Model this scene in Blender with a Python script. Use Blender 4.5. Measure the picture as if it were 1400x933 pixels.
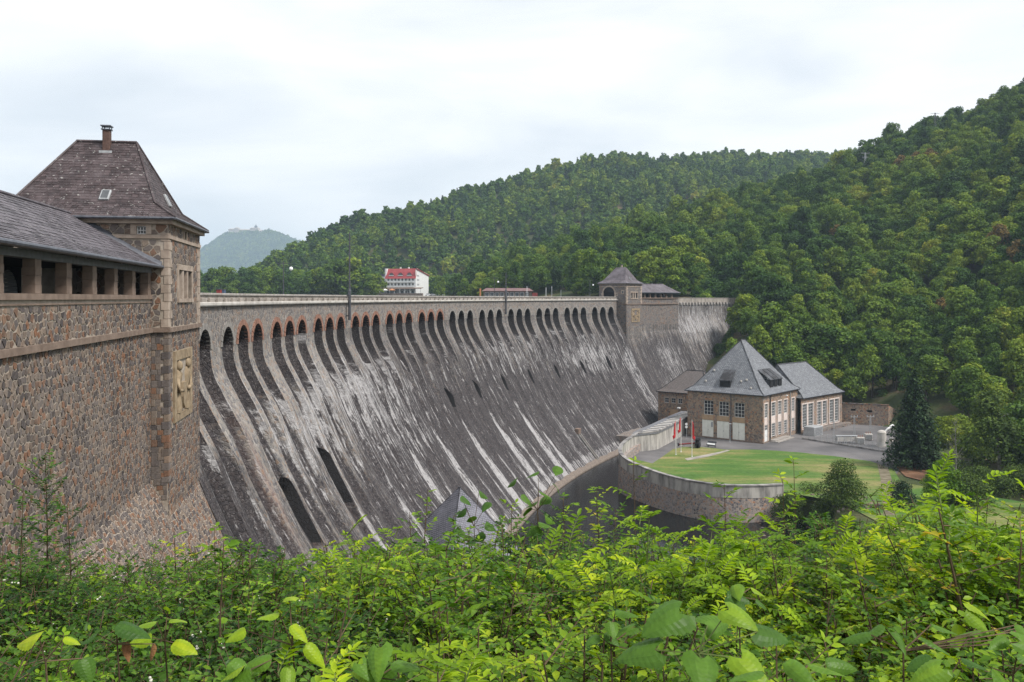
import bpy, math, random
import numpy as np
from mathutils import Vector, Matrix

# ------------------------------------------------------------------ scene, camera, light
for _o in list(bpy.data.objects):
    bpy.data.objects.remove(_o, do_unlink=True)
SC = bpy.context.scene
COL = SC.collection
rng = np.random.default_rng(7)
random.seed(7)

F_PX = 1200.0            # focal length in pixels of a 1400 px wide picture
Y_HOR = 407.95
CZ = 39.76               # eye height above the pool below the dam (z = 0)
HAZE = 1.4e-4

cam_d = bpy.data.cameras.new("camera")
cam = bpy.data.objects.new("camera", cam_d)
COL.objects.link(cam)
cam.location = (0, 0, CZ)
cam.rotation_euler = (math.radians(90), 0, 0)
cam_d.sensor_width = 36.0
cam_d.lens = 36.0 * F_PX / 1400.0
cam_d.shift_y = -(466.5 - Y_HOR) / 1400.0
cam_d.clip_start = 0.05
cam_d.clip_end = 20000.0
SC.camera = cam

SC.view_settings.view_transform = 'Standard'
SC.view_settings.look = 'None'
SC.view_settings.gamma = 1.0
SC.view_settings.use_curve_mapping = False
SC.view_settings.exposure = 0.60
SC.cycles.use_denoising = True
SC.cycles.denoising_prefilter = 'NONE'
SC.cycles.max_bounces = 6
SC.cycles.diffuse_bounces = 2
SC.cycles.transmission_bounces = 4
SC.cycles.transparent_max_bounces = 4
SC.cycles.volume_bounces = 0

SUN_EL, SUN_AZ = math.radians(52), math.radians(118)     # azimuth clockwise from +Y
world = bpy.data.worlds.new("World")
SC.world = world
world.use_nodes = True
wt = world.node_tree
wt.nodes.clear()
w_out = wt.nodes.new("ShaderNodeOutputWorld")
w_bg = wt.nodes.new("ShaderNodeBackground")
w_bg.inputs[1].default_value = 0.1
w_sky = wt.nodes.new("ShaderNodeTexSky")
w_sky.sky_type = 'NISHITA'
w_sky.sun_disc = False
w_sky.sun_elevation = SUN_EL
w_sky.sun_rotation = SUN_AZ
w_tc = wt.nodes.new("ShaderNodeTexCoord")
w_map = wt.nodes.new("ShaderNodeMapping")
w_map.inputs['Scale'].default_value = (1.0, 1.0, 4.2)
w_map.inputs['Rotation'].default_value = (0.0, 0.0, 0.5)
w_no = wt.nodes.new("ShaderNodeTexNoise")
w_no.inputs['Scale'].default_value = 2.3
w_no.inputs['Detail'].default_value = 6.0
w_no.inputs['Roughness'].default_value = 0.5
w_no.inputs['Distortion'].default_value = 0.35
w_rp = wt.nodes.new("ShaderNodeValToRGB")
w_rp.color_ramp.elements[0].position = 0.33
w_rp.color_ramp.elements[0].color = (5.7, 6.1, 6.5, 1)
w_rp.color_ramp.elements[1].position = 0.60
w_rp.color_ramp.elements[1].color = (7.9, 8.0, 8.1, 1)
w_mx = wt.nodes.new("ShaderNodeMix")
w_mx.data_type = 'RGBA'
w_mx.inputs[0].default_value = 0.93
wt.links.new(w_tc.outputs['Generated'], w_map.inputs[0])
wt.links.new(w_map.outputs[0], w_no.inputs['Vector'])
wt.links.new(w_no.outputs['Fac'], w_rp.inputs[0])
wt.links.new(w_sky.outputs[0], w_mx.inputs[6])
wt.links.new(w_rp.outputs[0], w_mx.inputs[7])
wt.links.new(w_mx.outputs[2], w_bg.inputs[0])
wt.links.new(w_bg.outputs[0], w_out.inputs[0])

sun_d = bpy.data.lights.new("sun", 'SUN')
sun_d.energy = 3.1
sun_d.angle = math.radians(15)
sun_d.color = (1.0, 0.96, 0.9)
sun = bpy.data.objects.new("sun", sun_d)
COL.objects.link(sun)
_sd = Vector((math.sin(SUN_AZ) * math.cos(SUN_EL), math.cos(SUN_AZ) * math.cos(SUN_EL), math.sin(SUN_EL)))
sun.rotation_euler = (-_sd).to_track_quat('-Z', 'Y').to_euler()
sun.location = (60, 0, 120)

# ------------------------------------------------------------------ helpers
def tag(o, label=None, cat=None, group=None, kind=None):
    if label: o["label"] = label
    if cat: o["category"] = cat
    if group: o["group"] = group
    if kind: o["kind"] = kind
    return o

ORG = {}
def empty(name, loc, label=None, cat=None, group=None, parent=None):
    o = bpy.data.objects.new(name, None)
    COL.objects.link(o)
    o.empty_display_size = 0.3
    loc = np.array(loc, float)
    if parent is not None:
        o.parent = parent
        o.location = loc - ORG[parent.name]
    else:
        o.location = loc
    ORG[o.name] = loc
    tag(o, label, cat, group)
    return o

class MB:
    """collects polygons in world space, then links them as one mesh object"""
    def __init__(s):
        s.v, s.f, s.m, s.t, s.n = [], [], [], [], 0
        s.uv = None
    def add(s, verts, faces, mi=0, tint=0.5):
        verts = np.asarray(verts, float).reshape(-1, 3)
        n = s.n
        s.v.append(verts)
        for k, f in enumerate(faces):
            s.f.append([i + n for i in f])
        nf = len(faces)
        s.m.extend([mi] * nf)
        if np.ndim(tint) == 0: s.t.extend([tint] * nf)
        else: s.t.extend(list(tint))
        s.n += len(verts)
        return s
    def hexa(s, p, mi=0, tint=0.5):
        return s.add(p, [(3, 2, 1, 0), (4, 5, 6, 7), (0, 1, 5, 4), (1, 2, 6, 5), (2, 3, 7, 6), (3, 0, 4, 7)], mi, tint)
    def box(s, x0, x1, y0, y1, z0, z1, P=None, mi=0, tint=0.5):
        c = [(x0, y0, z0), (x1, y0, z0), (x1, y1, z0), (x0, y1, z0), (x0, y0, z1), (x1, y0, z1), (x1, y1, z1), (x0, y1, z1)]
        if P is not None: c = [P(*q) for q in c]
        return s.hexa(c, mi, tint)
    def bevel_box(s, x0, x1, y0, y1, z0, z1, e, P=None, mi=0, tint=0.5):
        """box with its upright and top edges chamfered by e"""
        e = abs(e); ez = e if z1 > z0 else -e
        r = [(x0 + e, y0), (x1 - e, y0), (x1, y0 + e), (x1, y1 - e), (x1 - e, y1), (x0 + e, y1), (x0, y1 - e), (x0, y0 + e)]
        cx, cy = (x0 + x1) / 2, (y0 + y1) / 2
        kx, ky = 1 - 2 * e / max(x1 - x0, 1e-6), 1 - 2 * e / max(y1 - y0, 1e-6)
        r2 = [(cx + (x - cx) * kx, cy + (y - cy) * ky) for x, y in r]
        c = [(x, y, z0) for x, y in r] + [(x, y, z1 - ez) for x, y in r] + [(x, y, z1) for x, y in r2]
        if P is not None: c = [P(*q) for q in c]
        fs = [tuple(range(7, -1, -1)), tuple(range(16, 24))]
        for k in range(8):
            j = (k + 1) % 8
            fs += [(k, j, j + 8, k + 8), (k + 8, j + 8, j + 16, k + 16)]
        return s.add(c, fs, mi, tint)
    def tube(s, pts, rad, sides=8, mi=0, tint=0.5, cap=True):
        pts = np.asarray(pts, float)
        n = len(pts)
        rad = np.full(n, rad) if np.ndim(rad) == 0 else np.asarray(rad, float)
        vs = []
        for i in range(n):
            d = pts[min(i + 1, n - 1)] - pts[max(i - 1, 0)]
            d = d / (np.linalg.norm(d) + 1e-9)
            h = np.array((0, 0, 1.0)) if abs(d[2]) < 0.9 else np.array((1.0, 0, 0))
            u = np.cross(d, h); u /= np.linalg.norm(u) + 1e-9
            w = np.cross(d, u)
            for k in range(sides):
                a = 2 * math.pi * k / sides
                vs.append(pts[i] + rad[i] * (math.cos(a) * u + math.sin(a) * w))
        fs = []
        for i in range(n - 1):
            for k in range(sides):
                j = (k + 1) % sides
                fs.append((i * sides + k, i * sides + j, (i + 1) * sides + j, (i + 1) * sides + k))
        if cap:
            fs.append(tuple(range(sides - 1, -1, -1)))
            fs.append(tuple((n - 1) * sides + k for k in range(sides)))
        return s.add(vs, fs, mi, tint)
    def lathe(s, c, prof, sides=12, mi=0, tint=0.5):
        """prof: list of (radius, z offset) around the vertical axis at c"""
        vs = []
        for r, z in prof:
            for k in range(sides):
                a = 2 * math.pi * k / sides
                vs.append((c[0] + r * math.cos(a), c[1] + r * math.sin(a), c[2] + z))
        fs = []
        for i in range(len(prof) - 1):
            for k in range(sides):
                j = (k + 1) % sides
                fs.append((i * sides + k, i * sides + j, (i + 1) * sides + j, (i + 1) * sides + k))
        fs.append(tuple(range(sides - 1, -1, -1)))
        fs.append(tuple((len(prof) - 1) * sides + k for k in range(sides)))
        return s.add(vs, fs, mi, tint)
    def build(s, name, mats, parent=None, origin=None, smooth=False, uv=None):
        V = np.concatenate(s.v) if s.v else np.zeros((0, 3))
        if parent is not None:
            porg = ORG[parent.name]
        else:
            porg = np.zeros(3)
        if origin is None:
            origin = porg if parent is not None else np.array([V[:, 0].mean(), V[:, 1].mean(), V[:, 2].min()])
        origin = np.array(origin, float)
        me = bpy.data.meshes.new(name)
        me.from_pydata((V - origin).tolist(), [], s.f)
        if not isinstance(mats, (list, tuple)): mats = [mats]
        for m in mats: me.materials.append(m)
        if len(mats) > 1: me.polygons.foreach_set("material_index", s.m)
        if any(abs(t - 0.5) > 1e-6 for t in s.t):
            at = me.attributes.new("tint", 'FLOAT', 'FACE')
            at.data.foreach_set("value", np.array(s.t, dtype=np.float32))
        else:
            at = me.attributes.new("tint", 'FLOAT', 'FACE')
            at.data.foreach_set("value", np.full(len(s.f), 0.5, dtype=np.float32))
        if smooth: me.polygons.foreach_set("use_smooth", [True] * len(s.f))
        me.update()
        o = bpy.data.objects.new(name, me)
        COL.objects.link(o)
        if parent is not None: o.parent = parent
        o.location = origin - porg
        ORG[o.name] = origin
        return o

def quick_mesh(name, V, faces, mats, parent=None, origin=(0, 0, 0), attrs=None, uv=None, smooth=False, link=True, tint=None, mi=None):
    """numpy path for big meshes; faces is an (n,3|4) int array or a list of such arrays"""
    if not isinstance(faces, (list, tuple)): faces = [faces]
    me = bpy.data.meshes.new(name)
    origin = np.array(origin, float)
    V = np.asarray(V, float) - origin
    me.vertices.add(len(V))
    me.vertices.foreach_set("co", V.astype(np.float32).ravel())
    nl = sum(f.size for f in faces)
    nf = sum(len(f) for f in faces)
    me.loops.add(nl)
    me.loops.foreach_set("vertex_index", np.concatenate([f.ravel() for f in faces]).astype(np.int32))
    me.polygons.add(nf)
    st, k = [], 0
    for f in faces:
        st.append(k + np.arange(len(f)) * f.shape[1]); k += f.size
    me.polygons.foreach_set("loop_start", np.concatenate(st).astype(np.int32))
    if uv is not None:
        ul = me.uv_layers.new(name="UVMap")
        ul.data.foreach_set("uv", np.asarray(uv, np.float32)[np.concatenate([f.ravel() for f in faces])].ravel())
    for n_, a in (attrs or {}).items():
        at = me.attributes.new(n_, 'FLOAT', 'POINT')
        at.data.foreach_set("value", np.asarray(a, np.float32))
    if tint is not None:
        at = me.attributes.new("tint", 'FLOAT', 'FACE')
        at.data.foreach_set("value", np.asarray(tint, np.float32))
    if not isinstance(mats, (list, tuple)): mats = [mats]
    for m in mats: me.materials.append(m)
    if mi is not None: me.polygons.foreach_set("material_index", np.asarray(mi, np.int32))
    if smooth: me.polygons.foreach_set("use_smooth", np.ones(nf, bool))
    me.update(calc_edges=True)
    me.validate()
    o = bpy.data.objects.new(name, me)
    if link: COL.objects.link(o)
    if parent is not None:
        o.parent = parent
        o.location = origin - ORG[parent.name]
    else:
        o.location = origin
    ORG[o.name] = origin
    return o

def copy_obj(src, name=None, parent=None):
    c = src.copy()
    COL.objects.link(c)
    if parent is not None: c.parent = parent
    return c

def gp(u, v, d):
    """plan position of the point d metres below the eye that a 1400 px survey picture shows at (u, v)"""
    Y = F_PX * d / (v - Y_HOR)
    return np.array(((u - 700) / F_PX * Y, Y))

def vnoise(x, y, seed=0):
    """smooth 2-D value noise, numpy"""
    x = np.asarray(x, float); y = np.asarray(y, float)
    xi = np.floor(x).astype(int); yi = np.floor(y).astype(int)
    fx = x - xi; fy = y - yi
    fx = fx * fx * (3 - 2 * fx); fy = fy * fy * (3 - 2 * fy)
    def h(a, b):
        n = (a * 374761393 + b * 668265263 + seed * 974634777) & 0x7fffffff
        n = ((n ^ (n >> 13)) * 1274126177) & 0x7fffffff
        return ((n ^ (n >> 16)) & 0xffff) / 65535.0
    return (h(xi, yi) * (1 - fx) + h(xi + 1, yi) * fx) * (1 - fy) + (h(xi, yi + 1) * (1 - fx) + h(xi + 1, yi + 1) * fx) * fy

def fbm(x, y, seed=0, oct=4):
    s, a, t = 0, 0.5, 0
    for k in range(oct):
        s = s + a * vnoise(x * 2 ** k, y * 2 ** k, seed + k); t += a; a *= 0.5
    return s / t

# ------------------------------------------------------------------ materials
class NT:
    def __init__(s, name):
        s.m = bpy.data.materials.new(name)
        s.m.use_nodes = True
        s.t = s.m.node_tree
        s.b = s.t.nodes["Principled BSDF"]
        s.out = s.t.nodes["Material Output"]
        s.b.inputs['Specular IOR Level'].default_value = 0.25
        s.b.inputs['Roughness'].default_value = 0.85
    def n(s, typ, **kw):
        nd = s.t.nodes.new("ShaderNode" + typ)
        for k, v in kw.items():
            if hasattr(nd, k) and not isinstance(v, bpy.types.NodeSocket): 
                try:
                    setattr(nd, k, v); continue
                except Exception: pass
            s.set(nd.inputs[k.replace('_', ' ')], v)
        return nd
    def set(s, sock, v):
        if isinstance(v, bpy.types.NodeSocket): s.t.links.new(v, sock)
        elif isinstance(v, (tuple, list)):
            sock.default_value = tuple(v) + (1.0,) if len(v) == 3 and sock.type == 'RGBA' else v
        else: sock.default_value = v
    def mix(s, fac, a, b, blend='MIX'):
        nd = s.t.nodes.new("ShaderNodeMix"); nd.data_type = 'RGBA'; nd.blend_type = blend
        s.set(nd.inputs[0], fac); s.set(nd.inputs[6], a); s.set(nd.inputs[7], b)
        return nd.outputs[2]
    def math(s, op, a, b=0.0, c=0.0, clamp=False):
        nd = s.t.nodes.new("ShaderNodeMath"); nd.operation = op; nd.use_clamp = clamp
        s.set(nd.inputs[0], a); s.set(nd.inputs[1], b)
        if op in ('MULTIPLY_ADD', 'COMPARE', 'SMOOTH_MIN'): s.set(nd.inputs[2], c)
        return nd.outputs[0]
    def ramp(s, fac, stops, interp='LINEAR'):
        nd = s.t.nodes.new("ShaderNodeValToRGB")
        cr = nd.color_ramp; cr.interpolation = interp
        while len(cr.elements) < len(stops): cr.elements.new(0.5)
        for e, (p, c) in zip(cr.elements, stops):
            e.position = p; e.color = tuple(c) + (1.0,) if len(c) == 3 else c
        s.set(nd.inputs[0], fac)
        return nd.outputs[0]
    def mr(s, v, a, b, c=0.0, d=1.0):
        nd = s.t.nodes.new("ShaderNodeMapRange")
        nd.inputs[1].default_value = a; nd.inputs[2].default_value = b
        nd.inputs[3].default_value = c; nd.inputs[4].default_value = d
        s.set(nd.inputs[0], v)
        return nd.outputs[0]
    def coord(s, kind='Object', scale=(1, 1, 1), rot=(0, 0, 0)):
        tc = s.t.nodes.new("ShaderNodeTexCoord")
        mp = s.t.nodes.new("ShaderNodeMapping")
        mp.inputs['Scale'].default_value = scale
        mp.inputs['Rotation'].default_value = rot
        s.t.links.new(tc.outputs[kind], mp.inputs[0])
        return mp.outputs[0]
    def noise(s, vec, scale, detail=4, rough=0.55, dist=0.0):
        nd = s.t.nodes.new("ShaderNodeTexNoise")
        s.set(nd.inputs['Vector'], vec)
        nd.inputs['Scale'].default_value = scale; nd.inputs['Detail'].default_value = detail
        nd.inputs['Roughness'].default_value = rough; nd.inputs['Distortion'].default_value = dist
        return nd.outputs[0]
    def voro(s, vec, scale, feature='F1', rnd=1.0):
        nd = s.t.nodes.new("ShaderNodeTexVoronoi"); nd.feature = feature
        s.set(nd.inputs['Vector'], vec)
        nd.inputs['Scale'].default_value = scale; nd.inputs['Randomness'].default_value = rnd
        return nd
    def attr(s, name):
        nd = s.t.nodes.new("ShaderNodeAttribute"); nd.attribute_name = name
        return nd
    def bump(s, h, strength=0.5, dist=0.05):
        nd = s.t.nodes.new("ShaderNodeBump")
        nd.inputs['Strength'].default_value = strength; nd.inputs['Distance'].default_value = dist
        s.set(nd.inputs['Height'], h)
        s.t.links.new(nd.outputs[0], s.b.inputs['Normal'])
    def col(s, c): s.set(s.b.inputs['Base Color'], c)
    def rough(s, r): s.set(s.b.inputs['Roughness'], r)

def noisy(name, c1, c2, scale=2.0, rough=0.85, bump=0.2, stretch=(1, 1, 1), detail=6, spec=0.25, lo=0.35, hi=0.65):
    n = NT(name)
    v = n.coord('Object', stretch)
    f = n.noise(v, scale, detail)
    n.col(n.ramp(f, [(lo, c1), (hi, c2)]))
    n.rough(rough)
    n.b.inputs['Specular IOR Level'].default_value = spec
    if bump: n.bump(n.noise(v, scale * 4, 5), bump, 0.03)
    return n.m

STONES = [(0.0, (.050, .048, .055)), (0.22, (.105, .10, .108)), (0.40, (.155, .145, .145)), (0.55, (.20, .175, .155)),
          (0.68, (.145, .098, .075)), (0.80, (.21, .112, .068)), (0.88, (.24, .205, .175)), (1.0, (.078, .070, .072))]

def make_stone():
    n = NT("rubble_stone")
    v = n.coord('Object')
    t = n.attr("tint").outputs['Fac']
    f = n.noise(v, 9, 5, 0.6)
    base = n.ramp(t, STONES)
    c = n.mix(0.55, base, n.ramp(f, [(0.3, (.45, .45, .45)), (0.7, (1.5, 1.45, 1.4))]), 'MULTIPLY')
    big = n.noise(v, 0.22, 3)
    c = n.mix(n.mr(big, 0.35, 0.7, 0.0, 0.35), c, (.20, .185, .18))
    run = n.noise(n.coord('Object', (1, 1, .12)), 0.9, 5, .6)
    c = n.mix(n.mr(run, 0.55, 0.75, 0.0, 0.5), c, (.055, .05, .05))
    c = n.mix(1.0, c, (1.02, .93, .85), 'MULTIPLY')
    n.col(c); n.rough(0.9)
    n.bump(n.noise(v, 22, 4), 0.5, 0.02)
    return n.m

def make_rubble(name, scale, mortar, dark=1.0, warm=0.0, mort_w=0.06, stretch=(1, 1, 1)):
    """coursed rubble too far away to tell the stones apart"""
    n = NT(name)
    v = n.coord('Object', stretch)
    wob = n.noise(v, scale * 0.7, 2)
    va = n.t.nodes.new("ShaderNodeVectorMath"); va.operation = 'MULTIPLY_ADD'
    n.set(va.inputs[0], wob); va.inputs[1].default_value = (0.15, 0.15, 0.15); n.set(va.inputs[2], v)
    vo = n.voro(va.outputs[0], scale)
    ve = n.voro(va.outputs[0], scale, 'DISTANCE_TO_EDGE')
    sep = n.t.nodes.new("ShaderNodeSeparateColor"); n.set(sep.inputs[0], vo.outputs['Color'])
    st = [(p, (c[0] * dark * (1 + warm), c[1] * dark, c[2] * dark * (1 - warm))) for p, c in STONES]
    base = n.ramp(sep.outputs[0], st)
    f = n.noise(v, 5, 4)
    base = n.mix(0.5, base, n.ramp(f, [(0.3, (.5, .5, .5)), (0.7, (1.45, 1.42, 1.4))]), 'MULTIPLY')
    me = n.mr(ve.outputs['Distance'], mort_w * 0.4, mort_w * 1.6)
    c = n.mix(me, mortar, base)
    big = n.noise(v, 0.15, 4)
    c = n.mix(n.mr(big, 0.4, 0.75, 0.0, 0.5), c, (.17 * dark, .155 * dark, .15 * dark))
    n.col(c); n.rough(0.9)
    n.bump(n.mr(ve.outputs['Distance'], 0.0, mort_w * 2), 0.6, 0.04)
    return n.m

def make_dam():
    n = NT("dam_masonry")
    v = n.coord('Object')
    uv = n.coord('UV')
    vo = n.voro(v, 2.6)
    ve = n.voro(v, 2.6, 'DISTANCE_TO_EDGE')
    sep = n.t.nodes.new("ShaderNodeSeparateColor"); n.set(sep.inputs[0], vo.outputs['Color'])
    stone = n.ramp(sep.outputs[0], [(0.0, (.10, .095, .10)), (0.3, (.17, .16, .155)), (0.6, (.25, .225, .20)), (0.8, (.22, .155, .115)), (1.0, (.31, .285, .26))])
    stone = n.mix(n.mr(ve.outputs['Distance'], 0.02, 0.10), (.27, .25, .235), stone)
    dark = n.attr("dark").outputs['Fac']
    lime = n.attr("lime").outputs['Fac']
    rust = n.attr("rust").outputs['Fac']
    def st(su, sv, sc, det, ro=0.6, di=0.0):
        mp = n.t.nodes.new("ShaderNodeMapping"); mp.inputs['Scale'].default_value = (su, sv, 1)
        n.set(mp.inputs[0], uv)
        return n.noise(mp.outputs[0], sc, det, ro, di)
    s1 = st(1.0, 0.045, 1.1, 7, 0.68)      # long runs of water
    s2 = st(1.0, 0.10, 3.2, 6, 0.72)       # thin streaks
    s3 = st(1.0, 1.0, 0.16, 4, 0.6)        # broad patches
    s4 = st(1.0, 0.55, 3.0, 6, 0.75)       # blotches the size of a stone
    s5 = st(1.0, 0.06, 2.2, 5, 0.7)
    # wet black growth, plus the outlets' painted shade
    dk = n.math('ADD', n.math('MULTIPLY', n.math('SUBTRACT', s1, 0.5), 1.5), n.math('MULTIPLY', n.math('SUBTRACT', s4, 0.5), 1.1))
    dk = n.math('ADD', n.math('ADD', dk, dark), n.math('MULTIPLY', n.math('SUBTRACT', s3, 0.5), 0.7))
    dk = n.mr(dk, 0.16, 0.66)
    gr = n.math('ADD', n.math('MULTIPLY', n.noise(v, 3.4, 6, 0.75), .62), n.math('MULTIPLY', n.math('ADD', s2, s5), .19))
    grow = n.ramp(gr, [(0.34, (.009, .008, .010)), (0.46, (.026, .022, .025)), (0.54, (.055, .048, .050)), (0.64, (.155, .14, .136))])
    c = n.mix(n.math('MULTIPLY', dk, 0.95), stone, grow)
    # lime runs
    lm = n.math('ADD', n.math('MULTIPLY', n.math('SUBTRACT', s2, 0.5), 4.4), n.math('MULTIPLY', n.math('SUBTRACT', s5, 0.5), 3.0))
    lm = n.math('ADD', n.math('ADD', lm, n.math('MULTIPLY', n.math('SUBTRACT', s4, 0.5), 1.4)), n.math('SUBTRACT', n.math('MULTIPLY', lime, 1.75), 0.62))
    lm = n.mr(lm, 0.08, 0.55)
    white = n.ramp(s4, [(0.3, (.24, .23, .235)), (0.7, (.52, .505, .505))])
    c = n.mix(n.math('MULTIPLY', lm, 0.86), c, white)
    # pale flecks of lime and lichen
    fl = n.noise(v, 6.0, 3, 0.7)
    c = n.mix(n.mr(fl, 0.62, 0.72, 0.0, 0.6), c, (.42, .40, .39))
    c = n.mix(n.math('MULTIPLY', rust, n.mr(s4, 0.35, 0.6)), c, (.21, .105, .07))
    c = n.mix(n.mr(dark, 1.25, 1.7), c, (.012, .011, .012))  # near-black for the outlets' painted shade and the blackest growth
    n.col(c); n.rough(0.88)
    h = n.math('ADD', n.math('MULTIPLY', n.mr(ve.outputs['Distance'], 0.0, 0.12), 0.7), n.math('MULTIPLY', n.noise(v, 7, 4), 0.6))
    n.bump(h, 0.7, 0.10)
    return n.m

def make_slate(name, cols, fine=9.0):
    """slates built one by one: tint per slate plus lichen"""
    n = NT(name)
    v = n.coord('Object')
    t = n.attr("tint").outputs['Fac']
    c = n.ramp(t, [(0.0, cols[0]), (0.5, cols[1]), (1.0, cols[2])])
    pat = n.noise(v, 0.9, 5, 0.6)
    c = n.mix(n.mr(pat, 0.45, 0.72, 0.0, 0.6), c, cols[3])
    l = n.noise(v, 5.0, 3, 0.7)
    c = n.mix(n.mr(l, 0.63, 0.68, 0.0, 0.85), c, (.36, .35, .33))
    n.col(c); n.rough(0.62)
    n.b.inputs['Specular IOR Level'].default_value = 0.35
    n.bump(n.noise(v, fine * 2, 4), 0.3, 0.02)
    return n.m

def make_tiled(name, c1, c2, c3, sx, sy, mortar=(.03, .028, .03)):
    """roof covering too far away to tell the slates apart; UV in metres, v up the slope"""
    n = NT(name)
    uv = n.coord('UV')
    br = n.t.nodes.new("ShaderNodeTexBrick")
    n.set(br.inputs['Vector'], uv)
    br.inputs['Color1'].default_value = c1 + (1,); br.inputs['Color2'].default_value = c2 + (1,)
    br.inputs['Mortar'].default_value = mortar + (1,)
    br.inputs['Scale'].default_value = 1.0
    br.inputs['Mortar Size'].default_value = 0.035
    br.inputs['Brick Width'].default_value = sx; br.inputs['Row Height'].default_value = sy
    v = n.coord('Object')
    f = n.noise(v, 0.55, 6, 0.62)
    c = n.mix(n.mr(f, 0.42, 0.68, 0.0, 0.75), br.outputs['Color'], c3)
    f2 = n.noise(v, 5.0, 3)
    c = n.mix(n.mr(f2, 0.68, 0.73, 0.0, 0.7), c, (.33, .33, .32))
    c = n.mix(0.35, c, n.ramp(n.noise(v, 3.0, 4), [(0.3, (.5, .5, .5)), (0.7, (1.4, 1.4, 1.4))]), 'MULTIPLY')
    n.col(c); n.rough(0.6)
    n.bump(br.outputs['Fac'], -0.4, 0.04)
    return n.m

def make_leaf(name, stops, transl=0.35, rough=0.5, hue_obj=True, patch=None, spread=0.5):
    """foliage: colour from the leaf's own tint and, for trees, from the tree it grows on"""
    n = NT(name)
    t = n.attr("tint").outputs['Fac']
    if hue_obj:
        oi = n.t.nodes.new("ShaderNodeObjectInfo")
        r = oi.outputs['Random']
        if patch:
            nz = n.noise(oi.outputs['Location'], patch, 3)
            r = n.math('ADD', n.math('MULTIPLY', r, 0.60), n.mr(nz, 0.32, 0.68, 0.0, 0.44))
        k = n.math('ADD', n.math('MULTIPLY', r, 1 - spread), n.math('MULTIPLY', t, spread))
    else:
        k = t
    c = n.ramp(k, stops)
    c = n.mix(0.5, c, n.ramp(t, [(0.0, (.42, .46, .42)), (.5, (.95, .95, .95)), (1.0, (1.55, 1.5, 1.35))]), 'MULTIPLY')
    mo = n.noise(n.coord('Object'), 26.0 if rough < .5 else 1.1, 4, .65)
    c = n.mix(.55, c, n.ramp(mo, [(.3, (.62, .64, .6)), (.7, (1.35, 1.32, 1.2))]), 'MULTIPLY')
    n.col(c); n.rough(rough)
    n.b.inputs['Specular IOR Level'].default_value = 0.16
    tr = n.t.nodes.new("ShaderNodeBsdfTranslucent")
    ct = n.mix(1.0, c, (1.25, 1.25, 0.55), 'MULTIPLY')
    n.set(tr.inputs['Color'], ct)
    ms = n.t.nodes.new("ShaderNodeMixShader"); ms.inputs[0].default_value = transl
    n.t.links.new(n.b.outputs[0], ms.inputs[1]); n.t.links.new(tr.outputs[0], ms.inputs[2])
    n.t.links.new(ms.outputs[0], n.out.inputs[0])
    return n.m

M = {}
M['stone'] = make_stone()
M['mortar'] = noisy("lime_mortar", (.27, .228, .185), (.40, .345, .29), 3.0, 0.95, 0.35)
M['rubble'] = make_rubble("rubble_masonry", 2.9, (.30, .27, .24), 1.05, 0.03)
M['rubble_far'] = make_rubble("rubble_far_tower", 2.6, (.20, .18, .165), .92, 0.02)
M['rubble_brown'] = make_rubble("brown_rubble", 2.6, (.26, .215, .17), 1.45, 0.22, 0.05)
M['rubble_quay'] = make_rubble("quay_rubble", 2.6, (.34, .30, .27), 1.75, 0.05)
M['dam'] = make_dam()
M['sandstone'] = noisy("dressed_sandstone", (.27, .212, .172), (.42, .345, .285), 1.6, 0.9, 0.25)
M['sand_dark'] = noisy("weathered_sandstone", (.155, .112, .088), (.23, .172, .138), 1.8, 0.9, 0.25)
M['relief'] = noisy("carved_sandstone", (.20, .148, .095), (.33, .255, .17), 2.5, 0.9, 0.3)
M['redstone'] = noisy("red_sandstone", (.20, .105, .075), (.30, .165, .12), 2.5, 0.9, 0.3)
M['greystone'] = noisy("grey_voussoir", (.19, .175, .165), (.29, .27, .25), 2.0, 0.9, 0.3)
M['parapet'] = noisy("parapet_stone", (.20, .175, .155), (.36, .32, .285), 0.9, 0.9, 0.3, (1, 1, 0.35))
M['coping'] = noisy("coping_stone", (.25, .225, .205), (.36, .335, .31), 1.5, 0.9, 0.2)
M['cornice'] = noisy("pale_concrete", (.38, .355, .325), (.54, .51, .475), 0.8, 0.9, 0.2)
M['concrete'] = noisy("stained_concrete", (.17, .16, .15), (.45, .425, .39), 0.9, 0.9, 0.2, (1, 1, 0.25), 8, lo=0.3, hi=0.6)
M['conc_in'] = noisy("grey_concrete", (.10, .095, .095), (.36, .34, .325), 0.5, 0.9, 0.2, (1, 1, 0.3), 7)
M['slate_tower'] = make_slate("brown_slate", ((.026, .018, .019), (.045, .031, .032), (.072, .052, .054), (.120, .096, .100)))
M['slate_wing'] = make_slate("grey_slate", ((.040, .035, .040), (.072, .063, .072), (.125, .111, .125), (.19, .173, .19)))
M['slate_far'] = make_tiled("far_slate", (.085, .07, .078), (.12, .10, .11), (.17, .15, .17), 0.5, 0.3)
M['slate_power'] = make_tiled("blue_slate", (.15, .158, .175), (.27, .28, .30), (.125, .13, .145), 0.55, 0.33)
M['slate_annex'] = make_tiled("brown_annex_slate", (.15, .125, .115), (.20, .17, .16), (.12, .105, .10), 0.5, 0.3)
M['slate_dark'] = make_tiled("dark_slate", (.15, .15, .18), (.18, .18, .21), (.20, .20, .235), 0.4, 0.25)
M['tile_red'] = make_tiled("red_roof_tile", (.34, .055, .058), (.29, .045, .05), (.38, .075, .075), 0.8, 0.5, (.2, .03, .03))
M['lead'] = noisy("lead_flashing", (.055, .06, .075), (.10, .105, .125), 3, 0.5, 0.1, spec=0.5)
M['beam'] = noisy("grey_painted_beam", (.13, .13, .14), (.18, .18, .195), 3, 0.7, 0.1)
M['glass'] = noisy("dark_window_glass", (.012, .013, .016), (.03, .032, .037), 0.6, 0.12, 0, spec=0.6)
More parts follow.
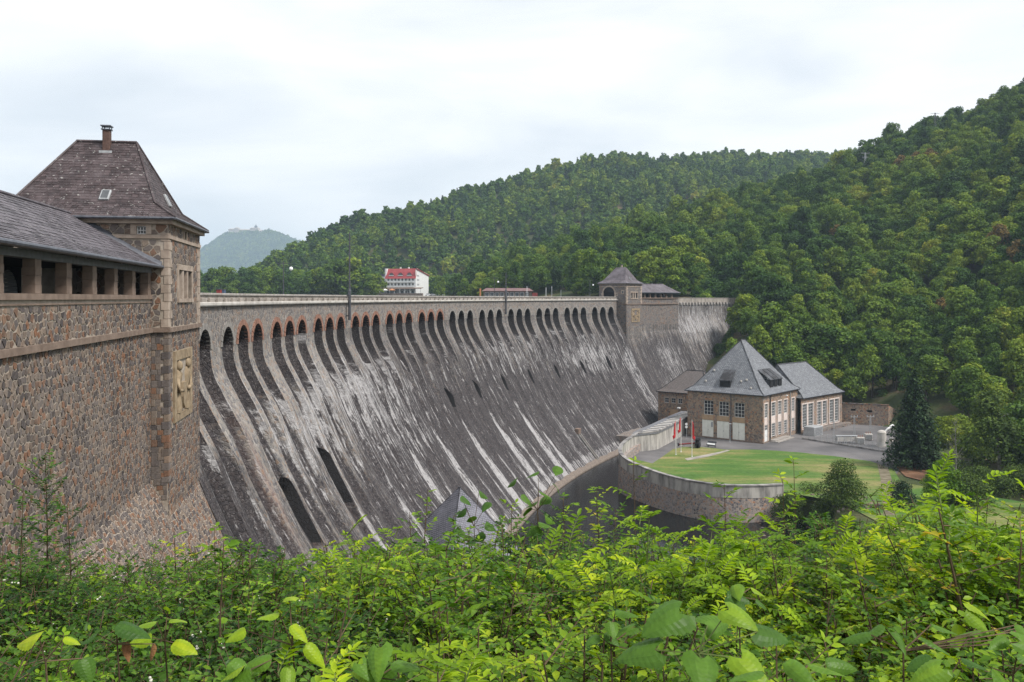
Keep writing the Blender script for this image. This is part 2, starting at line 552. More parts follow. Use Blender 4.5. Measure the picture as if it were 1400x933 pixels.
M['glass_grey'] = noisy("grey_window_glass", (.055, .06, .065), (.12, .125, .13), 0.5, 0.2, 0, spec=0.6)
M['white'] = noisy("white_paint", (.62, .62, .62), (.74, .74, .73), 1.5, 0.6, 0.05)
M['cream'] = noisy("cream_door_paint", (.70, .70, .64), (.80, .80, .74), 1.2, 0.6, 0.05)
M['pinkish'] = noisy("pink_render", (.58, .49, .45), (.70, .61, .57), 1.2, 0.8, 0.1)
M['tan'] = noisy("tan_render", (.36, .25, .16), (.44, .31, .20), 1.2, 0.85, 0.1)
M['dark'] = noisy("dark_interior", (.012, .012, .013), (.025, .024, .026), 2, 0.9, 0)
M['black'] = noisy("black_metal", (.014, .014, .016), (.030, .030, .034), 4, 0.5, 0.05, spec=0.5)
M['grey_metal'] = noisy("grey_metal", (.28, .29, .30), (.40, .41, .42), 4, 0.45, 0.05, spec=0.5)
M['dark_metal'] = noisy("dark_grey_mast", (.045, .047, .055), (.075, .078, .09), 4, 0.5, 0.05, spec=0.5)
M['shutter'] = noisy("grey_shutter", (.26, .265, .27), (.34, .345, .35), 2, 0.6, 0.1)
M['red'] = noisy("red_cloth", (.52, .03, .035), (.62, .045, .05), 4, 0.8, 0.1)
M['red_paint'] = noisy("red_paint", (.17, .03, .028), (.24, .045, .04), 4, 0.5, 0.1)
M['blue_paint'] = noisy("blue_paint", (.05, .08, .13), (.08, .11, .17), 4, 0.5, 0.1)
M['orange'] = noisy("orange_paint", (.42, .16, .06), (.50, .22, .09), 4, 0.6, 0.1)
M['wood'] = noisy("weathered_wood", (.16, .12, .085), (.26, .20, .15), 5, 0.85, 0.2, (1, 1, 0.1))
M['asphalt'] = noisy("asphalt", (.085, .082, .085), (.165, .155, .155), 0.12, 0.9, 0.1, detail=9)
M['gravel'] = noisy("gravel_path", (.22, .20, .18), (.36, .33, .29), 0.5, 0.95, 0.3, detail=9)
M['rust'] = noisy("iron_rust_stone", (.13, .105, .09), (.22, .18, .15), 2, 0.9, 0.2)
M['bark'] = noisy("tree_bark", (.045, .036, .028), (.10, .083, .065), 3, 0.95, 0.4, (1, 1, 0.2))
M['birch_bark'] = noisy("birch_bark", (.14, .135, .12), (.26, .25, .23), 2, 0.9, 0.3, (1, 1, 2))
M['twig'] = noisy("shrub_twig", (.06, .040, .025), (.13, .09, .055), 8, 0.9, 0.2)
M['green_stem'] = noisy("green_stem", (.07, .10, .025), (.13, .16, .05), 8, 0.8, 0.1)
M['berry'] = noisy("white_berry", (.46, .45, .38), (.60, .58, .50), 6, 0.5, 0.0)
M['chimney'] = noisy('dark_brick', (.075, .045, .038), (.13, .08, .065), 6, 0.9, 0.3)
M['globe'] = noisy("lamp_globe", (.82, .82, .80), (.88, .88, .86), 3, 0.3, 0)
M['castle'] = noisy("castle_stone", (.36, .31, .27), (.48, .42, .37), 0.1, 0.9, 0.1)

GREENS = [(0.0, (.011, .034, .009)), (0.2, (.023, .062, .011)), (0.40, (.052, .112, .013)), (0.60, (.108, .180, .016)),
          (0.78, (.195, .255, .022)), (0.90, (.26, .245, .030)), (1.0, (.21, .10, .030))]
M['leaf_rust'] = make_leaf("rust_leaves", [(0.0, (.045, .036, .012)), (0.5, (.135, .092, .026)), (1.0, (.24, .155, .04))], 0.2, 0.6, False)
M['leaf_forest'] = make_leaf("forest_leaves", GREENS, 0.20, 0.6, True, 0.014, 0.30)
M['leaf_spruce'] = make_leaf("spruce_needles", [(0.0, (.010, .024, .012)), (0.6, (.028, .060, .024)), (1.0, (.060, .105, .038))], 0.12, 0.6, False)
M['leaf_birch'] = make_leaf("birch_leaves", [(0.0, (.030, .060, .014)), (0.6, (.080, .130, .024)), (1.0, (.15, .20, .04))], 0.25, 0.6, False)
M['leaf_snow'] = make_leaf("small_oval_leaves", [(0.0, (.014, .046, .011)), (0.45, (.038, .100, .014)), (0.8, (.088, .172, .018)), (0.95, (.20, .27, .03)), (1.0, (.34, .22, .03))], 0.32, 0.42, True, None, 0.65)
M['leaf_mid'] = make_leaf("privet_leaves", [(0.0, (.030, .085, .014)), (0.35, (.080, .180, .016)), (0.7, (.185, .300, .018)), (0.92, (.31, .38, .02)), (1.0, (.38, .25, .03))], 0.38, 0.42, True, None, 0.62)
M['leaf_pinnate'] = make_leaf("pinnate_leaves", [(0.0, (.065, .150, .014)), (0.4, (.140, .260, .014)), (0.8, (.27, .39, .015)), (1.0, (.42, .46, .025))], 0.42, 0.42, True, None, 0.55)
M['leaf_big'] = make_leaf("broad_leaves", [(0.0, (.05, .125, .03)), (0.5, (.12, .235, .03)), (0.8, (.25, .36, .02)), (1.0, (.42, .44, .02))], 0.38, 0.40, False)
M['leaf_dead'] = noisy("withered_leaf", (.16, .065, .03), (.28, .14, .06), 12, 0.8, 0.2)
# ------------------------------------------------------------------ plan of the dam (an arc, convex towards the lake)
RAD, DCX, DCY, TH0 = 305.0, 278.5583, 91.5281, 2.8773
DG, DI = 17.2134, 5.0626            # spacing of the groups of three openings, and inside a group
S_END = 112.3                        # the overflow section runs from -S_END to +S_END along the crest

def arc(s, o=0.0):
    """plan point s metres along the crest, o metres downstream of it"""
    th = TH0 - np.asarray(s, float) / RAD
    r = RAD - np.asarray(o, float)
    return DCX + r * np.cos(th), DCY + r * np.sin(th)

_PD = np.array([(-5, 0), (5.0, 0), (5.9, .10), (6.8, .36), (8, .95), (9.94, 1.98), (11.56, 2.85), (13, 3.45), (15.18, 4.35), (17, 5.2), (19.9, 6.6),
                (24, 8.9), (28.1, 11.5), (32, 14.4), (36, 17.5), (39.76, 20.6), (46, 26.0), (52, 31.5)])
def prof(d):
    """downstream offset of the dam face d metres below the eye (smoothed)"""
    d = np.asarray(d, float)
    s = 0
    for k in (-.8, -.4, 0, .4, .8): s = s + np.interp(d + k, _PD[:, 0], _PD[:, 1])
    return s / 5

# ------------------------------------------------------------------ the ground as one sheet
def RZ(v, Y): return CZ + (Y_HOR - v) / F_PX * Y - 10.0
def RR(px, v, Y): return (px, Y, RZ(v, Y))
_tab = []   # columns: px, [(Y, z) x 8]
def _c(px, *k): _tab.append(((px - 700) / F_PX, k))
B2 = 0.82   # the survey was first laid out 1.22 times deeper
def _col(px, K0, K1, vR, YR, vM, YM, zv=None):
    zR = RZ(vR, YR) - (4.0 if px > 600 else 0); zM = RZ(vM, YM) - float(np.interp(px, [380, 620, 900], [0, 6, 9]))
    ym = (K1[0] + YR) / 2
    zm = K1[1] + (zR - K1[1]) * 0.52
    zval = zR - 25 if zR > 70 else 41.0
    yv = YR + 120
    y5 = (yv + YM) / 2
    _c(px, K0, K1, (ym, zm), (YR, zR), (yv, zval), (y5, zval + (zM - zval) * 0.58), (YM, zM), (YM + 400, zM - 80))
#     px     before     foot        right ridge (px y, dist)   far ridge (px y, dist)
_col(-900, (500, 25), (540, 37), 399, 560, 380, 700)
_col(230, (500, 25), (540, 37), 399, 560, 380, 700)
_col(300, (500, 25), (540, 37), 399, 560, 381, 700)
_col(355, (500, 25), (540, 37), 399, 560, 358, 760)
_col(400, (500, 25), (540, 37), 399, 560, 338, 800)
_col(440, (500, 25), (540, 37), 399, 565, 316, 840)
_col(520, (500, 25), (540, 37), 399, 570, 288, 880)
_col(580, (490, 25), (530, 37), 398, 570, 268, 910)
_col(620, (440, 25), (480, 38), 391, 560, 256, 930)
_col(660, (410, 25), (440, 38), 368, 560, 243, 950)
_col(700, (380, 25), (410, 38), 345, 560, 230, 970)
_col(760, (360, 25), (390, 38), 325, 560, 215, 1000)
_col(800, (345, 25), (370, 38), 312, 560, 210, 1020)
_col(845, (335, 25), (360, 38), 302, 560, 207, 1040)
_col(900, (330, 25), (355, 38), 288, 560, 214, 1080)
_col(950, (330, 25), (352, 38), 275, 560, 211, 1110)
_col(974, (255, 3.5), (302, 17.5), 268, 560, 209, 1130)
_col(1000, (252, 3.5), (316, 28), 262, 560, 208, 1150)
_col(1024, (250, 3.5), (330, 39), 256, 560, 207, 1170)
_col(1070, (250, 4), (330, 38), 243, 555, 204, 1190)
_col(1110, (252, 4.4), (330, 36), 233, 550, 203, 1200)
_col(1160, (250, 4.4), (325, 33), 212, 545, 200, 1220)
_col(1200, (242, 4.4), (315, 31), 192, 540, 198, 1230)
_col(1250, (226, 4.4), (305, 31), 170, 530, 197, 1240)
_col(1300, (212, 4.4), (295, 31), 150, 520, 196, 1250)
_col(1400, (192, 4.4), (275, 33), 112, 500, 194, 1260)
_col(1500, (175, 4.4), (255, 36), 75, 480, 190, 1270)
_col(1700, (140, 4.4), (225, 42), 35, 450, 185, 1280)
_col(2600, (100, 4.4), (190, 46), 10, 430, 185, 1280)
TU = np.array([c[0] for c in _tab]); TY = np.array([[k[0] for k in c[1]] for c in _tab]); TZ = np.array([[k[1] for k in c[1]] for c in _tab])

POOL = [(-40, 20), (-40, 200), (20, 235), (51, 240), (36, 205), (32, 194), (30, 186), (30, 181), (32, 175), (35, 170), (40, 164), (45, 161), (51, 161), (54, 148), (47, 115), (30, 60), (0, 40)]
def inpoly(x, y, poly):
    x = np.asarray(x, float); y = np.asarray(y, float)
    r = np.zeros(x.shape, bool)
    j = len(poly) - 1
    for i in range(len(poly)):
        xi, yi = poly[i]; xj, yj = poly[j]
        c = ((yi > y) != (yj > y)) & (x < (xj - xi) * (y - yi) / (yj - yi + 1e-12) + xi)
        r ^= c
        j = i
    return r

def table(X, Y):
    u = np.clip(X / np.maximum(Y, 25.0), TU[0], TU[-1] - 1e-6)
    i = np.clip(np.searchsorted(TU, u, side='right') - 1, 0, len(TU) - 2)
    w = (u - TU[i]) / (TU[i + 1] - TU[i])
    ky = TY[i] * (1 - w)[..., None] + TY[i + 1] * w[..., None]
    kz = TZ[i] * (1 - w)[..., None] + TZ[i + 1] * w[..., None]
    z = np.full(X.shape, -50.0)
    for k in range(ky.shape[-1] - 1):
        t = np.clip((Y - ky[..., k]) / (ky[..., k + 1] - ky[..., k]), 0, 1)
        zz = kz[..., k] + (kz[..., k + 1] - kz[..., k]) * t
        z = np.where(Y >= ky[..., k], zz, z)
    before = Y < ky[..., 0]
    z = np.where(before, kz[..., 0] - (ky[..., 0] - Y) * 0.7, z)
    slope_zone = np.clip((Y - ky[..., 1]) / 60.0, 0, 1)
    return z, slope_zone

def near_bank(X, Y):
    """the bank the picture is taken from: gentle at the top, then falling steeply to the pool"""
    edge = 8.2 + 0.03 * np.maximum(X, 0) + 1.2 * (vnoise(X * .15 + 9, Y * .05, 3) - .5)
    top = 38.05 - 0.16 * (Y - 0.0) - 0.02 * np.abs(X) + 0.5 * (fbm(X * .35 + 40, Y * .35 + 40, 5) - 0.5)
    top = top + np.maximum(-Y, 0) * 0.25
    fall = 0.78 * np.maximum(Y - edge, 0)
    return top - fall

def ground_z(X, Y):
    X = np.asarray(X, float); Y = np.asarray(Y, float)
    z, sz = table(X, Y)
    n1 = fbm(X / 90.0 + 3, Y / 90.0 + 8, 11, 4) - 0.5
    n2 = fbm(X / 260.0 + 5, Y / 260.0 + 2, 15, 3) - 0.5
    far = np.clip((Y - 600) / 300, 0, 1)
    z = z + sz * (n1 * (9 + 10 * far) + n2 * 34 * far)
    floor = np.where(inpoly(X, Y, POOL), -3.0, 4.84)
    floor = np.where(Y < 45, -3.0, floor)
    r = np.hypot(X - DCX, Y - DCY)
    th = np.arctan2(Y - DCY, X - DCX)
    th = np.where(th < 0, th + 2 * math.pi, th)
    s = (TH0 - th) * RAD
    lake = (r > RAD + 1.5) & (s < 192) & (s > -400)
    dam_foot = (r > RAD - 22) & (s < 152) & (s > -400)
    floor = np.where(dam_foot, -3.0, floor)
    bank = near_bank(X, Y)
    z = np.maximum(np.maximum(z, floor), np.where(lake, -9, bank))
    z = np.where(lake, np.maximum(z, 26.0), z)
    return z

def build_ground():
    rows = np.concatenate([np.linspace(-48, 0, 13)[:-1], np.linspace(0, 20, 22)[:-1], np.linspace(20, 60, 22)[:-1], np.linspace(60, 360, 121)[:-1],
                           np.linspace(360, 700, 86)[:-1], np.linspace(700, 1300, 91)[:-1], np.geomspace(1300, 9000, 24)])
    us = np.concatenate([np.linspace(-2.2, -.75, 16)[:-1], np.linspace(-.75, .85, 213)[:-1], np.linspace(.85, 2.6, 20)])
    U, Yg = np.meshgrid(us, rows)
    X = U * (Yg + 60.0)
    Z = ground_z(X, Yg)
    nr, nc = X.shape
    idx = np.arange(nr * nc).reshape(nr, nc)
    F = np.stack([idx[:-1, :-1], idx[:-1, 1:], idx[1:, 1:], idx[1:, :-1]], -1).reshape(-1, 4)
    n = NT("forest_floor")
    v = n.coord('Object')
    f = n.noise(v, 0.09, 6, 0.6); f2 = n.noise(v, 1.3, 5, 0.6)
    c = n.ramp(f, [(0.3, (.030, .045, .016)), (0.5, (.055, .070, .024)), (0.62, (.085, .070, .038)), (0.75, (.13, .10, .065))])
    c = n.mix(0.6, c, n.ramp(f2, [(0.3, (.5, .5, .5)), (0.7, (1.5, 1.45, 1.3))]), 'MULTIPLY')
    n.col(c); n.rough(0.95); n.bump(f2, 0.6, 0.2)
    o = quick_mesh("ground", np.stack([X, Yg, Z], -1).reshape(-1, 3), F, n.m, smooth=True)
    tag(o, kind="structure")
build_ground()

def build_far_hill():
    """the blue hill across the lake that carries the castle"""
    us = np.linspace(-470, -215, 60) / F_PX
    ys = np.linspace(4700, 6600, 40)
    sky = np.interp(us * F_PX + 700, [230, 262, 285, 300, 316, 330, 352, 366, 382, 400, 420, 450, 485], [368, 352, 337, 326, 318, 316, 315, 317, 321, 330, 338, 352, 372])
    U, Yg = np.meshgrid(us, ys)
    S = np.broadcast_to(sky, U.shape)
    ridge = CZ + (Y_HOR - S) / F_PX * 5600.0 - 18
    t = np.clip(1 - np.abs(Yg - 5600) / 900.0, 0, 1)
    Z = 26 + (ridge - 26) * (t * t * (3 - 2 * t)) ** 0.8
    X = U * Yg
    Z = Z + (fbm(X / 260, Yg / 260, 31) - .5) * 48 * np.clip(t * 2, 0, 1) * (1 - np.clip(t * 6 - 5, 0, 1))
    nr, nc = X.shape
    idx = np.arange(nr * nc).reshape(nr, nc)
    F = np.stack([idx[:-1, :-1], idx[:-1, 1:], idx[1:, 1:], idx[1:, :-1]], -1).reshape(-1, 4)
    o = quick_mesh("far_hill", np.stack([X, Yg, Z], -1).reshape(-1, 3), F, noisy("far_hill_soil", (.03, .05, .02), (.05, .07, .03), 0.02, 0.95, 0), smooth=True)
    tag(o, kind="structure")
    return X, Yg, Z
FAR_HILL = build_far_hill()

def water(name, poly, z, rough, col, nscale):
    n = NT(name)
    v = n.coord('Object')
    n.col(n.ramp(n.noise(v, 0.08, 4), [(0.3, col), (0.7, tuple(c * 1.3 for c in col))]))
    n.rough(rough)
    n.b.inputs['Specular IOR Level'].default_value = 0.5
    n.b.inputs['IOR'].default_value = 1.33
    mp = n.t.nodes.new("ShaderNodeMapping"); mp.inputs['Scale'].default_value = (1, 1, 1)
    n.set(mp.inputs[0], v)
    h = n.math('ADD', n.noise(mp.outputs[0], nscale, 4, 0.6), n.math('MULTIPLY', n.noise(v, nscale * 4, 3), 0.4))
    n.bump(h, 0.35, 0.06)
    V = [(x, y, z) for x, y in poly]
    m = MB(); m.add(V, [tuple(range(len(V)))])
    o = m.build(name, n.m, origin=(0, 0, 0)); tag(o, kind="structure")
water("river_water", [(-60, 15), (-60, 215), (0, 235), (48, 245), (60, 210), (75, 130), (60, 40)], 0.0, 0.06, (.006, .007, .0075), 0.9)
_lk = [tuple(arc(s, -3.0)) for s in np.linspace(190, -330, 40)]
_lk = [(float(a), float(b)) for a, b in _lk]
water("lake_water", _lk + [(-500, -100), (-1500, 600), (-2600, 2700), (-2400, 4800), (-1000, 4800), (-150, 900), (100, 640), (105, 345)], 37.3, 0.08, (.03, .045, .05), 0.5)

# ------------------------------------------------------------------ the dam wall
dam = empty("dam", (*arc(0, 0), 0.0), "long curved rubble masonry dam with a row of arched overflow openings and lime streaked face", "dam")

HW = 1.74                 # half width of an overflow opening
CROWN, SPRING = 2.62, 4.42
BAYS = [(g - 6) * DG + (i - 1) * DI for g in range(13) for i in range(3)]
OUT_S = [-5.2 + 16.894 * k for k in range(-6, 7)]
OUT_OPEN = [k in (-5, -4, 0, 1, 2, 3, 4, 5, 6) for k in range(-6, 7)]

def recess(d):
    """depth of the chute behind the face below each opening"""
    return np.interp(d, [4.3, 5.0, 7.0, 9.0, 11.0, 13.5, 17, 22, 30, 40, 52], [3.4, 2.9, 2.1, 1.6, 1.2, .92, .74, .62, .48, .30, .14])

def smooth01(t):
    t = np.clip(t, 0, 1); return t * t * (3 - 2 * t)

def build_overflow_face():
    cols = {-S_END, S_END}
    xf = np.array([-1, -.994, -.965, -.86, -.6, -.3, 0, .3, .6, .86, .965, .994, 1.0])
    for b in BAYS:
        for x in xf: cols.add(round(b + x * HW, 4))
    for k, o in enumerate(OUT_S):
        if OUT_OPEN[k]:
            hw_ = .85 if k <= 2 else 1.65
            for x in list(np.linspace(-2.0, 2.0, 21)) + [-hw_ - .012, -hw_ + .012, hw_ - .012, hw_ + .012]: cols.add(round(o + x, 4))
    ss = np.array(sorted(cols))
    keep = [0]
    for i in range(1, len(ss)):
        if ss[i] - ss[keep[-1]] > 0.008: keep.append(i)
    ss = ss[keep]
    # break up the wide piers
    ext = []
    for a, b in zip(ss[:-1], ss[1:]):
        ext.append(a)
        if b - a > 0.75:
            k = int((b - a) / 0.6)
            ext += list(a + (b - a) * np.arange(1, k + 1) / (k + 1))
    ext.append(ss[-1]); ss = np.array(ext)
    ds = np.concatenate([np.linspace(SPRING, 8, 15)[:-1], np.linspace(8, 16.8, 26)[:-1], np.linspace(16.8, 22, 21)[:-1], np.linspace(22, 46, 50)])
    S, D = np.meshgrid(ss, ds)
    SC_ = S.copy()
    S = S.copy()
    for kk, oc in enumerate(OUT_S):                                   # draw the columns together along the outline of each outlet
        if not OUT_OPEN[kk]: continue
        near = kk <= 2
        L = 10.0 if near else 6.5; h0_ = .85 if near else 1.65; D0 = 17.0
        x = SC_ - oc
        f = np.where(D < D0 + 1.8, np.sqrt(np.clip(1 - ((D0 + 1.8 - D) / 1.8) ** 2, .004, 1)), np.clip(1 - (D - D0 - 1.8) / (L - 1.8) * .92, .06, 1))
        f = np.where(D < D0, .06 + .94 * smooth01((D0 - D) / 2.0), f)
        f = np.where(D > D0 + L, .08 + .92 * smooth01((D - D0 - L) / 3.0), f)
        ax = np.abs(x)
        xi = np.where(ax <= h0_, ax * f, h0_ * f + (ax - h0_) / (2.0 - h0_) * (2.0 - h0_ * f))
        S = np.where(ax < 2.0, oc + np.sign(x) * xi, S)
    O = prof(D)
    # chutes
    bays = np.array(BAYS)
    j = np.argmin(np.abs(S[..., None] - bays), -1)
    xr = np.abs(S - bays[j]) / HW
    wall = np.clip((.9942 - xr) / 0.029, 0, 1)                        # sheer jambs near the opening
    soft = 1 - np.clip(xr, 0, 1) ** 3.0                            # a shallow flute lower down
    k = smooth01((D - 7.0) / 7.0)
    cross = wall * (1 - k) + soft * k * (xr < 1)
    rec = recess(D)
    gscale = np.where(S < -60, 1.5, 1.0)                            # the flutes nearest the tower are cut deeper
    rec = np.where(D > 9, rec * (1 + (gscale - 1) * smooth01((D - 9) / 5)), rec)
    O = O - cross * rec
    # piers between groups of three stand a little proud
    gp_ = np.abs(((S / DG + 0.5) % 1.0) - 0.5)                      # 0 at group centre, .5 between groups
    O = O + np.clip((gp_ - 0.40) / 0.04, 0, 1) * 0.10 * smooth01((D - 5) / 5)
    # lower outlets: an upright cut into the sloping face
    dark_slot = np.zeros_like(O); hole = np.zeros_like(O)
    for kk, oc in enumerate(OUT_S):
        if not OUT_OPEN[kk]: continue
        near = kk <= 2
        L = 10.0 if near else 6.5
        hw0 = .85 if near else 1.65
        D0 = 17.0
        x = np.abs(SC_ - oc)
        hw = hw0
        t = (D - D0) / L
        inside = (x < hw) & (t > 0) & (t < 1)
        depth = (2.8 if near else 3.2) * np.clip((1 - t) * 1.7, 0, 1)
        O = np.where(inside, O - depth, O)
        dark_slot = np.maximum(dark_slot, inside * np.clip(1.25 - t, 0, 1))
        hole = np.maximum(hole, (x < hw + .02) & (D > D0 - .2) & (D < D0 + (6.0 if near else 3.6)))
    O = O + (fbm(S * 1.3, D * 1.3, 77, 2) - .5) * 0.10
    X, Y = arc(S, O)
    Z = CZ - D
    # ---- weathering written per vertex, with the outlets' shade painted in
    pier = 1 - np.clip((1.15 - xr) / 0.3, 0, 1)
    rib = np.exp(-((xr - 1.0) / 0.16) ** 2)
    left = smooth01((-42 - S) / 30.0)
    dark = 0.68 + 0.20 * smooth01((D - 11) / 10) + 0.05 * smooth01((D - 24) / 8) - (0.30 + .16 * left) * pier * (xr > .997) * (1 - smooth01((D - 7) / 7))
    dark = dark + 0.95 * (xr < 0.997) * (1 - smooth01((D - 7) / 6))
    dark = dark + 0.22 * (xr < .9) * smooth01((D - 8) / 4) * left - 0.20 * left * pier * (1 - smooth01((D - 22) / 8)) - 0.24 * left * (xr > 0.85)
    dark = dark - 0.12 * rib * (1 - smooth01((D - 16) / 8))
    # the darkest stretch at the foot beside the tower
    dark = dark + 0.55 * smooth01((-100 - S) / 4) * smooth01((D - 10) / 3)
    # pale runs
    lime = 0.07 + 0.10 * smooth01((S + 10) / 40) * smooth01((D - 12) / 4)
    lime = lime + 0.40 * np.exp(-((S + 52) / 24.0) ** 2) * np.exp(-((D - 12.5) / 4.8) ** 2)
    lime = lime + 0.30 * np.exp(-((S + 38) / 22.0) ** 2) * np.exp(-((D - 21) / 7.0) ** 2)
    lime = lime + 0.26 * np.exp(-((S + 78) / 14.0) ** 2) * np.exp(-((D - 17) / 7.0) ** 2)
    lime = lime + 0.34 * np.exp(-((S - 88) / 17.0) ** 2) * np.exp(-((D - 16.0) / 5.5) ** 2)
    lime = lime + 0.26 * np.exp(-((S - 40) / 30.0) ** 2) * np.exp(-((D - 12.0) / 3.5) ** 2)
    lime = lime + 0.30 * smooth01((S - 104) / 5) * smooth01((D - 14) / 5) * (1 - smooth01((D - 36) / 4))
    lime = lime + 0.22 * rib * (1 - smooth01((D - 15) / 9)) * smooth01((D - 5) / 3)
    lime = lime + 0.22 * (D > 37.5)
    # tapering pale wedges under the outlets and between them
    for kk, oc in enumerate(OUT_S):
        r_ = random.Random(kk)
        for (so, d0, d1, w1, amp) in ((0.9, 22.0, 41, 1.5, .85), (7.0 + r_.uniform(-1, 1), 27.0 + r_.uniform(-2, 2), 41, 0.8, .7), (-4.2 + r_.uniform(-1.5, 1.5), 29.0 + r_.uniform(-3, 3), 41, .55, .55), (3.6, 18 + r_.uniform(-2, 5), 34, .4, .45)):
            amp *= (1.0 if kk in (6, 7, 8) else (0.75 if kk < 6 else (.38, .3, .22, .22)[kk - 9])) * r_.uniform(.7, 1.0)
            t = (D - d0) / (d1 - d0)
            w = w1 * np.clip(t * 1.8, 0.05, 1)
            m = (t > 0) * (.55 + .75 * fbm(S * 1.4, D * .35, 90 + kk, 3)) * np.exp(-(np.abs(S - oc - so - 0.6 * t) / w) ** 4) * np.clip(t * 9, 0, 1)
            lime = lime + amp * m
            dark = dark - 0.4 * m * amp
    rust = 0.7 * np.exp(-((S + 96) / .6) ** 2) * np.exp(-((D - 16) / 5.0) ** 2) + 0.0
    rust = rust + 0.35 * dark_slot * (D > 21)
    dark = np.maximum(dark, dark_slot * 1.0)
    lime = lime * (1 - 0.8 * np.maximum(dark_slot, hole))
    dark = np.where(hole > 0, 2.0, dark)  # outlet holes and jambs: shade of the recess painted into the colour
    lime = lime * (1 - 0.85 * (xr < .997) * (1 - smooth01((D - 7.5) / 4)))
    tlen = np.concatenate([[0], np.cumsum(np.hypot(np.diff(ds), np.diff(prof(ds))))])
    T = np.broadcast_to(tlen[:, None], S.shape)
    nr, nc = S.shape
    idx = np.arange(nr * nc).reshape(nr, nc)
    F = np.stack([idx[:-1, :-1], idx[1:, :-1], idx[1:, 1:], idx[:-1, 1:]], -1).reshape(-1, 4)
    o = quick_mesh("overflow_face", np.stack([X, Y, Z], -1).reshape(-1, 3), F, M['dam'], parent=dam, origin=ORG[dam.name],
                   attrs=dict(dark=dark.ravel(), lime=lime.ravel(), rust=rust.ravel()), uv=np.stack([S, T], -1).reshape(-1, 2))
build_overflow_face()

def build_arcade_front():
    """upright masonry around the overflow openings, with soffits and the dark back wall"""
    V, F, UV, DK, LM = [], [], [], [], []
    def quad(pts, dk, lm=0.1):
        b = len(V)
        for s, o, d in pts:
            x, y = arc(s, o); V.append((float(x), float(y), CZ - d)); UV.append((s, d)); DK.append(dk); LM.append(lm)
        F.append((b, b + 1, b + 2, b + 3))
    d_top = 0.50
    edges = [-S_END] + sum([[b - HW, b + HW] for b in BAYS], []) + [S_END]
    for a, b in zip(edges[0::2], edges[1::2]):                       # piers
        n = max(1, int((b - a) / 0.8))
        for k in range(n):
            s0, s1 = a + (b - a) * k / n, a + (b - a) * (k + 1) / n
            quad([(s0, 0, SPRING), (s1, 0, SPRING), (s1, 0, d_top), (s0, 0, d_top)], 0.12)
    for b in BAYS:
        n = 14
        xs = -HW * np.cos(np.pi * np.arange(n + 1) / n)
        da = SPRING - np.sqrt(np.clip(HW ** 2 - xs ** 2, 0, None)) * (SPRING - CROWN) / HW
        for k in range(n):
            quad([(b + xs[k], 0, da[k]), (b + xs[k + 1], 0, da[k + 1]), (b + xs[k + 1], 0, d_top), (b + xs[k], 0, d_top)], 0.10)
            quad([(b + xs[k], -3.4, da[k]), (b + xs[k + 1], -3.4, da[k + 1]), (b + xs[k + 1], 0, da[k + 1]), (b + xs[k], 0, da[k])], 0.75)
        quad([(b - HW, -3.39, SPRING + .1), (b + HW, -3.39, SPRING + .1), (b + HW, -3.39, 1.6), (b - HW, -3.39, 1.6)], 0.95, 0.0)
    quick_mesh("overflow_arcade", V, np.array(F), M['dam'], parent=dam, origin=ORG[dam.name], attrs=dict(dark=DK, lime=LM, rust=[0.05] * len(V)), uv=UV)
build_arcade_front()

def build_surrounds():
    for n_, b in enumerate(BAYS):
        g = n_ // 3
        red = (1 <= g <= 6) and not (g == 1 and n_ % 3 == 0)
        m = MB()
        nv = 13
        r0, r1 = HW, HW + 0.52
        ky = (SPRING - CROWN) / HW
        for k in range(nv):
            a0 = math.pi * (k + 0.06) / nv; a1 = math.pi * (k + 0.94) / nv
            pr = 0.07 + 0.03 * rng.random()
            c = []
            for o in (-0.3, pr):
                for r, a in ((r0, a0), (r1, a0), (r1, a1), (r0, a1)):
                    s = b - r * math.cos(a); d = SPRING - r * math.sin(a) * ky
                    x, y = arc(s, o); c.append((x, y, CZ - d))
            m.hexa(c, 0, rng.random())
        m.build("arch_surround", M['redstone'] if red else M['greystone'], dam)
build_surrounds()

def arc_strip(mb, s0, s1, prof_pts, step=2.0, mi=0, dz=None):
    """sweep a closed (o, d) section along the crest"""
    n = max(1, int(abs(s1 - s0) / step))
    V, F = [], []
    k = len(prof_pts)
    for i in range(n + 1):
        s = s0 + (s1 - s0) * i / n
        off = dz(s) if dz else 0.0
        for o, d in prof_pts:
            x, y = arc(s, o); V.append((float(x), float(y), CZ - d - off))
    for i in range(n):
        for j in range(k):
            q = (j + 1) % k
            F.append((i * k + j, i * k + q, (i + 1) * k + q, (i + 1) * k + j))
    F.append(tuple(range(k))); F.append(tuple(n * k + j for j in range(k - 1, -1, -1)))
    mb.add(V, F, mi)

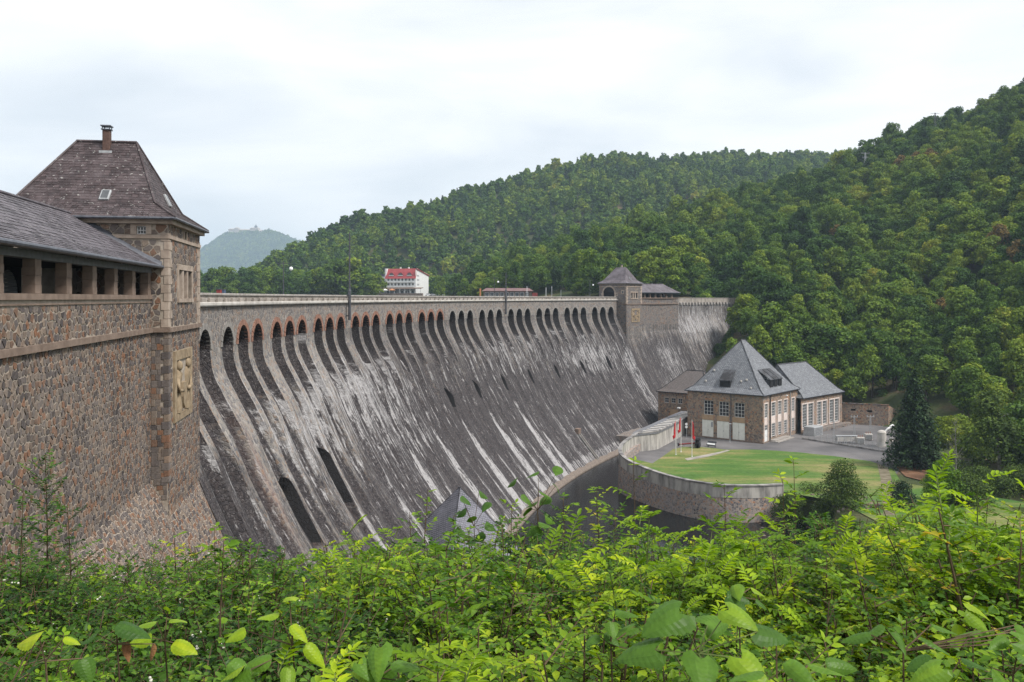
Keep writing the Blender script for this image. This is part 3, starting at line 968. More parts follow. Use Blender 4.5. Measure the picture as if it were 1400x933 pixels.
def crest_rise(s): return -(-.02 - .0026 * (s + 112))       # the parapet rises a little towards the far tower
def build_parapet():
    m = MB(); arc_strip(m, -S_END, S_END, [(-.55, -.25), (.02, -.25), (.02, .16), (-.55, .5)], 2.0); m.build("parapet_wall", M['parapet'], dam)
    m = MB(); arc_strip(m, -S_END, S_END, [(-.62, -.45), (.12, -.45), (.16, -.40), (.16, -.262), (-.62, -.262)], 2.0, dz=lambda s: -0.0); m.build("parapet_coping", M['coping'], dam)
    m = MB(); arc_strip(m, -S_END, S_END, [(-.3, .40), (.30, .34), (.34, .40), (.34, .60), (.28, .70), (-.3, .72)], 2.0); m.build("cornice", M['cornice'], dam)
    s = -S_END + 1.0; proto = None
    while s < S_END - 1.5:
        m = MB()
        w = 1.42
        P = lambda a, o, d: (*arc(s + a, o), CZ - d)
        m.bevel_box(0, w, -.2, .22, .345, -.02, -.03, P)
        m.build("corbel_block", M['parapet'], dam)
        s += 2.36
    m = MB(); arc_strip(m, -S_END, S_END, [(-6.6, -.45), (-5.95, -.45), (-5.95, 3), (-6.6, 3)], 3.0); m.build("lake_side_parapet", M['parapet'], dam)
    m = MB(); arc_strip(m, -400, 200, [(-7.0, 1.5), (-3.7, 1.5), (-3.7, 16), (-7.0, 16)], 5.0); m.build("dam_core", M['rubble'], dam)
build_parapet()
m = MB(); arc_strip(m, -400, 205, [(-6.0, .78), (-.5, .78), (-.5, .98), (-6.0, .98)], 4.0)
tag(m.build("crest_road", M['asphalt']), kind="structure")

def build_toe():
    m = MB()
    arc_strip(m, -60, 116, [(19.8, 38.9), (20.9, 39.35), (21.3, 39.5), (21.5, 41), (19.0, 41)], 2.0)
    m.build("toe_ledge", M['rust'], dam)
    # two rails of a small sluice that runs down to the pool
    for so in (-.55, .55):
        m = MB()
        pts = [(*arc(53.5 + so + (d - 34) * .05, prof(d) + .18), CZ - d) for d in np.linspace(33.0, 39.2, 8)]
        m.tube([(float(a), float(b), float(c)) for a, b, c in pts], .17, 6)
        m.build("sluice_rail", M['greystone'], dam)
    m = MB()
    P = lambda a, o, d: (*arc(53.5 + a, prof(33.0) + o), CZ - d)
    m.bevel_box(-.85, .85, -.8, .35, 33.2, 31.9, .08, P)
    m.build("sluice_head", M['sand_dark'], dam)
build_toe()

def build_right_section(s0, s1):
    """plain face between the far gatehouse and the hillside"""
    ss = np.arange(s0, s1 + .1, 0.7)
    ds = np.concatenate([np.linspace(1.6, 12, 18)[:-1], np.linspace(12, 46, 40)])
    S, D = np.meshgrid(ss, ds)
    O = prof(D) + (fbm(S * .9, D * .25, 5, 3) - .5) * .12
    X, Y = arc(S, O)
    dark = 0.50 + 0.16 * smooth01((D - 12) / 10)
    lime = 0.26 + 0.22 * np.exp(-((S - 160) / 14) ** 2) * np.exp(-((D - 10) / 6) ** 2) + .1 * (D < 12)
    idx = np.arange(S.size).reshape(S.shape)
    F = np.stack([idx[:-1, :-1], idx[1:, :-1], idx[1:, 1:], idx[:-1, 1:]], -1).reshape(-1, 4)
    quick_mesh("plain_face", np.stack([X, Y, CZ - D], -1).reshape(-1, 3), F, M['dam'], parent=dam, origin=ORG[dam.name],
               attrs=dict(dark=dark.ravel(), lime=lime.ravel(), rust=np.zeros(S.size)), uv=np.stack([S, D], -1).reshape(-1, 2))
    m = MB(); arc_strip(m, s0, s1 + 8, [(-.55, .0), (.12, .0), (.12, 1.5), (-.55, 1.7)], 3.0); m.build("parapet_wall", M['parapet'], dam)
    m = MB(); arc_strip(m, s0, s1 + 8, [(-.6, -.16), (.2, -.16), (.2, -.003), (-.6, -.003)], 3.0); m.build("parapet_coping", M['coping'], dam)
    s = s0 + .4
    while s < s1:
        m = MB(); P = lambda a, o, d: (*arc(s + a, o), CZ - d)
        m.bevel_box(0, .95, -.2, .42, 2.25, 1.45, .05, P); m.build("corbel_block", M['coping'], dam)
        s += 1.9
build_right_section(147.2, 193.5)
# ------------------------------------------------------------------ rubble stones, built one by one
def clip_half(poly, nx, ny, c):
    out = []
    n = len(poly)
    for i in range(n):
        p = poly[i]; q = poly[(i + 1) % n]
        dp = p[0] * nx + p[1] * ny - c; dq = q[0] * nx + q[1] * ny - c
        if dp <= 0: out.append(p)
        if (dp < 0 < dq) or (dq < 0 < dp):
            t = dp / (dp - dq); out.append((p[0] + (q[0] - p[0]) * t, p[1] + (q[1] - p[1]) * t))
    return out

def stone_cells(W, H, size, seed, aspect=1.15):
    """irregular cells covering a W x H panel: list of polygons"""
    r = random.Random(seed)
    dx, dy = size * aspect, size / aspect
    nx, ny = max(1, int(round(W / dx))), max(1, int(round(H / dy)))
    dx, dy = W / nx, H / ny
    P = {}
    for j in range(-2, ny + 2):
        for i in range(-2, nx + 2):
            P[i, j] = ((i + .5 + (.5 if j % 2 else 0) * .8 + r.uniform(-.36, .36)) * dx, (j + .5 + r.uniform(-.36, .36)) * dy)
    out = []
    for j in range(ny):
        for i in range(-1, nx + 1):
            x, y = P[i, j]
            poly = [(x - dx * 1.6, y - dy * 1.6), (x + dx * 1.6, y - dy * 1.6), (x + dx * 1.6, y + dy * 1.6), (x - dx * 1.6, y + dy * 1.6)]
            for b in (-2, -1, 0, 1, 2):
                for a in (-2, -1, 0, 1, 2):
                    if (a or b) and (i + a, j + b) in P:
                        qx, qy = P[i + a, j + b]
                        nx_, ny_ = qx - x, qy - y
                        c = (qx * qx + qy * qy - x * x - y * y) / 2
                        poly = clip_half(poly, nx_, ny_, c)
                        if len(poly) < 3: break
            for nx_, ny_, c in ((-1, 0, 0), (1, 0, W), (0, -1, 0), (0, 1, H)):
                if len(poly) >= 3: poly = clip_half(poly, nx_, ny_, c)
            if len(poly) >= 3:
                ar = 0.5 * abs(sum(poly[k][0] * poly[(k + 1) % len(poly)][1] - poly[(k + 1) % len(poly)][0] * poly[k][1] for k in range(len(poly))))
                if ar > dx * dy * 0.12: out.append(poly)
    return out

def stone_geo(poly, at, r, joint=0.025, proud=0.045):
    """at(x, y, h) gives the world point h metres in front of the panel"""
    cx = sum(p[0] for p in poly) / len(poly); cy = sum(p[1] for p in poly) / len(poly)
    # drop very short edges
    q = []
    for p in poly:
        if not q or math.hypot(p[0] - q[-1][0], p[1] - q[-1][1]) > 0.05: q.append(p)
    if len(q) > 3 and math.hypot(q[0][0] - q[-1][0], q[0][1] - q[-1][1]) < 0.05: q.pop()
    n = len(q)
    if n < 3: return None
    V = []
    hh = .5 * proud * r.uniform(.55, 1.25)
    for k, (sc, h) in enumerate(((None, -0.012), (None, hh * .5), (0.78, hh))):
        for p in q:
            dx, dy = p[0] - cx, p[1] - cy
            L = math.hypot(dx, dy) + 1e-6
            f = max(0.3, (L - joint * r.uniform(.7, 1.5)) / L) if sc is None else sc
            V.append(at(cx + dx * f, cy + dy * f, h + (r.uniform(-.008, .008) if k == 2 else 0)))
    F = []
    for lv in (0, 1):
        for k in range(n):
            j = (k + 1) % n
            F.append((lv * n + k, lv * n + j, (lv + 1) * n + j, (lv + 1) * n + k))
    F.append(tuple(2 * n + k for k in range(n)))
    return V, F

def stone_panel(owner, at, W, H, size, seed, n_parts, holes=(), key=None, aspect=1.15, joint=0.025, proud=0.045, skip=None, mass_name="rubble_facing"):
    r = random.Random(seed + 100)
    cells = stone_cells(W, H, size, seed, aspect)
    items = []
    for poly in cells:
        cx = sum(p[0] for p in poly) / len(poly); cy = sum(p[1] for p in poly) / len(poly)
        if any(h[0] - .06 < cx < h[1] + .06 and h[2] - .06 < cy < h[3] + .06 for h in holes): continue
        if holes:
            pl = poly; bad = False
            for h in holes:
                if max(p[0] for p in pl) > h[0] and min(p[0] for p in pl) < h[1] and max(p[1] for p in pl) > h[2] and min(p[1] for p in pl) < h[3]:
                    # clip away from the nearest side of the hole
                    ds = [(h[0] - cx, (1, 0, h[0])), (cx - h[1], (-1, 0, -h[1])), (h[2] - cy, (0, 1, h[2])), (cy - h[3], (0, -1, -h[3]))]
                    m = max(ds, key=lambda t: t[0])
                    pl = clip_half(pl, *m[1])
                    if len(pl) < 3: bad = True; break
            if bad: continue
            poly = pl
        if skip and skip(cx, cy): continue
        items.append((cx, cy, poly))
    if key: items.sort(key=lambda t: key(t[0], t[1]))
    mass = MB()
    for k, (cx, cy, poly) in enumerate(items):
        g = stone_geo(poly, at, r, joint, proud)
        if g is None: continue
        t = r.random()
        if k < n_parts:
            m = MB(); m.add(g[0], g[1], 0, t); m.build("stone", M['stone'], owner)
        else:
            mass.add(g[0], g[1], 0, t)
    if mass.n:
        o = mass.build(mass_name, M['stone'], owner); tag(o, kind="stuff")

def wall_holes(mb, at, x0, x1, z0, z1, holes, depth, mi=0, step=None):
    """wall panel with rectangular openings and their reveals; at(x, z, h)"""
    xs = sorted({x0, x1} | {h[0] for h in holes} | {h[1] for h in holes})
    zs = sorted({z0, z1} | {h[2] for h in holes} | {h[3] for h in holes})
    if step:
        e = []
        for a, b in zip(zs[:-1], zs[1:]):
            k = max(1, int(abs(b - a) / step)); e += [a + (b - a) * i / k for i in range(k)]
        zs = e + [zs[-1]]
    for xa, xb in zip(xs[:-1], xs[1:]):
        for za, zb in zip(zs[:-1], zs[1:]):
            mx, mz = (xa + xb) / 2, (za + zb) / 2
            if any(h[0] < mx < h[1] and h[2] < mz < h[3] for h in holes): continue
            mb.add([at(xa, za, 0), at(xb, za, 0), at(xb, zb, 0), at(xa, zb, 0)], [(0, 1, 2, 3)], mi)
    for h in holes:
        c = [(h[0], h[2]), (h[1], h[2]), (h[1], h[3]), (h[0], h[3])]
        for k in range(4):
            p, q = c[k], c[(k + 1) % 4]
            mb.add([at(*p, 0), at(*q, 0), at(*q, -depth), at(*p, -depth)], [(0, 1, 2, 3)], mi)

def window(owner, at, x0, x1, z0, z1, depth, nx, nz, frame=.07, bar=.04, fm='white', gm='glass', name="window", group=None):
    """a window in a reveal: frame and bars, with the pane as its own piece; at(x, z, h)"""
    m = MB()
    P = lambda x, y, z: at(x, z, y)
    y0, y1 = -depth - .03, -depth + .05
    m.box(x0, x1, y0, y1, z0, z0 + frame, P); m.box(x0, x1, y0, y1, z1 - frame, z1, P)
    m.box(x0, x0 + frame, y0, y1 - .003, z0 + frame, z1 - frame, P); m.box(x1 - frame, x1, y0, y1 - .003, z0 + frame, z1 - frame, P)
    for i in range(1, nx):
        x = x0 + (x1 - x0) * i / nx
        m.box(x - bar / 2, x + bar / 2, y0 + .01, y1 - .012, z0 + frame, z1 - frame, P)
    for j in range(1, nz):
        z = z0 + (z1 - z0) * j / nz
        m.box(x0 + frame, x1 - frame, y0 + .012, y1 - .015, z - bar / 2, z + bar / 2, P)
    w = m.build(name, M[fm], owner)
    g = MB(); g.box(x0 + .01, x1 - .01, -depth - .07, -depth - .032, z0 + .01, z1 - .01, P)
    g.build("pane", M[gm], w)
    return w

def slates(owner, rows_fn, n_rows, width, name, mat, n_parts, seed, thick=0.014, key=None):
    """rows_fn(k) -> (left, right) ends of the course k (0 = eave) for k in 0..n_rows; each slate is a tilted plate"""
    r = random.Random(seed)
    items = []
    for k in range(n_rows):
        L0, R0 = (np.array(p) for p in rows_fn(k)); L1, R1 = (np.array(p) for p in rows_fn(k + 1))
        n0 = np.cross(R0 - L0, L1 - L0); n0 = n0 / (np.linalg.norm(n0) + 1e-9)
        if n0[2] < 0: n0 = -n0
        w = np.linalg.norm(R0 - L0)
        n = max(1, int(round(w / width)))
        off = 0.5 if k % 2 else 0.0
        for i in range(n + (1 if off else 0)):
            a, b = max(0, (i - off) / n), min(1, (i + 1 - off) / n)
            if b - a < 1e-3: continue
            g = 0.06 / n
            lift = thick * r.uniform(.8, 2.0)
            p = [L0 + (R0 - L0) * (a + g), L0 + (R0 - L0) * (b - g), L1 + (R1 - L1) * (b - g), L1 + (R1 - L1) * (a + g)]
            dn = (L0 - L1) * 0.06 * r.uniform(-1, 1)
            low0 = [p[0] + dn + n0 * 0.004, p[1] + dn + n0 * 0.004]; low1 = [p[0] + dn + n0 * lift, p[1] + dn + n0 * lift]
            up = [p[2] + n0 * .005, p[3] + n0 * .005]
            V = [low0[0], low0[1], low1[1], low1[0], up[0], up[1]]
            items.append((V, r.random()))
    if key: items.sort(key=lambda t: key(t[0][0]))
    mass = MB()
    Fs = [(0, 1, 2, 3), (3, 2, 4, 5), (0, 3, 5), (1, 4, 2)]
    for q, (V, t) in enumerate(items):
        if q < n_parts:
            m = MB(); m.add(V, Fs, 0, t); m.build("slate", mat, owner)
        else: mass.add(V, Fs, 0, t)
    if mass.n: tag(mass.build(name, mat, owner), kind="stuff")

# ------------------------------------------------------------------ the two gatehouses with their open galleries
TA, TB = 9.75, 9.7        # size of a gatehouse along and across the crest
O_T = 3.28                # its face stands this far downstream of the crest line
WB = -0.95                # the gallery wall stands back from it
E0 = np.array((-21.57, 60.57)); AD = np.array((.1640, -.9865)); BD = np.array((.9865, .1640))
WD = np.array((.178, -.984)); W0 = E0 + AD * TA + BD * WB; WN = np.array((.984, .178))
def P_near(a, b, d):
    if a > TA + 1e-6:                                     # the gallery swings very slightly
        p = W0 + WD * (a - TA) + WN * (b - WB)
    else: p = E0 + AD * a + BD * b
    return np.array((p[0], p[1], CZ - d))
def P_far(a, b, d):
    x, y = arc(S_END + a, O_T + b); return np.array((float(x), float(y), CZ - d))

def batter(d, base): return np.maximum(base, prof(d) - O_T)

def profile_panel(base, d0, d1):
    """arc-length parametrisation of a wall that is upright above and follows the dam's batter below"""
    ds = np.linspace(d0, d1, 200); bs = batter(ds, base)
    t = np.concatenate([[0], np.cumsum(np.hypot(np.diff(ds), np.diff(bs)))])
    return ds, bs, t

def weathered(P, owner, a0, a1, bs, ds):
    """lower wall of the far gatehouse, stained like the dam"""
    aa = np.linspace(a0, a1, max(6, int((a1 - a0) / .8)))
    V, dk, lm, uv = [], [], [], []
    for b, d in zip(bs, ds):
        for a in aa:
            V.append(P(a, float(b), float(d))); uv.append((a + 300, d))
            w = smooth01((d - 9) / 9)
            dk.append(.34 + .34 * w + .1 * smooth01((a - 8) / 8)); lm.append(.03 + .30 * w * math.exp(-((a - 22) / 9.0) ** 2) + .1 * w)
    n = len(aa); idx = np.arange(len(V)).reshape(-1, n)
    F = np.stack([idx[:-1, :-1], idx[1:, :-1], idx[1:, 1:], idx[:-1, 1:]], -1).reshape(-1, 4)
    quick_mesh("weathered_wall", V, F, M['dam'], parent=owner, origin=ORG[owner.name], attrs=dict(dark=dk, lime=lm, rust=[0] * len(V)), uv=uv)

def gatehouse(P, near, lab_tower, lab_wing, wing_end, group):
    inn = .004 if near else 0.0
    SM = M['mortar'] if near else M['rubble_far']
    TW = empty("gatehouse", P(TA / 2, -TB / 2, 20), lab_tower, "gatehouse", group)
    # ---------- downstream face
    holes = [(2.85, 6.95, -1.75, .02), (4.55, 5.25, -4.22, -3.72)]
    m = MB()
    at_up = lambda a, d, h: P(a, h, d)
    wall_holes(m, at_up, 0, TA, -4.4, 1.8, holes, .45)
    ds, bs, ts = profile_panel(0, 1.8, 30 if near else 43)
    kmax = 199 if near else 33
    if not near: weathered(P, TW, 0, TA, bs[33:], ds[33:])
    for k in range(0, kmax, 1):
        k2 = min(k + 1, 199)
        for i in range(5):
            a0, a1 = TA * i / 5, TA * (i + 1) / 5
            m.add([P(a0, bs[k] - inn, ds[k]), P(a1, bs[k] - inn, ds[k]), P(a1, bs[k2] - inn, ds[k2]), P(a0, bs[k2] - inn, ds[k2])], [(0, 1, 2, 3)])
    # side towards the gallery and side towards the overflow
    gate = (-8.15, -4.25); GS = -1.6
    for a in (TA, 0.0):
        for k in range(0, 199, 4):
            k2 = min(k + 4, 199)
            back = WB if a else -O_T
            lo0 = max(prof(ds[k]) - O_T, back) - .05; lo1 = max(prof(ds[k2]) - O_T, back) - .05
            if lo0 > bs[k] - .02 and lo1 > bs[k2] - .02 and ds[k] > 14: continue
            m.add([P(a, lo0, ds[k]), P(a, bs[k], ds[k]), P(a, bs[k2], ds[k2]), P(a, lo1, ds[k2])], [(0, 1, 2, 3)])
        at_s = (lambda x, d, h, a=a: P(a + (h if a else -h), x, d))
        if near and a: hs = [(-1.72, -1.2, -4.17, -3.70)]
        else: hs = [(gate[0], gate[1], GS, 1.0)]
        if near and not a: hs = [(gate[0], gate[1], GS, 1.0)]
        wall_holes(m, at_s, -TB, 0, -4.4, 1.8, hs, .4)
        if not (near and a):                                     # round head of the gateway
            n = 12; cxg = (gate[0] + gate[1]) / 2; R = (gate[1] - gate[0]) / 2
    m.add([P(0, -TB, -4.4), P(TA, -TB, -4.4), P(TA, -TB, 3), P(0, -TB, 3)], [(0, 1, 2, 3)])
    m.build("wall", SM, TW)
    # gateway: dark vault and stone ring on the side that faces the overflow
    cxg = (gate[0] + gate[1]) / 2; R = (gate[1] - gate[0]) / 2
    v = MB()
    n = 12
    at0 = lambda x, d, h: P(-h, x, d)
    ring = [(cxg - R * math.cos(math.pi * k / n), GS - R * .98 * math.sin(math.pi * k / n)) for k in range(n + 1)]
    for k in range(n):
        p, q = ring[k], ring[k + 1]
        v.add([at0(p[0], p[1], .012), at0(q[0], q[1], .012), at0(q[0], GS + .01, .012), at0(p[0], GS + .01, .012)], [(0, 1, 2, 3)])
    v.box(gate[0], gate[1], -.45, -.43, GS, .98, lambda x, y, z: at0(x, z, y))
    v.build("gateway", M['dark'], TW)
    vb = MB()
    for k in range(n):
        a0, a1 = math.pi * (k + .05) / n, math.pi * (k + .95) / n
        c = []
        for h in (-.2, .07):
            for rr, aa in ((R, a0), (R + .5, a0), (R + .5, a1), (R, a1)):
                c.append(at0(cxg - rr * math.cos(aa), GS - rr * .98 * math.sin(aa), h))
        vb.hexa(c)
    for sgn in (-1, 1):
        for q in range(4):
            x0 = cxg + sgn * R; x1 = cxg + sgn * (R + (.6 if q % 2 else .8))
            vb.box(min(x0, x1), max(x0, x1), -.2, .07, GS + .02 + q * .6, GS + .58 + q * .6, lambda x, y, z: at0(x, z, y))
    vb.build("gateway_surround", M['sandstone'], TW)
    for (x0, x1, d0, d1) in ((-3.75, -3.2, -1.5, -.9), (-1.65, -1.0, -2.2, -1.5)):
        fr = MB(); PB = lambda x, y, z: at0(x, z, y)
        e = .22
        fr.box(x0 - e, x1 + e, -.1, .06, d0 - e, d0, PB); fr.box(x0 - e, x1 + e, -.1, .06, d1, d1 + e, PB)
        fr.box(x0 - e, x0, -.1, .057, d0, d1, PB); fr.box(x1, x1 + e, -.1, .057, d0, d1, PB)
        f_ = fr.build("side_window", M['sandstone'], TW)
        g = MB(); g.box(x0, x1, -.1, .02, d0, d1, PB); g.build("pane", M['glass'], f_)
    # ---------- dressed stone
    PA = lambda x, y, z: P(x, y, z)
    def mould(nm, d0, d1, pr, mat, a_in=.0, full=True):
        q = MB()
        lo = -TB - pr if full else -O_T
        q.box(-pr, TA + pr, 0, pr, d0, d1, PA)
        q.box(TA, TA + pr, -TB if full else WB, 0, d0, d1, PA); q.box(-pr, 0, -TB if full else -O_T, 0, d0, d1, PA)
        if full: q.box(-pr, TA + pr, -TB - pr, -TB, d0, d1, PA)
        return q.build(nm, mat, TW)
    mould("string_course", 1.72, 1.98, .16, M['sand_dark'], full=False)
    mould("string_course", -3.66, -3.46, .09, M['sandstone'])
    mould("eaves_cornice", -4.62, -4.30, .30, M['sandstone'])
    k = 0
    d = 1.70
    while d > -3.40:
        h = .50
        w1, w2 = (.95, .55) if k % 2 else (.55, .95)
        for (a0, sg) in ((TA, 1), (0, -1)):
            q = MB()
            x0, x1 = (TA - w1, TA + .045) if sg > 0 else (-.045, w1)
            q.bevel_box(x0, x1, -w2 * .42, .045, d - h + .015, d, .015, PA)
            q.build("quoin_block", M['sandstone'], TW)
        d -= h; k += 1
    # triple window of the downstream face
    fr = MB()
    x0, x1, d0, d1 = holes[0]
    e = .28
    fr.box(x0 - e, x1 + e, -.35, .07, d0 - .3, d0, PA); fr.box(x0 - e - .06, x1 + e + .06, -.35, .12, d1, d1 + .24, PA)
    fr.box(x0 - e, x0, -.35, .067, d0, d1, PA); fr.box(x1, x1 + e, -.35, .067, d0, d1, PA)
    for t in (1 / 3, 2 / 3):
        xm = x0 + (x1 - x0) * t; fr.box(xm - .22, xm + .22, -.35, .03, d0, d1, PA)
    f_ = fr.build("triple_window", M['sandstone'], TW)
    for i in range(3):
        xa = x0 + (x1 - x0) * i / 3 + (.22 if i else 0); xb = x0 + (x1 - x0) * (i + 1) / 3 - (.22 if i < 2 else 0)
        g = MB(); g.box(xa, xb, -.4, -.33, d0, d1, PA); g.build("pane", M['glass_grey'], f_)
    x0, x1, d0, d1 = holes[1]
    fr = MB(); fr.box(x0 - .2, x0, -.1, .05, d0, d1, PA); fr.box(x1, x1 + .2, -.1, .05, d0, d1, PA)
    f_ = fr.build("frieze_window", M['sandstone'], TW)
    g = MB(); g.box(x0, x1, -.42, -.3, d0, d1, PA); g.build("pane", M['glass_grey'], f_)
    # ---------- carved relief: two figures and a shield in a plain frame
    x0, x1, d0, d1 = 3.1, 8.45, 3.2, 7.45
    rl = MB(); rl.box(x0 + .6, x1 - .6, -.25, -.06, d0 + .5, d1 - .35, PA)
    R_ = rl.build("relief_panel", M['relief'], TW)
    q = MB()
    q.box(x0, x1, -.1, .12, d0, d0 + .55, PA); q.box(x0, x1, -.1, .12, d1 - .4, d1, PA)
    q.box(x0, x0 + .65, -.1, .117, d0 + .55, d1 - .4, PA); q.box(x1 - .65, x1, -.1, .117, d0 + .55, d1 - .4, PA)
    q.build("relief_frame", M['relief'], R_)
    for s_ in (-1, 1):
        fg = MB()
        xc = (x0 + x1) / 2 + s_ * 1.25
        prof_ = [(.52, 3.2), (.60, 2.9), (.46, 2.2), (.38, 1.75), (.50, 1.2), (.56, .85), (.30, .55)]
        V = []; nk = 9
        for (rr, zz) in prof_:
            for kk in range(nk):
                an = math.pi * kk / (nk - 1)
                rip = 1 + .14 * math.sin(kk * 2.4 + zz * 1.3)
                V.append(P(xc - rr * math.cos(an) * rip, -.08 + rr * .55 * math.sin(an) * rip, d0 + .6 + zz))
        Fc = [(i * nk + kk, i * nk + kk + 1, (i + 1) * nk + kk + 1, (i + 1) * nk + kk) for i in range(len(prof_) - 1) for kk in range(nk - 1)]
        fg.add(V, Fc)
        hd = []
        for i in range(6):
            for kk in range(8):
                th, ph = math.pi * i / 5, 2 * math.pi * kk / 8
                hd.append(P(xc + s_ * .05 + .27 * math.sin(th) * math.cos(ph), .08 + .24 * math.sin(th) * math.sin(ph), d0 + .92 + .33 * -math.cos(th)))
        fg.add(hd, [(i * 8 + kk, i * 8 + (kk + 1) % 8, (i + 1) * 8 + (kk + 1) % 8, (i + 1) * 8 + kk) for i in range(5) for kk in range(8)])
        arm = [P(xc + s_ * .4, .1, d0 + 1.7), P(xc + s_ * .62, .18, d0 + 2.4), P(xc - s_ * .45, .22, d0 + 2.5)]
        fg.tube(arm, [.16, .15, .11], 6)
        fg.build("carved_figure", M['relief'], R_, smooth=True)
    sh = MB()
    xs = (x0 + x1) / 2
    out = [(-.55, 2.0), (.55, 2.0), (.6, 2.9), (.4, 3.35), (0, 3.7), (-.4, 3.35), (-.6, 2.9)]
    V = [P(xs + x, -.06, d0 + d_) for x, d_ in out] + [P(xs + x * .9, .2, d0 + .1 + d_ * .96) for x, d_ in out]
    nn = len(out)
    sh.add(V, [(k, (k + 1) % nn, (k + 1) % nn + nn, k + nn) for k in range(nn)] + [tuple(range(nn, 2 * nn))])
    sh.build("carved_shield", M['relief'], R_)
    # ---------- roof
    ov_a, ov_b = .62, .48
    ev, kk_, rd = -4.66, -5.62, -9.75
    E4 = [(-ov_a, ov_b), (TA + ov_a, ov_b), (TA + ov_a, -TB - ov_b), (-ov_a, -TB - ov_b)]
    K4 = [(1.0, -.95), (TA - 1.0, -.95), (TA - 1.0, -TB + .95), (1.0, -TB + .95)]
    rf, rbk = (TA / 2, -2.9), (TA / 2, -6.45)
    sl = [(0, 1, rf, rf), (1, 2, rf, rbk), (2, 3, rbk, rbk), (3, 0, rbk, rf)]
    roof = MB()
    uvs = []
    for i, j, tl, tr in sl:
        b0, b1, k0, k1 = P(*E4[i], ev), P(*E4[j], ev), P(*K4[i], kk_), P(*K4[j], kk_)
        t0, t1 = P(*tl, rd), P(*tr, rd)
        roof.add([b0, b1, k1, k0], [(0, 1, 2, 3)])
        w = np.linalg.norm(b1 - b0); wk = np.linalg.norm(k1 - k0); s1 = np.linalg.norm((k0 + k1 - b0 - b1) / 2); s2 = np.linalg.norm((t0 + t1 - k0 - k1) / 2)
        uvs += [(0, 0), (w, 0), ((w + wk) / 2, s1), ((w - wk) / 2, s1)]
        if np.linalg.norm(t0 - t1) < .01:
            roof.add([k0, k1, t0], [(0, 1, 2)]); uvs += [((w - wk) / 2, s1), ((w + wk) / 2, s1), (w / 2, s1 + s2)]
        else:
            wt_ = np.linalg.norm(t1 - t0)
            roof.add([k0, k1, t1, t0], [(0, 1, 2, 3)]); uvs += [((w - wk) / 2, s1), ((w + wk) / 2, s1), ((w + wt_) / 2, s1 + s2), ((w - wt_) / 2, s1 + s2)]
    roof.add([P(*q, ev) for q in E4], [(0, 1, 2, 3)]); uvs += [(0, 0)] * 4
    rmat = M['slate_tower'] if near else M['slate_far']
    RO = roof.build("roof", rmat, TW)
    ul = RO.data.uv_layers.new(name="UVMap")
    for lp in RO.data.loops: ul.data[lp.index].uv = uvs[lp.vertex_index]
    if near:
        for i, j, tl, tr in sl[:2] + sl[3:]:
            b0, b1, k0, k1 = P(*E4[i], ev), P(*E4[j], ev), P(*K4[i], kk_), P(*K4[j], kk_)
            t0, t1 = P(*tl, rd), P(*tr, rd)
            n1, n2 = 7, 23
            def rows(k, b0=b0, b1=b1, k0=k0, k1=k1, t0=t0, t1=t1):
                if k <= n1: t = k / n1; return b0 + (k0 - b0) * t, b1 + (k1 - b1) * t
                t = (k - n1) / n2; return k0 + (t0 - k0) * t, k1 + (t1 - k1) * t
            slates(RO, rows, n1 + n2, .34, "slate_courses", M['slate_tower'], 0, 5 + i)
        rt = MB()
        for i in range(4):
            tp = rf if i in (0, 1) else rbk
            rt.tube([P(*E4[i], ev - .03), P(*K4[i], kk_ - .05), P(*tp, rd - .04)], .075, 5)
        rt.tube([P(*rf, rd - .05), P(*rbk, rd - .05)], .10, 6)
        rt.build("hip_ridge", M['slate_tower'], RO)
    gt = MB()
    for i in range(4):
        j = (i + 1) % 4
        gt.tube([P(E4[i][0] * 1.0, E4[i][1], ev + .06), P(E4[j][0], E4[j][1], ev + .06)], .085, 6)
    gt.build("gutter", M['lead'], TW)
    # chimney and small roof fittings
    ch = MB(); ch.bevel_box(TA / 2 + .05, TA / 2 + .55, -4.80, -4.38, -8.9, -10.45, .03, PA)
    C_ = ch.build("chimney", M['chimney'] if near else M['sandstone'], RO)
    cp = MB(); cp.box(TA / 2 - .0, TA / 2 + .62, -4.86, -4.32, -10.52, -10.46, PA)
    for x in (0, .50):
        for y in (-4.82, -4.40): cp.box(TA / 2 + .02 + x, TA / 2 + .07 + x, y, y + .05, -10.68, -10.52, PA)
    cp.box(TA / 2 - .03, TA / 2 + .65, -4.89, -4.29, -10.74, -10.68, PA)
    cp.build("chimney_cap", M['lead'], RO)
    if near:
        fl = MB(); fl.box(TA / 2 + .3, TA / 2 + .72, -4.95, -4.2, -9.14, -8.98, PA); fl.build("chimney_flashing", M['grey_metal'], RO)
    # skylights lie on the slopes
    def on_slope(i, u, v, w, h, lift, nm, mat):
        ii, jj, tl, tr = sl[i]
        k0, k1 = P(*K4[ii], kk_), P(*K4[jj], kk_); t0, t1 = P(*tl, rd), P(*tr, rd)
        c = (k0 * (1 - u) + k1 * u) * (1 - v) + (t0 * (1 - u) + t1 * u) * v
        ex = (k1 - k0) / np.linalg.norm(k1 - k0); up = ((t0 + t1) - (k0 + k1)); up = up / np.linalg.norm(up)
        nn = np.cross(ex, up); nn = nn if nn[2] > 0 else -nn
        q = MB(); Q = lambda x, y, z: c + ex * x + up * y + nn * z
        q.bevel_box(-w / 2, w / 2, -h / 2, h / 2, 0, lift, .03, Q)
        s_ = q.build(nm, M['grey_metal'], RO)
        g = MB(); g.box(-w / 2 + .08, w / 2 - .08, -h / 2 + .08, h / 2 - .08, lift - .01, lift + .012, Q); g.build("skylight_pane", M[mat], s_) if False else g.build("skylight_glass", M[mat], RO)
    on_slope(1, .36, .10, .55, .85, .14, "skylight", 'glass_grey')
    on_slope(0, .42, .14, .55, .85, .14, "skylight", 'glass_grey')
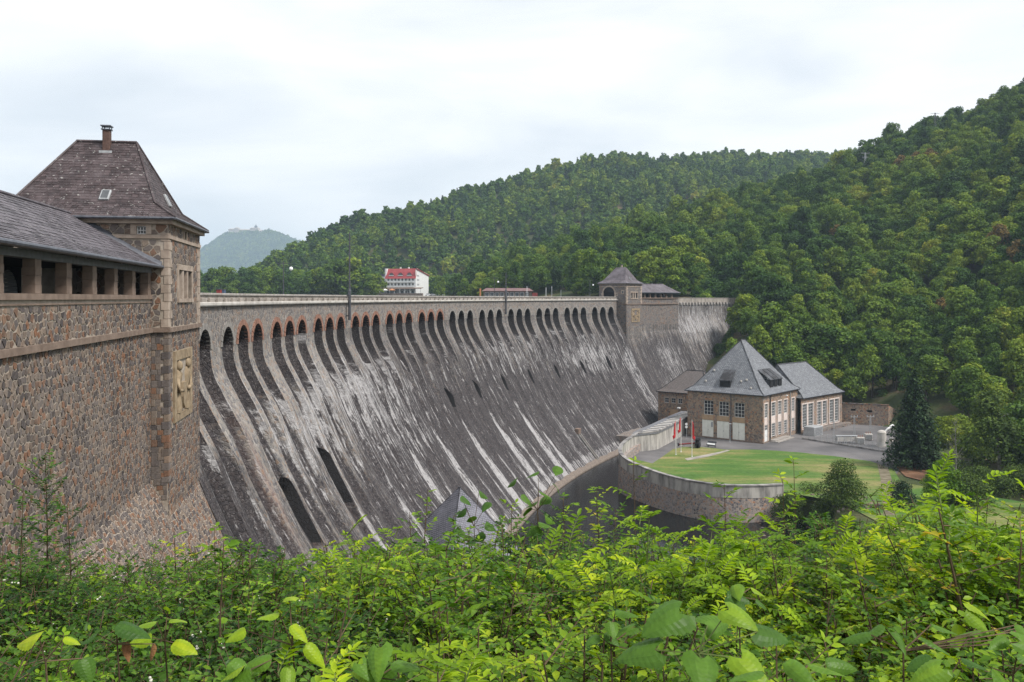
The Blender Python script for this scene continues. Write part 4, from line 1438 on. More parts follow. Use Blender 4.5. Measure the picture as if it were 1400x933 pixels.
    # ---------- the gallery
    a_end = wing_end
    WG = empty("gallery", P((TA + a_end) / 2, WB, 20), lab_wing, "gallery", "open pillared galleries beside the gatehouses")
    PW = lambda x, y, z: P(x, WB + y, z)
    m = MB()
    for x0, x1 in zip(np.linspace(TA + .002, a_end, 12)[:-1], np.linspace(TA + .002, a_end, 12)[1:]):
        m.add([P(x0, WB, .06), P(x1, WB, .06), P(x1, WB, 1.8), P(x0, WB, 1.8)], [(0, 1, 2, 3)])
        ds, bs, ts = profile_panel(WB, 1.8, 30 if near else 43)
        for k in range(0, 199 if near else 33, 1):
            k2 = min(k + 1, 199)
            m.add([P(x0, bs[k] - inn, ds[k]), P(x1, bs[k] - inn, ds[k]), P(x1, bs[k2] - inn, ds[k2]), P(x0, bs[k2] - inn, ds[k2])], [(0, 1, 2, 3)])
    if not near: weathered(P, WG, TA, a_end, bs[33:], ds[33:])
    m.add([P(a_end, WB, .06), P(a_end, -O_T - 6, .06), P(a_end, -O_T - 6, 1.8), P(a_end, WB, 1.8)], [(0, 1, 2, 3)])
    for k in range(0, 100, 4):
        m.add([P(a_end, prof(ds[k]) - O_T - .1, ds[k]), P(a_end, bs[k], ds[k]), P(a_end, bs[k + 4], ds[k + 4]), P(a_end, prof(ds[k + 4]) - O_T - .1, ds[k + 4])], [(0, 1, 2, 3)])
    m.build("wall", SM, WG)
    q = MB(); q.box(TA + .003, a_end, -.5, .10, -.17, .06, PW); q.build("sill", M['sand_dark'], WG)
    q = MB(); q.box(TA + .003, a_end, -.02, .06, .20, .26, PW); q.build("sill_band", M['sand_dark'], WG)
    q = MB(); q.box(TA + .003, a_end, -.02, .17, 1.72, 1.98, PW); q.build("string_course", M['sand_dark'], WG)
    npil = max(3, int((a_end - TA - .5) / 3.62))
    pit = 3.62 if near else (a_end - TA - .9) / 7
    for k in range(npil + 1):
        a = TA + .02 + k * pit
        if a > a_end - .6: break
        pl = MB()
        z = -.17; zz = [-.17, -.50, -.83, -1.16, -1.45]
        for i in range(4):
            e = .012 * (i % 2)
            pl.bevel_box(a + e, a + .66 - e, -.45 + e, .02 - e, zz[i] - .008, zz[i + 1], -.0 + .01, PW)
        pl.build("pillar", M['sand_dark'], WG)
    q = MB(); q.box(TA + .003, a_end, -.42, .06, -1.45, -1.74, PW); q.build("beam", M['beam'], WG)
    # floor, ceiling and the back wall with its row of round openings
    q = MB(); q.box(TA + .003, a_end, -6.7, -.5, .75, .95, PW); q.build("floor", M['asphalt'], WG)
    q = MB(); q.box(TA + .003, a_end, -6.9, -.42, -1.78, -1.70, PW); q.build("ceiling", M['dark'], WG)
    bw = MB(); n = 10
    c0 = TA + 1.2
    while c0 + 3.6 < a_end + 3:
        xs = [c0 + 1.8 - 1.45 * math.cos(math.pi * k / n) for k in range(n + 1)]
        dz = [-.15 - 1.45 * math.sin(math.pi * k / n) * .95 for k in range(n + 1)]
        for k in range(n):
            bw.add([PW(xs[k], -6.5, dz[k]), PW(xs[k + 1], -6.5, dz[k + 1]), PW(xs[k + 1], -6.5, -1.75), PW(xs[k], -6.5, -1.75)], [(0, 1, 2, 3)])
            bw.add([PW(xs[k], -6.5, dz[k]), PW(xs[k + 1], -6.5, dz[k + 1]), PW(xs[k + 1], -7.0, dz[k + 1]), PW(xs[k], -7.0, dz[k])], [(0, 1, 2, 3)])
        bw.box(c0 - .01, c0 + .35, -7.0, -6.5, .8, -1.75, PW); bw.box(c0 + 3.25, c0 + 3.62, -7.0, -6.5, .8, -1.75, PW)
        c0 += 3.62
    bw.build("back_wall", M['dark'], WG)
    for k in range(3):
        a = TA + 1.2 + 3.62 * k
        if a + 3 > a_end: break
        sh = MB()
        for j in range(12): sh.box(a + .38, a + 3.22, -6.62, -6.56, .75 - j * .2, .58 - j * .2, PW)
        sh.build("shutter", M['shutter'], WG)
    # roof: bell-cast eave, straight slope, ridge and the slope behind
    e_y, e_d, m_y, m_d, r_y, r_d = .62, -1.86, -.35, -2.36, -4.25, -4.78
    a0, a1 = TA + .01, a_end + .5
    hip = 0.0 if near else 3.4
    ro = MB(); uvs = []
    nseg = 6
    for y0, d0, y1, d1, h0, h1 in ((e_y, e_d, m_y, m_d, 0, hip * .24), (m_y, m_d, r_y, r_d, hip * .24, hip), (-9.12, e_d, -8.15, m_d, 0, hip * .24), (-8.15, m_d, r_y, r_d, hip * .24, hip)):
        L = math.hypot(y1 - y0, d1 - d0); v0 = 0 if h0 == 0 else 1.1
        for i in range(nseg):
            f0, f1 = i / nseg, (i + 1) / nseg
            X = [a0 + (a1 - h0 - a0) * f0, a0 + (a1 - h0 - a0) * f1, a0 + (a1 - h1 - a0) * f1, a0 + (a1 - h1 - a0) * f0]
            ro.add([PW(X[0], y0, d0), PW(X[1], y0, d0), PW(X[2], y1, d1), PW(X[3], y1, d1)], [(0, 1, 2, 3)])
            uvs += [(X[0], v0), (X[1], v0), (X[2], v0 + L), (X[3], v0 + L)]
    ro.add([PW(a1, e_y, e_d), PW(a1, -9.12, e_d), PW(a1 - hip, r_y, r_d)], [(0, 1, 2)]); uvs += [(0, 0), (8.3, 0), (4.1, 4.5)]
    wmat = M['slate_wing'] if near else M['slate_far']
    RW = ro.build("roof", wmat, WG)
    ul = RW.data.uv_layers.new(name="UVMap")
    for lp in RW.data.loops: ul.data[lp.index].uv = uvs[lp.vertex_index]
    q = MB(); q.tube([PW(a0, e_y + .05, e_d + .05), PW(a1, e_y + .05, e_d + .05)], .095, 8); q.build("gutter", M['lead'], WG)
    q = MB(); q.box(a0, a1 - .1, e_y - .5, e_y - .02, e_d + .10, e_d + .04, PW); q.build("soffit", M['beam'], WG)
    q = MB(); q.tube([PW(a0, r_y, r_d - .04), PW(a1 - hip, r_y, r_d - .04)], .10, 6); q.build("ridge_cap", wmat, RW)
    if near:
        def rows(k):
            if k <= 5: t = k / 5; y, d = e_y + (m_y - e_y) * t, e_d + (m_d - e_d) * t
            else: t = (k - 5) / 13; y, d = m_y + (r_y - m_y) * t, m_d + (r_d - m_d) * t
            return PW(a0, y, d), PW(a1, y, d)
        slates(RW, rows, 18, .42, "slate_courses", M['slate_wing'], 300, 3, 0.016,
               key=lambda p: math.hypot(p[0], p[1]) + (1000 if p[1] < 24 else 0))
        fl = MB()
        for (y0, d0), (y1, d1) in zip([(e_y, e_d), (m_y, m_d), (-1.6, -3.13)], [(m_y, m_d), (-1.6, -3.13), (r_y, r_d)]):
            fl.hexa([PW(TA + .012, y0, d0 - .02), PW(TA + .30, y0, d0 - .02), PW(TA + .30, y1, d1 - .02), PW(TA + .012, y1, d1 - .02),
                     PW(TA + .012, y0, d0 - .26), PW(TA + .22, y0, d0 - .10), PW(TA + .22, y1, d1 - .10), PW(TA + .012, y1, d1 - .26)])
        fl.build("verge_flashing", M['lead'], RW)
    # ---------- individual stones of the near walls
    if near:
        def panel_at(base, a_of, d0, d1):
            ds, bs, ts = profile_panel(base, d0, d1)
            def at(x, y, h):
                d = float(np.interp(y, ts, ds)); b = float(np.interp(y, ts, bs))
                sl_ = (np.interp(y + .1, ts, bs) - np.interp(y - .1, ts, bs)) / .2
                return P(a_of + x, b + h * math.sqrt(max(0, 1 - sl_ * sl_)), d - h * sl_)
            return at, float(ts[-1])
        Wd = 26.5
        def vis_key(x, y):
            return abs(x - 21.5) * .5 + max(0, 5 - x) * 0 - min(x, 21.5) * 1.0 + abs(y - 5) * .55
        stone_panel(WG, lambda x, y, h: P(TA + x, WB + h, .27 + y), Wd, 1.45, .30, 20, 90, (), lambda x, y: -x, 1.12, .038, .05)
        at, H = panel_at(WB, TA, 1.985, 25.0)
        stone_panel(WG, at, Wd, H, .30, 21, 210, (), vis_key, 1.12, .038, .05)
        at, H = panel_at(0, 0, 1.99, 24.0)
        stone_panel(TW, at, TA, H, .33, 22, 0, [(3.05, 8.5, 1.2, 5.5)], None, 1.1, .038, .045)
        atu = lambda x, y, h: P(x, h, 1.70 - y)
        stone_panel(TW, atu, TA, 5.15, .37, 23, 0, [(-1, .75, -1, 6), (TA - .75, TA + 1, -1, 6), (2.5, 7.3, 1.42, 3.80)], None, 1.1, .028, .045)
        stone_panel(TW, lambda x, y, h: P(x, h, -3.67 - y), TA, .62, .36, 24, 0, [(4.3, 5.5, 0, .7)], None, 1.2, .028, .04)
        # side that looks at the camera: a strip beside the gallery, larger stones above its roof
        d = 2.0; k = 0
        while d < 11.5:
            h = .26 + .16 * rng.random(); lo = max(WB, prof(d + h) - O_T) + .02; hi = (-.40 if k % 2 else -.26) if d < 8.3 else -.03
            cuts = [lo, lo + (hi - lo) * rng.uniform(.4, .6), hi] if hi - lo > .4 else [lo, hi]
            for b0, b1 in zip(cuts[:-1], cuts[1:]):
                if b1 - b0 > .05:
                    q = MB(); q.bevel_box(TA - .1, TA + .02 + .03 * rng.random(), b0 + .012, b1 - .012, d + h - .025, d, .012, PA, 0, rng.random() * .9); q.build("stone", M['stone'], TW)
            d += h; k += 1
        stone_panel(TW, lambda x, y, h: P(TA + h, -5.0 + x, -3.40 + y), 5.0, 5.1, .40, 26, 110, [(4.62, 6, -1, 6)], lambda x, y: -x, 1.25, .045, .06)
        stone_panel(TW, lambda x, y, h: P(TA + h, -5.0 + x, -4.29 + y), 5.0, .62, .5, 27, 20, [(3.05, 4.05, -1, 1)], lambda x, y: -x, 1.3, .04, .05)
        fr = MB(); PS = lambda x, y, z: P(TA + y, x, z)
        fr.box(-2.05, -1.72, -.1, .06, -4.28, -3.68, PS); fr.box(-1.2, -.9, -.1, .06, -4.28, -3.68, PS)
        fr.box(-1.72, -1.2, -.1, .057, -4.28, -4.17, PS); fr.box(-1.72, -1.2, -.1, .075, -3.70, -3.62, PS)
        fr.build("window_surround", M['sandstone'], TW)
        w_ = window(TW, lambda x, z, h: P(TA + h, x, z), -1.72, -1.2, -4.17, -3.70, .16, 3, 2, .05, .035, 'white', 'glass')
        # squared blocks of the strip's corner
        d = 2.02; k = 0
        while d < 10.6:
            h = .34 + .1 * rng.random()
            q = MB(); w = .42 if k % 2 else .62
            q.bevel_box(TA - w, TA + .06, -.36 if k % 2 else -.22, .06, d + h - .03, d, .015, PA, 0, rng.random())
            q.build("corner_stone", M['stone'], TW)
            d += h; k += 1
    else:
        q = MB()
    return TW, WG

gatehouse(P_near, True, "near stone gatehouse with steep brown slate roof and carved relief on its wall",
          "open pillared gallery under a long grey slate roof, cut by the left picture edge", 44.0, "gatehouses on the dam")
gatehouse(P_far, False, "small distant gatehouse with round gateway at the far end of the arches",
          "far low pillared gallery with slate roof beside the distant gatehouse", 34.7, "gatehouses on the dam")
# ------------------------------------------------------------------ terrace, lawn and the curved quay wall
ZY = CZ - 34.8                     # yard level
WALL = [(46.9, 238.5), (42.8, 230.5), (38.9, 222.5), (34.7, 213.6), (30.9, 205.8), (27.9, 199.3), (25.4, 193.0), (23.3, 187.4), (22.3, 183.2), (22.3, 179.6), (23.3, 175.9), (25.0, 171.6), (27.4, 166.6), (30.3, 161.8), (33.6, 158.3), (37.2, 156.2), (40.8, 155.6), (44.5, 156.0), (48.6, 157.0)]
WTOP = [30.7, 30.7, 30.7, 30.7, 30.7, 30.7, 30.75, 31.0, 31.5, 32.0, 32.4, 32.7, 32.9, 33.0, 33.05, 33.1, 33.1, 33.15, 33.2]
def dens(pts, n):
    p = np.array(pts, float)
    t = np.concatenate([[0], np.cumsum(np.linalg.norm(np.diff(p[:, :2], axis=0), axis=1))])
    q = np.linspace(0, t[-1], n)
    # Catmull-Rom through the points
    out = []
    for x in q:
        i = min(max(np.searchsorted(t, x) - 1, 0), len(p) - 2)
        f = (x - t[i]) / (t[i + 1] - t[i])
        p0, p1, p2, p3 = p[max(i - 1, 0)], p[i], p[i + 1], p[min(i + 2, len(p) - 1)]
        out.append(0.5 * ((2 * p1) + (-p0 + p2) * f + (2 * p0 - 5 * p1 + 4 * p2 - p3) * f * f + (-p0 + 3 * p1 - 3 * p2 + p3) * f ** 3))
    return np.array(out)
WP = dens([(x, y, d) for (x, y), d in zip(WALL, WTOP)], 120)
_tan = np.gradient(WP[:, :2], axis=0); _tan /= np.linalg.norm(_tan, axis=1)[:, None]
WNRM = np.stack([-_tan[:, 1], _tan[:, 0]], 1)          # towards the lawn
if np.dot(WNRM[80], np.array((40, 185)) - WP[80, :2]) < 0: WNRM = -WNRM

def sweep_wall(mb, i0, i1, sec):
    """sec(i) -> list of (offset towards the lawn, z)"""
    V, F = [], []
    k = None
    for i in range(i0, i1 + 1):
        s_ = sec(i); k = len(s_)
        for o, z in s_:
            p = WP[i, :2] + WNRM[i] * o
            V.append((p[0], p[1], z))
    for i in range(i1 - i0):
        for j in range(k):
            q = (j + 1) % k
            F.append((i * k + j, i * k + q, (i + 1) * k + q, (i + 1) * k + j))
    F += [tuple(range(k)), tuple((i1 - i0) * k + j for j in range(k - 1, -1, -1))]
    mb.add(V, F)

quay = empty("quay_wall", (22.3, 181, 0), "curved quay wall with rubble base and pale concrete parapet round the lawn", "quay wall")
zt = lambda i: CZ - WP[i, 2]
m = MB(); sweep_wall(m, 0, 119, lambda i: [(-.25, -2.5), (1.2, -2.5), (1.2, zt(i) - 2.35), (0, zt(i) - 2.35)]); m.build("rubble_base", M['rubble_quay'], quay)
m = MB(); sweep_wall(m, 0, 18, lambda i: [(-14, -2.5), (.2, -2.5), (.2, zt(i) - 5.4), (-14, zt(i) - 5.4)]); m.build("abutment", M['rubble'], quay)
m = MB(); sweep_wall(m, 0, 119, lambda i: [(-.04, zt(i) - 2.36), (1.2, ZY - .6), (.55, ZY - .3), (.52, zt(i) - .22), (-.03, zt(i) - .22)]); m.build("concrete_parapet", M['concrete'], quay)
m = MB(); sweep_wall(m, 44, 119, lambda i: [(-.16, zt(i) - .22), (.66, zt(i) - .22), (.66, zt(i)), (-.16, zt(i))]); m.build("coping", M['conc_in'], quay)
# the raised walkway between dam and yard
iw = 52
def wkw(i): return 3.6 * smooth01((iw - i) / 9.0) + .05
m = MB(); sweep_wall(m, 0, iw, lambda i: [(-.9 * smooth01((iw - i + 2) / 8.), zt(i) - .42), (.5 + wkw(i), zt(i) - .42), (.5 + wkw(i), zt(i) - .02), (-.9 * smooth01((iw - i + 2) / 8.), zt(i) - .02)]); m.build("walkway", M['beam'], quay)
m = MB(); sweep_wall(m, 0, iw, lambda i: [(wkw(i) - .1, ZY - .3), (wkw(i) + .32, ZY - .3), (wkw(i) + .32, zt(i) - .43), (wkw(i) - .1, zt(i) - .43)]); m.build("yard_wall", M['concrete'], quay)
m = MB(); sweep_wall(m, 0, iw - 2, lambda i: [(wkw(i) + .28, zt(i) - .02), (wkw(i) + .55, zt(i) - .02), (wkw(i) + .55, zt(i) + .22), (wkw(i) + .28, zt(i) + .22)]); m.build("walkway_kerb", M['conc_in'], quay)
t = np.concatenate([[0], np.cumsum(np.linalg.norm(np.diff(WP[:iw - 4, :2], axis=0), axis=1))])
x = 0.6
while x < t[-1] - .5:
    i = np.interp(x, t, np.arange(iw - 4)); i0 = int(i)
    p = WP[i0] * (1 - (i - i0)) + WP[i0 + 1] * (i - i0); n_ = WNRM[i0]; tn = _tan[i0]
    w0, w1 = .35, max(.9, wkw(i) + .1)
    q = MB()
    P = lambda a, b, z: (p[0] + tn[0] * a + n_[0] * b, p[1] + tn[1] * a + n_[1] * b, CZ - p[2] + z)
    q.box(-.5, .5, w0 + .6 * smooth01((wkw(i) - 2) / 1.5), w1, .0, .16, P)
    q.build("walkway_slab", M['cornice'], quay)
    x += 2.8

def flat(name, poly, z, mat, kind="structure", label=None, cat=None):
    m = MB(); m.add([(x, y, z) for x, y in poly], [tuple(range(len(poly)))])
    o = m.build(name, mat, origin=(0, 0, 0))
    tag(o, label, cat, None, kind)
    return o
inner = [tuple(WP[i, :2] + WNRM[i] * .7) for i in range(0, 120, 3)]
yard_poly = inner + [(60, 158), (70, 164), (80, 180), (91, 203), (100, 224), (102, 238), (92, 262), (60, 268), (44, 246)]
flat("yard", yard_poly, ZY - .012, M['asphalt'])
def lawn_mat():
    n = NT("lawn_grass"); v = n.coord('Object')
    f = n.noise(v, 0.06, 6, 0.6); f2 = n.noise(v, 1.2, 6, 0.7)
    mp = n.t.nodes.new("ShaderNodeMapping"); mp.inputs['Rotation'].default_value = (0, 0, .55); mp.inputs['Scale'].default_value = (.5, 2.2, 1); n.set(mp.inputs[0], v)
    f3 = n.noise(mp.outputs[0], 0.10, 5, 0.6)
    k = n.math('ADD', n.math('MULTIPLY', f, .45), n.math('MULTIPLY', f3, .55))
    c = n.ramp(k, [(0.36, (.045, .110, .018)), (0.47, (.075, .142, .026)), (0.54, (.140, .165, .048)), (0.63, (.25, .205, .095))])
    c = n.mix(.6, c, n.ramp(f2, [(.3, (.55, .55, .5)), (.7, (1.4, 1.4, 1.3))]), 'MULTIPLY')
    n.col(c); n.rough(.95); n.bump(f2, .6, .1)
    return n.m
M['lawn'] = lawn_mat()
LE = [(892, 634), (906, 624.5), (920, 614.5), (935, 611.3), (951, 611), (975, 613), (991, 615), (1030, 615), (1060, 616.5), (1094, 619), (1140, 624), (1190, 631), (1222, 642), (1232, 660)]
lawn_edge = [tuple(gp(u, v, 34.8)) for u, v in LE]
in2 = [tuple(WP[i, :2] + WNRM[i] * .75) for i in range(119, 58, -2)]
lawn = flat("lawn", lawn_edge + [(96, 140), (84, 112), (58, 118), (56, 150)] + in2, ZY + .03, M['lawn'])
flat("lawn_path", [tuple(gp(u, v, 34.8)) for u, v in ((936, 627.5), (960, 623), (985, 618), (994, 615.5), (998, 616.5), (970, 624.5), (940, 630))], ZY + .05, M['gravel'])
flat("dirt_path", [tuple(gp(u, v, 34.8)) for u, v in ((1199, 634), (1214, 640), (1219, 655), (1222, 680), (1224, 705), (1208, 705), (1206, 680), (1204, 655))], ZY + .055, noisy('worn_track', (.10, .085, .05), (.20, .17, .12), .8, .95, .2))
flat("bare_soil", [tuple(gp(u, v, 34.8)) for u, v in ((1222, 636), (1262, 640), (1280, 650), (1262, 658), (1238, 652))], ZY + .06, noisy("needle_litter", (.15, .075, .04), (.22, .12, .07), 1.0, .95, .2))
# edging stones of the lawn
for a, b in zip(lawn_edge[:-2], lawn_edge[1:-1]):
    pass
# rubble at the end of the wall
rb = MB()
for k in range(160):
    x, y = rng.uniform(42, 62), rng.uniform(143, 156.5)
    s = rng.uniform(.25, .8)
    z = max(-.3, float(ground_z(np.array([x]), np.array([y]))[0])) + .05
    ang = rng.uniform(0, 6.28)
    Q = lambda a, b, c: (x + a * math.cos(ang) - b * math.sin(ang), y + a * math.sin(ang) + b * math.cos(ang), z + c + .2 * a)
    rb.bevel_box(-s * .6, s * .6, -s * .45, s * .45, -s * .4, s * .4, s * .18, Q, 0, rng.random())
tag(rb.build("bank_rubble", M['stone'], origin=(50, 150, 0)), kind="stuff")

# ------------------------------------------------------------------ the power station
PC = gp(1043, 607, 34.8)
PA_ = np.array((.769, -.639)); PB_ = np.array((.639, .769))
def PP(a, b, z):
    """a: metres along the front from its right corner towards the left, b: back along the right side, z above the yard"""
    p = PC - PA_ * a + PB_ * b
    return np.array((p[0], p[1], ZY + z))
def hip_roof(P, a0, a1, b0, b1, ze, zr, ra, rb, ov, name, mat, owner, mid=None, rad=.13):
    """hipped roof; ridge from ra to rb (plan points); mid = (inset, rise) of the bell-cast"""
    E = [(a0 - ov, b0 - ov), (a1 + ov, b0 - ov), (a1 + ov, b1 + ov), (a0 - ov, b1 + ov)]
    mi, mz = mid if mid else (0.0, 0.0)
    K = [(a0 - ov + mi, b0 - ov + mi), (a1 + ov - mi, b0 - ov + mi), (a1 + ov - mi, b1 + ov - mi), (a0 - ov + mi, b1 + ov - mi)]
    m = MB(); uv = []
    tops = {0: (ra, rb) if abs(ra[0] - rb[0]) > abs(ra[1] - rb[1]) else (ra, ra), }
    along_a = abs(ra[0] - rb[0]) > abs(ra[1] - rb[1])
    if along_a: lst = [(0, 1, ra, rb), (1, 2, rb, rb), (2, 3, rb, ra), (3, 0, ra, ra)]
    else: lst = [(0, 1, ra, ra), (1, 2, ra, rb), (2, 3, rb, rb), (3, 0, rb, ra)]
    for i, j, tl, tr in lst:
        bb = [P(*E[i], ze), P(*E[j], ze)]; kk = [P(*K[i], ze + mz), P(*K[j], ze + mz)]; tt = [P(*tl, zr), P(*tr, zr)]
        n = np.linalg.norm
        w0, w1, w2 = n(bb[1] - bb[0]), n(kk[1] - kk[0]), n(tt[1] - tt[0])
        s1 = n((kk[0] + kk[1] - bb[0] - bb[1]) / 2); s2 = n((tt[0] + tt[1] - kk[0] - kk[1]) / 2)
        if mi > 0:
            m.add([bb[0], bb[1], kk[1], kk[0]], [(0, 1, 2, 3)]); uv += [(-w0 / 2, 0), (w0 / 2, 0), (w1 / 2, s1), (-w1 / 2, s1)]
        if w2 < .01: m.add([kk[0], kk[1], tt[0]], [(0, 1, 2)]); uv += [(-w1 / 2, s1), (w1 / 2, s1), (0, s1 + s2)]
        else: m.add([kk[0], kk[1], tt[1], tt[0]], [(0, 1, 2, 3)]); uv += [(-w1 / 2, s1), (w1 / 2, s1), (w2 / 2, s1 + s2), (-w2 / 2, s1 + s2)]
    m.add([P(*q, ze) for q in E] + [P(*q, ze - .22) for q in E], [(4, 5, 6, 7)] + [(k, (k + 1) % 4, (k + 1) % 4 + 4, k + 4) for k in range(4)]); uv += [(0, 0)] * 8
    o = m.build(name, mat, owner)
    ul = o.data.uv_layers.new(name="UVMap")
    for lp in o.data.loops: ul.data[lp.index].uv = uv[lp.vertex_index]
    r = MB()
    for i, tp in zip(range(4), ([ra, rb, rb, ra] if along_a else [ra, ra, rb, rb])):
        r.tube([P(*E[i], ze), P(*K[i], ze + mz + .02), P(*tp, zr + .02)], rad, 5)
    r.tube([P(*ra, zr + .03), P(*rb, zr + .03)], .15, 5)
    r.build("hip_tiles", mat, o)
    return o, lst, E, K

PH = empty("power_station", PP(10, 10, 0), "rubble stone power station with steep slate pyramid roof and cream doors", "power station")
LA, LB, HE = 20.1, 21.3, 11.55
front = lambda x, z, h: PP(x, -h, z)
side = lambda x, z, h: PP(-h, x, z)
def fa(t): return LA - t        # distances measured from the left corner in the survey
win_f = [(fa(7.3), fa(4.6)), (fa(11.4), fa(8.7)), (fa(15.5), fa(12.8))]
door_f = [(fa(7.2), fa(4.0)), (fa(11.4), fa(8.04)), (fa(15.5), fa(12.2))]
holes = []
for (x0, x1), (q0, q1) in zip(win_f, door_f):
    holes.append((q0, q1, .25, 9.3))
m = MB()
wall_holes(m, front, 0, LA, -.6, HE, holes, .25)
bays = [(.7, 3.1), (4.7, 7.7), (8.65, 11.4), (12.25, 15.0), (17.2, 19.6)]
wall_holes(m, side, 0, LB, -.6, HE, [(a, b, .3 if i == 0 else .9, 9.6) for i, (a, b) in enumerate(bays)], .22)
m.add([PP(LA, 0, -.6), PP(LA, LB, -.6), PP(LA, LB, HE), PP(LA, 0, HE)], [(0, 1, 2, 3)])
m.add([PP(0, LB, -.6), PP(LA, LB, -.6), PP(LA, LB, HE), PP(0, LB, HE)], [(0, 1, 2, 3)])
m.build("wall", M['rubble_brown'], PH)
for (x0, x1), (q0, q1) in zip(win_f, door_f):
    window(PH, front, x0 + .1, x1 - .0, 5.75, 9.3, .22, 3, 4, .10, .07, 'white', 'glass')
    q = MB(); q.box(q0, q1, -.3, -.06, 4.45, 5.72, lambda x, y, z: front(x, z, y)); q.build("panel", M['tan'], PH)
    for (e0, e1) in ((q0, x0 + .1), (x1, q1)):
        if e1 - e0 > .02:
            q = MB(); q.box(e0, e1, -.3, -.06, 5.74, 9.3, lambda x, y, z: front(x, z, y)); q.build("panel", M['rubble_brown'], PH)
    d_ = MB(); Pd = lambda x, y, z: front(x, z, y)
    xm = (q0 + q1) / 2
    d_.bevel_box(q0 + .03, xm - .02, -.28, -.12, .28, 4.4, .03, Pd); d_.bevel_box(xm + .02, q1 - .03, -.28, -.12, .28, 4.4, .03, Pd)
    for zz in (1.3, 2.55, 3.5): d_.box(q0 + .04, q1 - .04, -.13, -.105, zz, zz + .04, Pd)
    D_ = d_.build("door", M['cream'], PH)
    h_ = MB(); h_.box(xm - .14, xm - .06, -.12, -.03, 1.9, 2.2, Pd); h_.build("handle", M['grey_metal'], D_)
    if x0 == win_f[0][0]:
        h_ = MB(); h_.box(q0 + .2, q0 + .75, -.12, -.10, 2.75, 4.0, Pd); h_.build("notice", M['grey_metal'], D_)
for i, (a, b) in enumerate(bays):
    Ps = lambda x, y, z: side(x, z, y)
    z0 = 5.95
    window(PH, side, a + .28, b - .28, z0, 9.35, .2, 2, 5, .10, .06, 'white', 'glass_grey')
    q = MB(); q.box(a + .28, b - .28, -.25, -.08, 4.25, z0 - .02, Ps); q.build("panel", M['pinkish'], PH)
    if i:
        window(PH, side, a + .28, b - .28, 1.1, 4.22, .2, 2, 5, .10, .06, 'white', 'glass_grey')
    else:
        q = MB(); q.bevel_box(a + .3, b - .3, -.25, -.1, .3, 2.9, .03, Ps); D_ = q.build("door", M['white'], PH)
        q = MB(); q.box(b - .75, b - .65, -.1, -.02, 1.4, 1.6, Ps); q.build("handle", M['grey_metal'], D_)
        window(PH, side, a + .28, b - .28, 2.95, 4.22, .2, 2, 2, .08, .05, 'white', 'glass_grey')
    q = MB()
    for (x0, x1) in ((a, a + .28), (b - .28, b)): q.box(x0, x1, -.3, .05, .3 if i == 0 else .9, 9.35, Ps)
    q.box(a, b, -.3, .053, 9.353, 9.62, Ps)
    q.build("window_surround", M['pinkish'], PH)
RF, lst, Ek, Kk = hip_roof(PP, 0, LA, 0, LB, HE, HE + 12.6, (LA / 2, LB / 2 - 1.2), (LA / 2, LB / 2 + 1.2), .55, "roof", M['slate_power'], PH, (1.7, 1.15))
q = MB()
for x in (-.57, LA + .57): q.tube([PP(x, -.6, HE - .02), PP(x, LB + .6, HE - .02)], .11, 6)
q.tube([PP(-.6, -.57, HE - .02), PP(LA + .6, -.57, HE - .02)], .11, 6)
q.build("gutter", M['lead'], PH)
for (b0, mt, top) in ((4.0, 'black', HE), (16.3, 'grey_metal', HE - .1)):
    q = MB(); q.tube([PP(-.14, b0, -.1), PP(-.14, b0, top)], .11, 6); q.build("downpipe", M[mt], PH)
q = MB(); q.tube([PP(fa(11.9), -.14, -.1), PP(fa(11.9), -.14, HE)], .10, 6); q.build("downpipe", M['lead'], PH)
for (x0, x1) in ((3.3, 4.5),):
    pass
# steps and plinth along the right side
q = MB(); q.box(3.9, 13.2, .03, 1.5, -.3, .45, lambda x, y, z: PP(-y, x, z)); q.box(3.6, 13.5, .03, 2.3, -.3, .2, lambda x, y, z: PP(-y, x, z)); q.build("steps", M['coping'], PH)
q = MB(); q.box(-.2, LA, .0, .14, -.3, .28, lambda x, y, z: PP(x, -y, z)); q.build("plinth", M['sand_dark'], PH)
# dormers: dark boxes with a slate lid that runs into the slope
def dormer(P, x0, x1, zb, zt_, slope_at, owner, front_y):
    """front_y: how far behind the eave line the dark front stands; slope_at(y) gives the roof height"""
    y0 = front_y; y1 = y0
    while slope_at(y1) < zt_ + .15 and y1 < 12: y1 += .1
    b = MB(); b.hexa([P(x0, y0, zb), P(x1, y0, zb), P(x1, y1, zt_ - .5), P(x0, y1, zt_ - .5), P(x0, y0, zt_), P(x1, y0, zt_), P(x1, y1, zt_ + .1), P(x0, y1, zt_ + .1)])
    D_ = b.build("dormer", M['black'], owner)
    l = MB(); l.hexa([P(x0 - .12, y0 - .2, zt_), P(x1 + .12, y0 - .2, zt_), P(x1 + .12, y1 + 1.6, slope_at(y1 + 1.6) + .02), P(x0 - .12, y1 + 1.6, slope_at(y1 + 1.6) + .02),
                      P(x0 - .12, y0 - .2, zt_ + .14), P(x1 + .12, y0 - .2, zt_ + .14), P(x1 + .12, y1 + 1.6, slope_at(y1 + 1.6) + .14), P(x0 - .12, y1 + 1.6, slope_at(y1 + 1.6) + .14)])
    l.build("dormer_lid", M['slate_power'], D_)
    g = MB(); g.box(x0 + .12, x1 - .12, y0 - .03, y0 - .006, zb + .3, zt_ - .12, P); g.build("louvre", M['dark'], D_)
run = LB / 2 - 1.2 + .55
def slope_front(y): return HE + 1.15 + (y + .55 - 1.7) * (12.6 - 1.15) / (run - 1.7) if y > 1.15 else HE + (y + .55) * 1.15 / 1.7
runb = LA / 2 + .55
def slope_side(y): return HE + 1.15 + (y + .55 - 1.7) * (12.6 - 1.15) / (runb - 1.7)
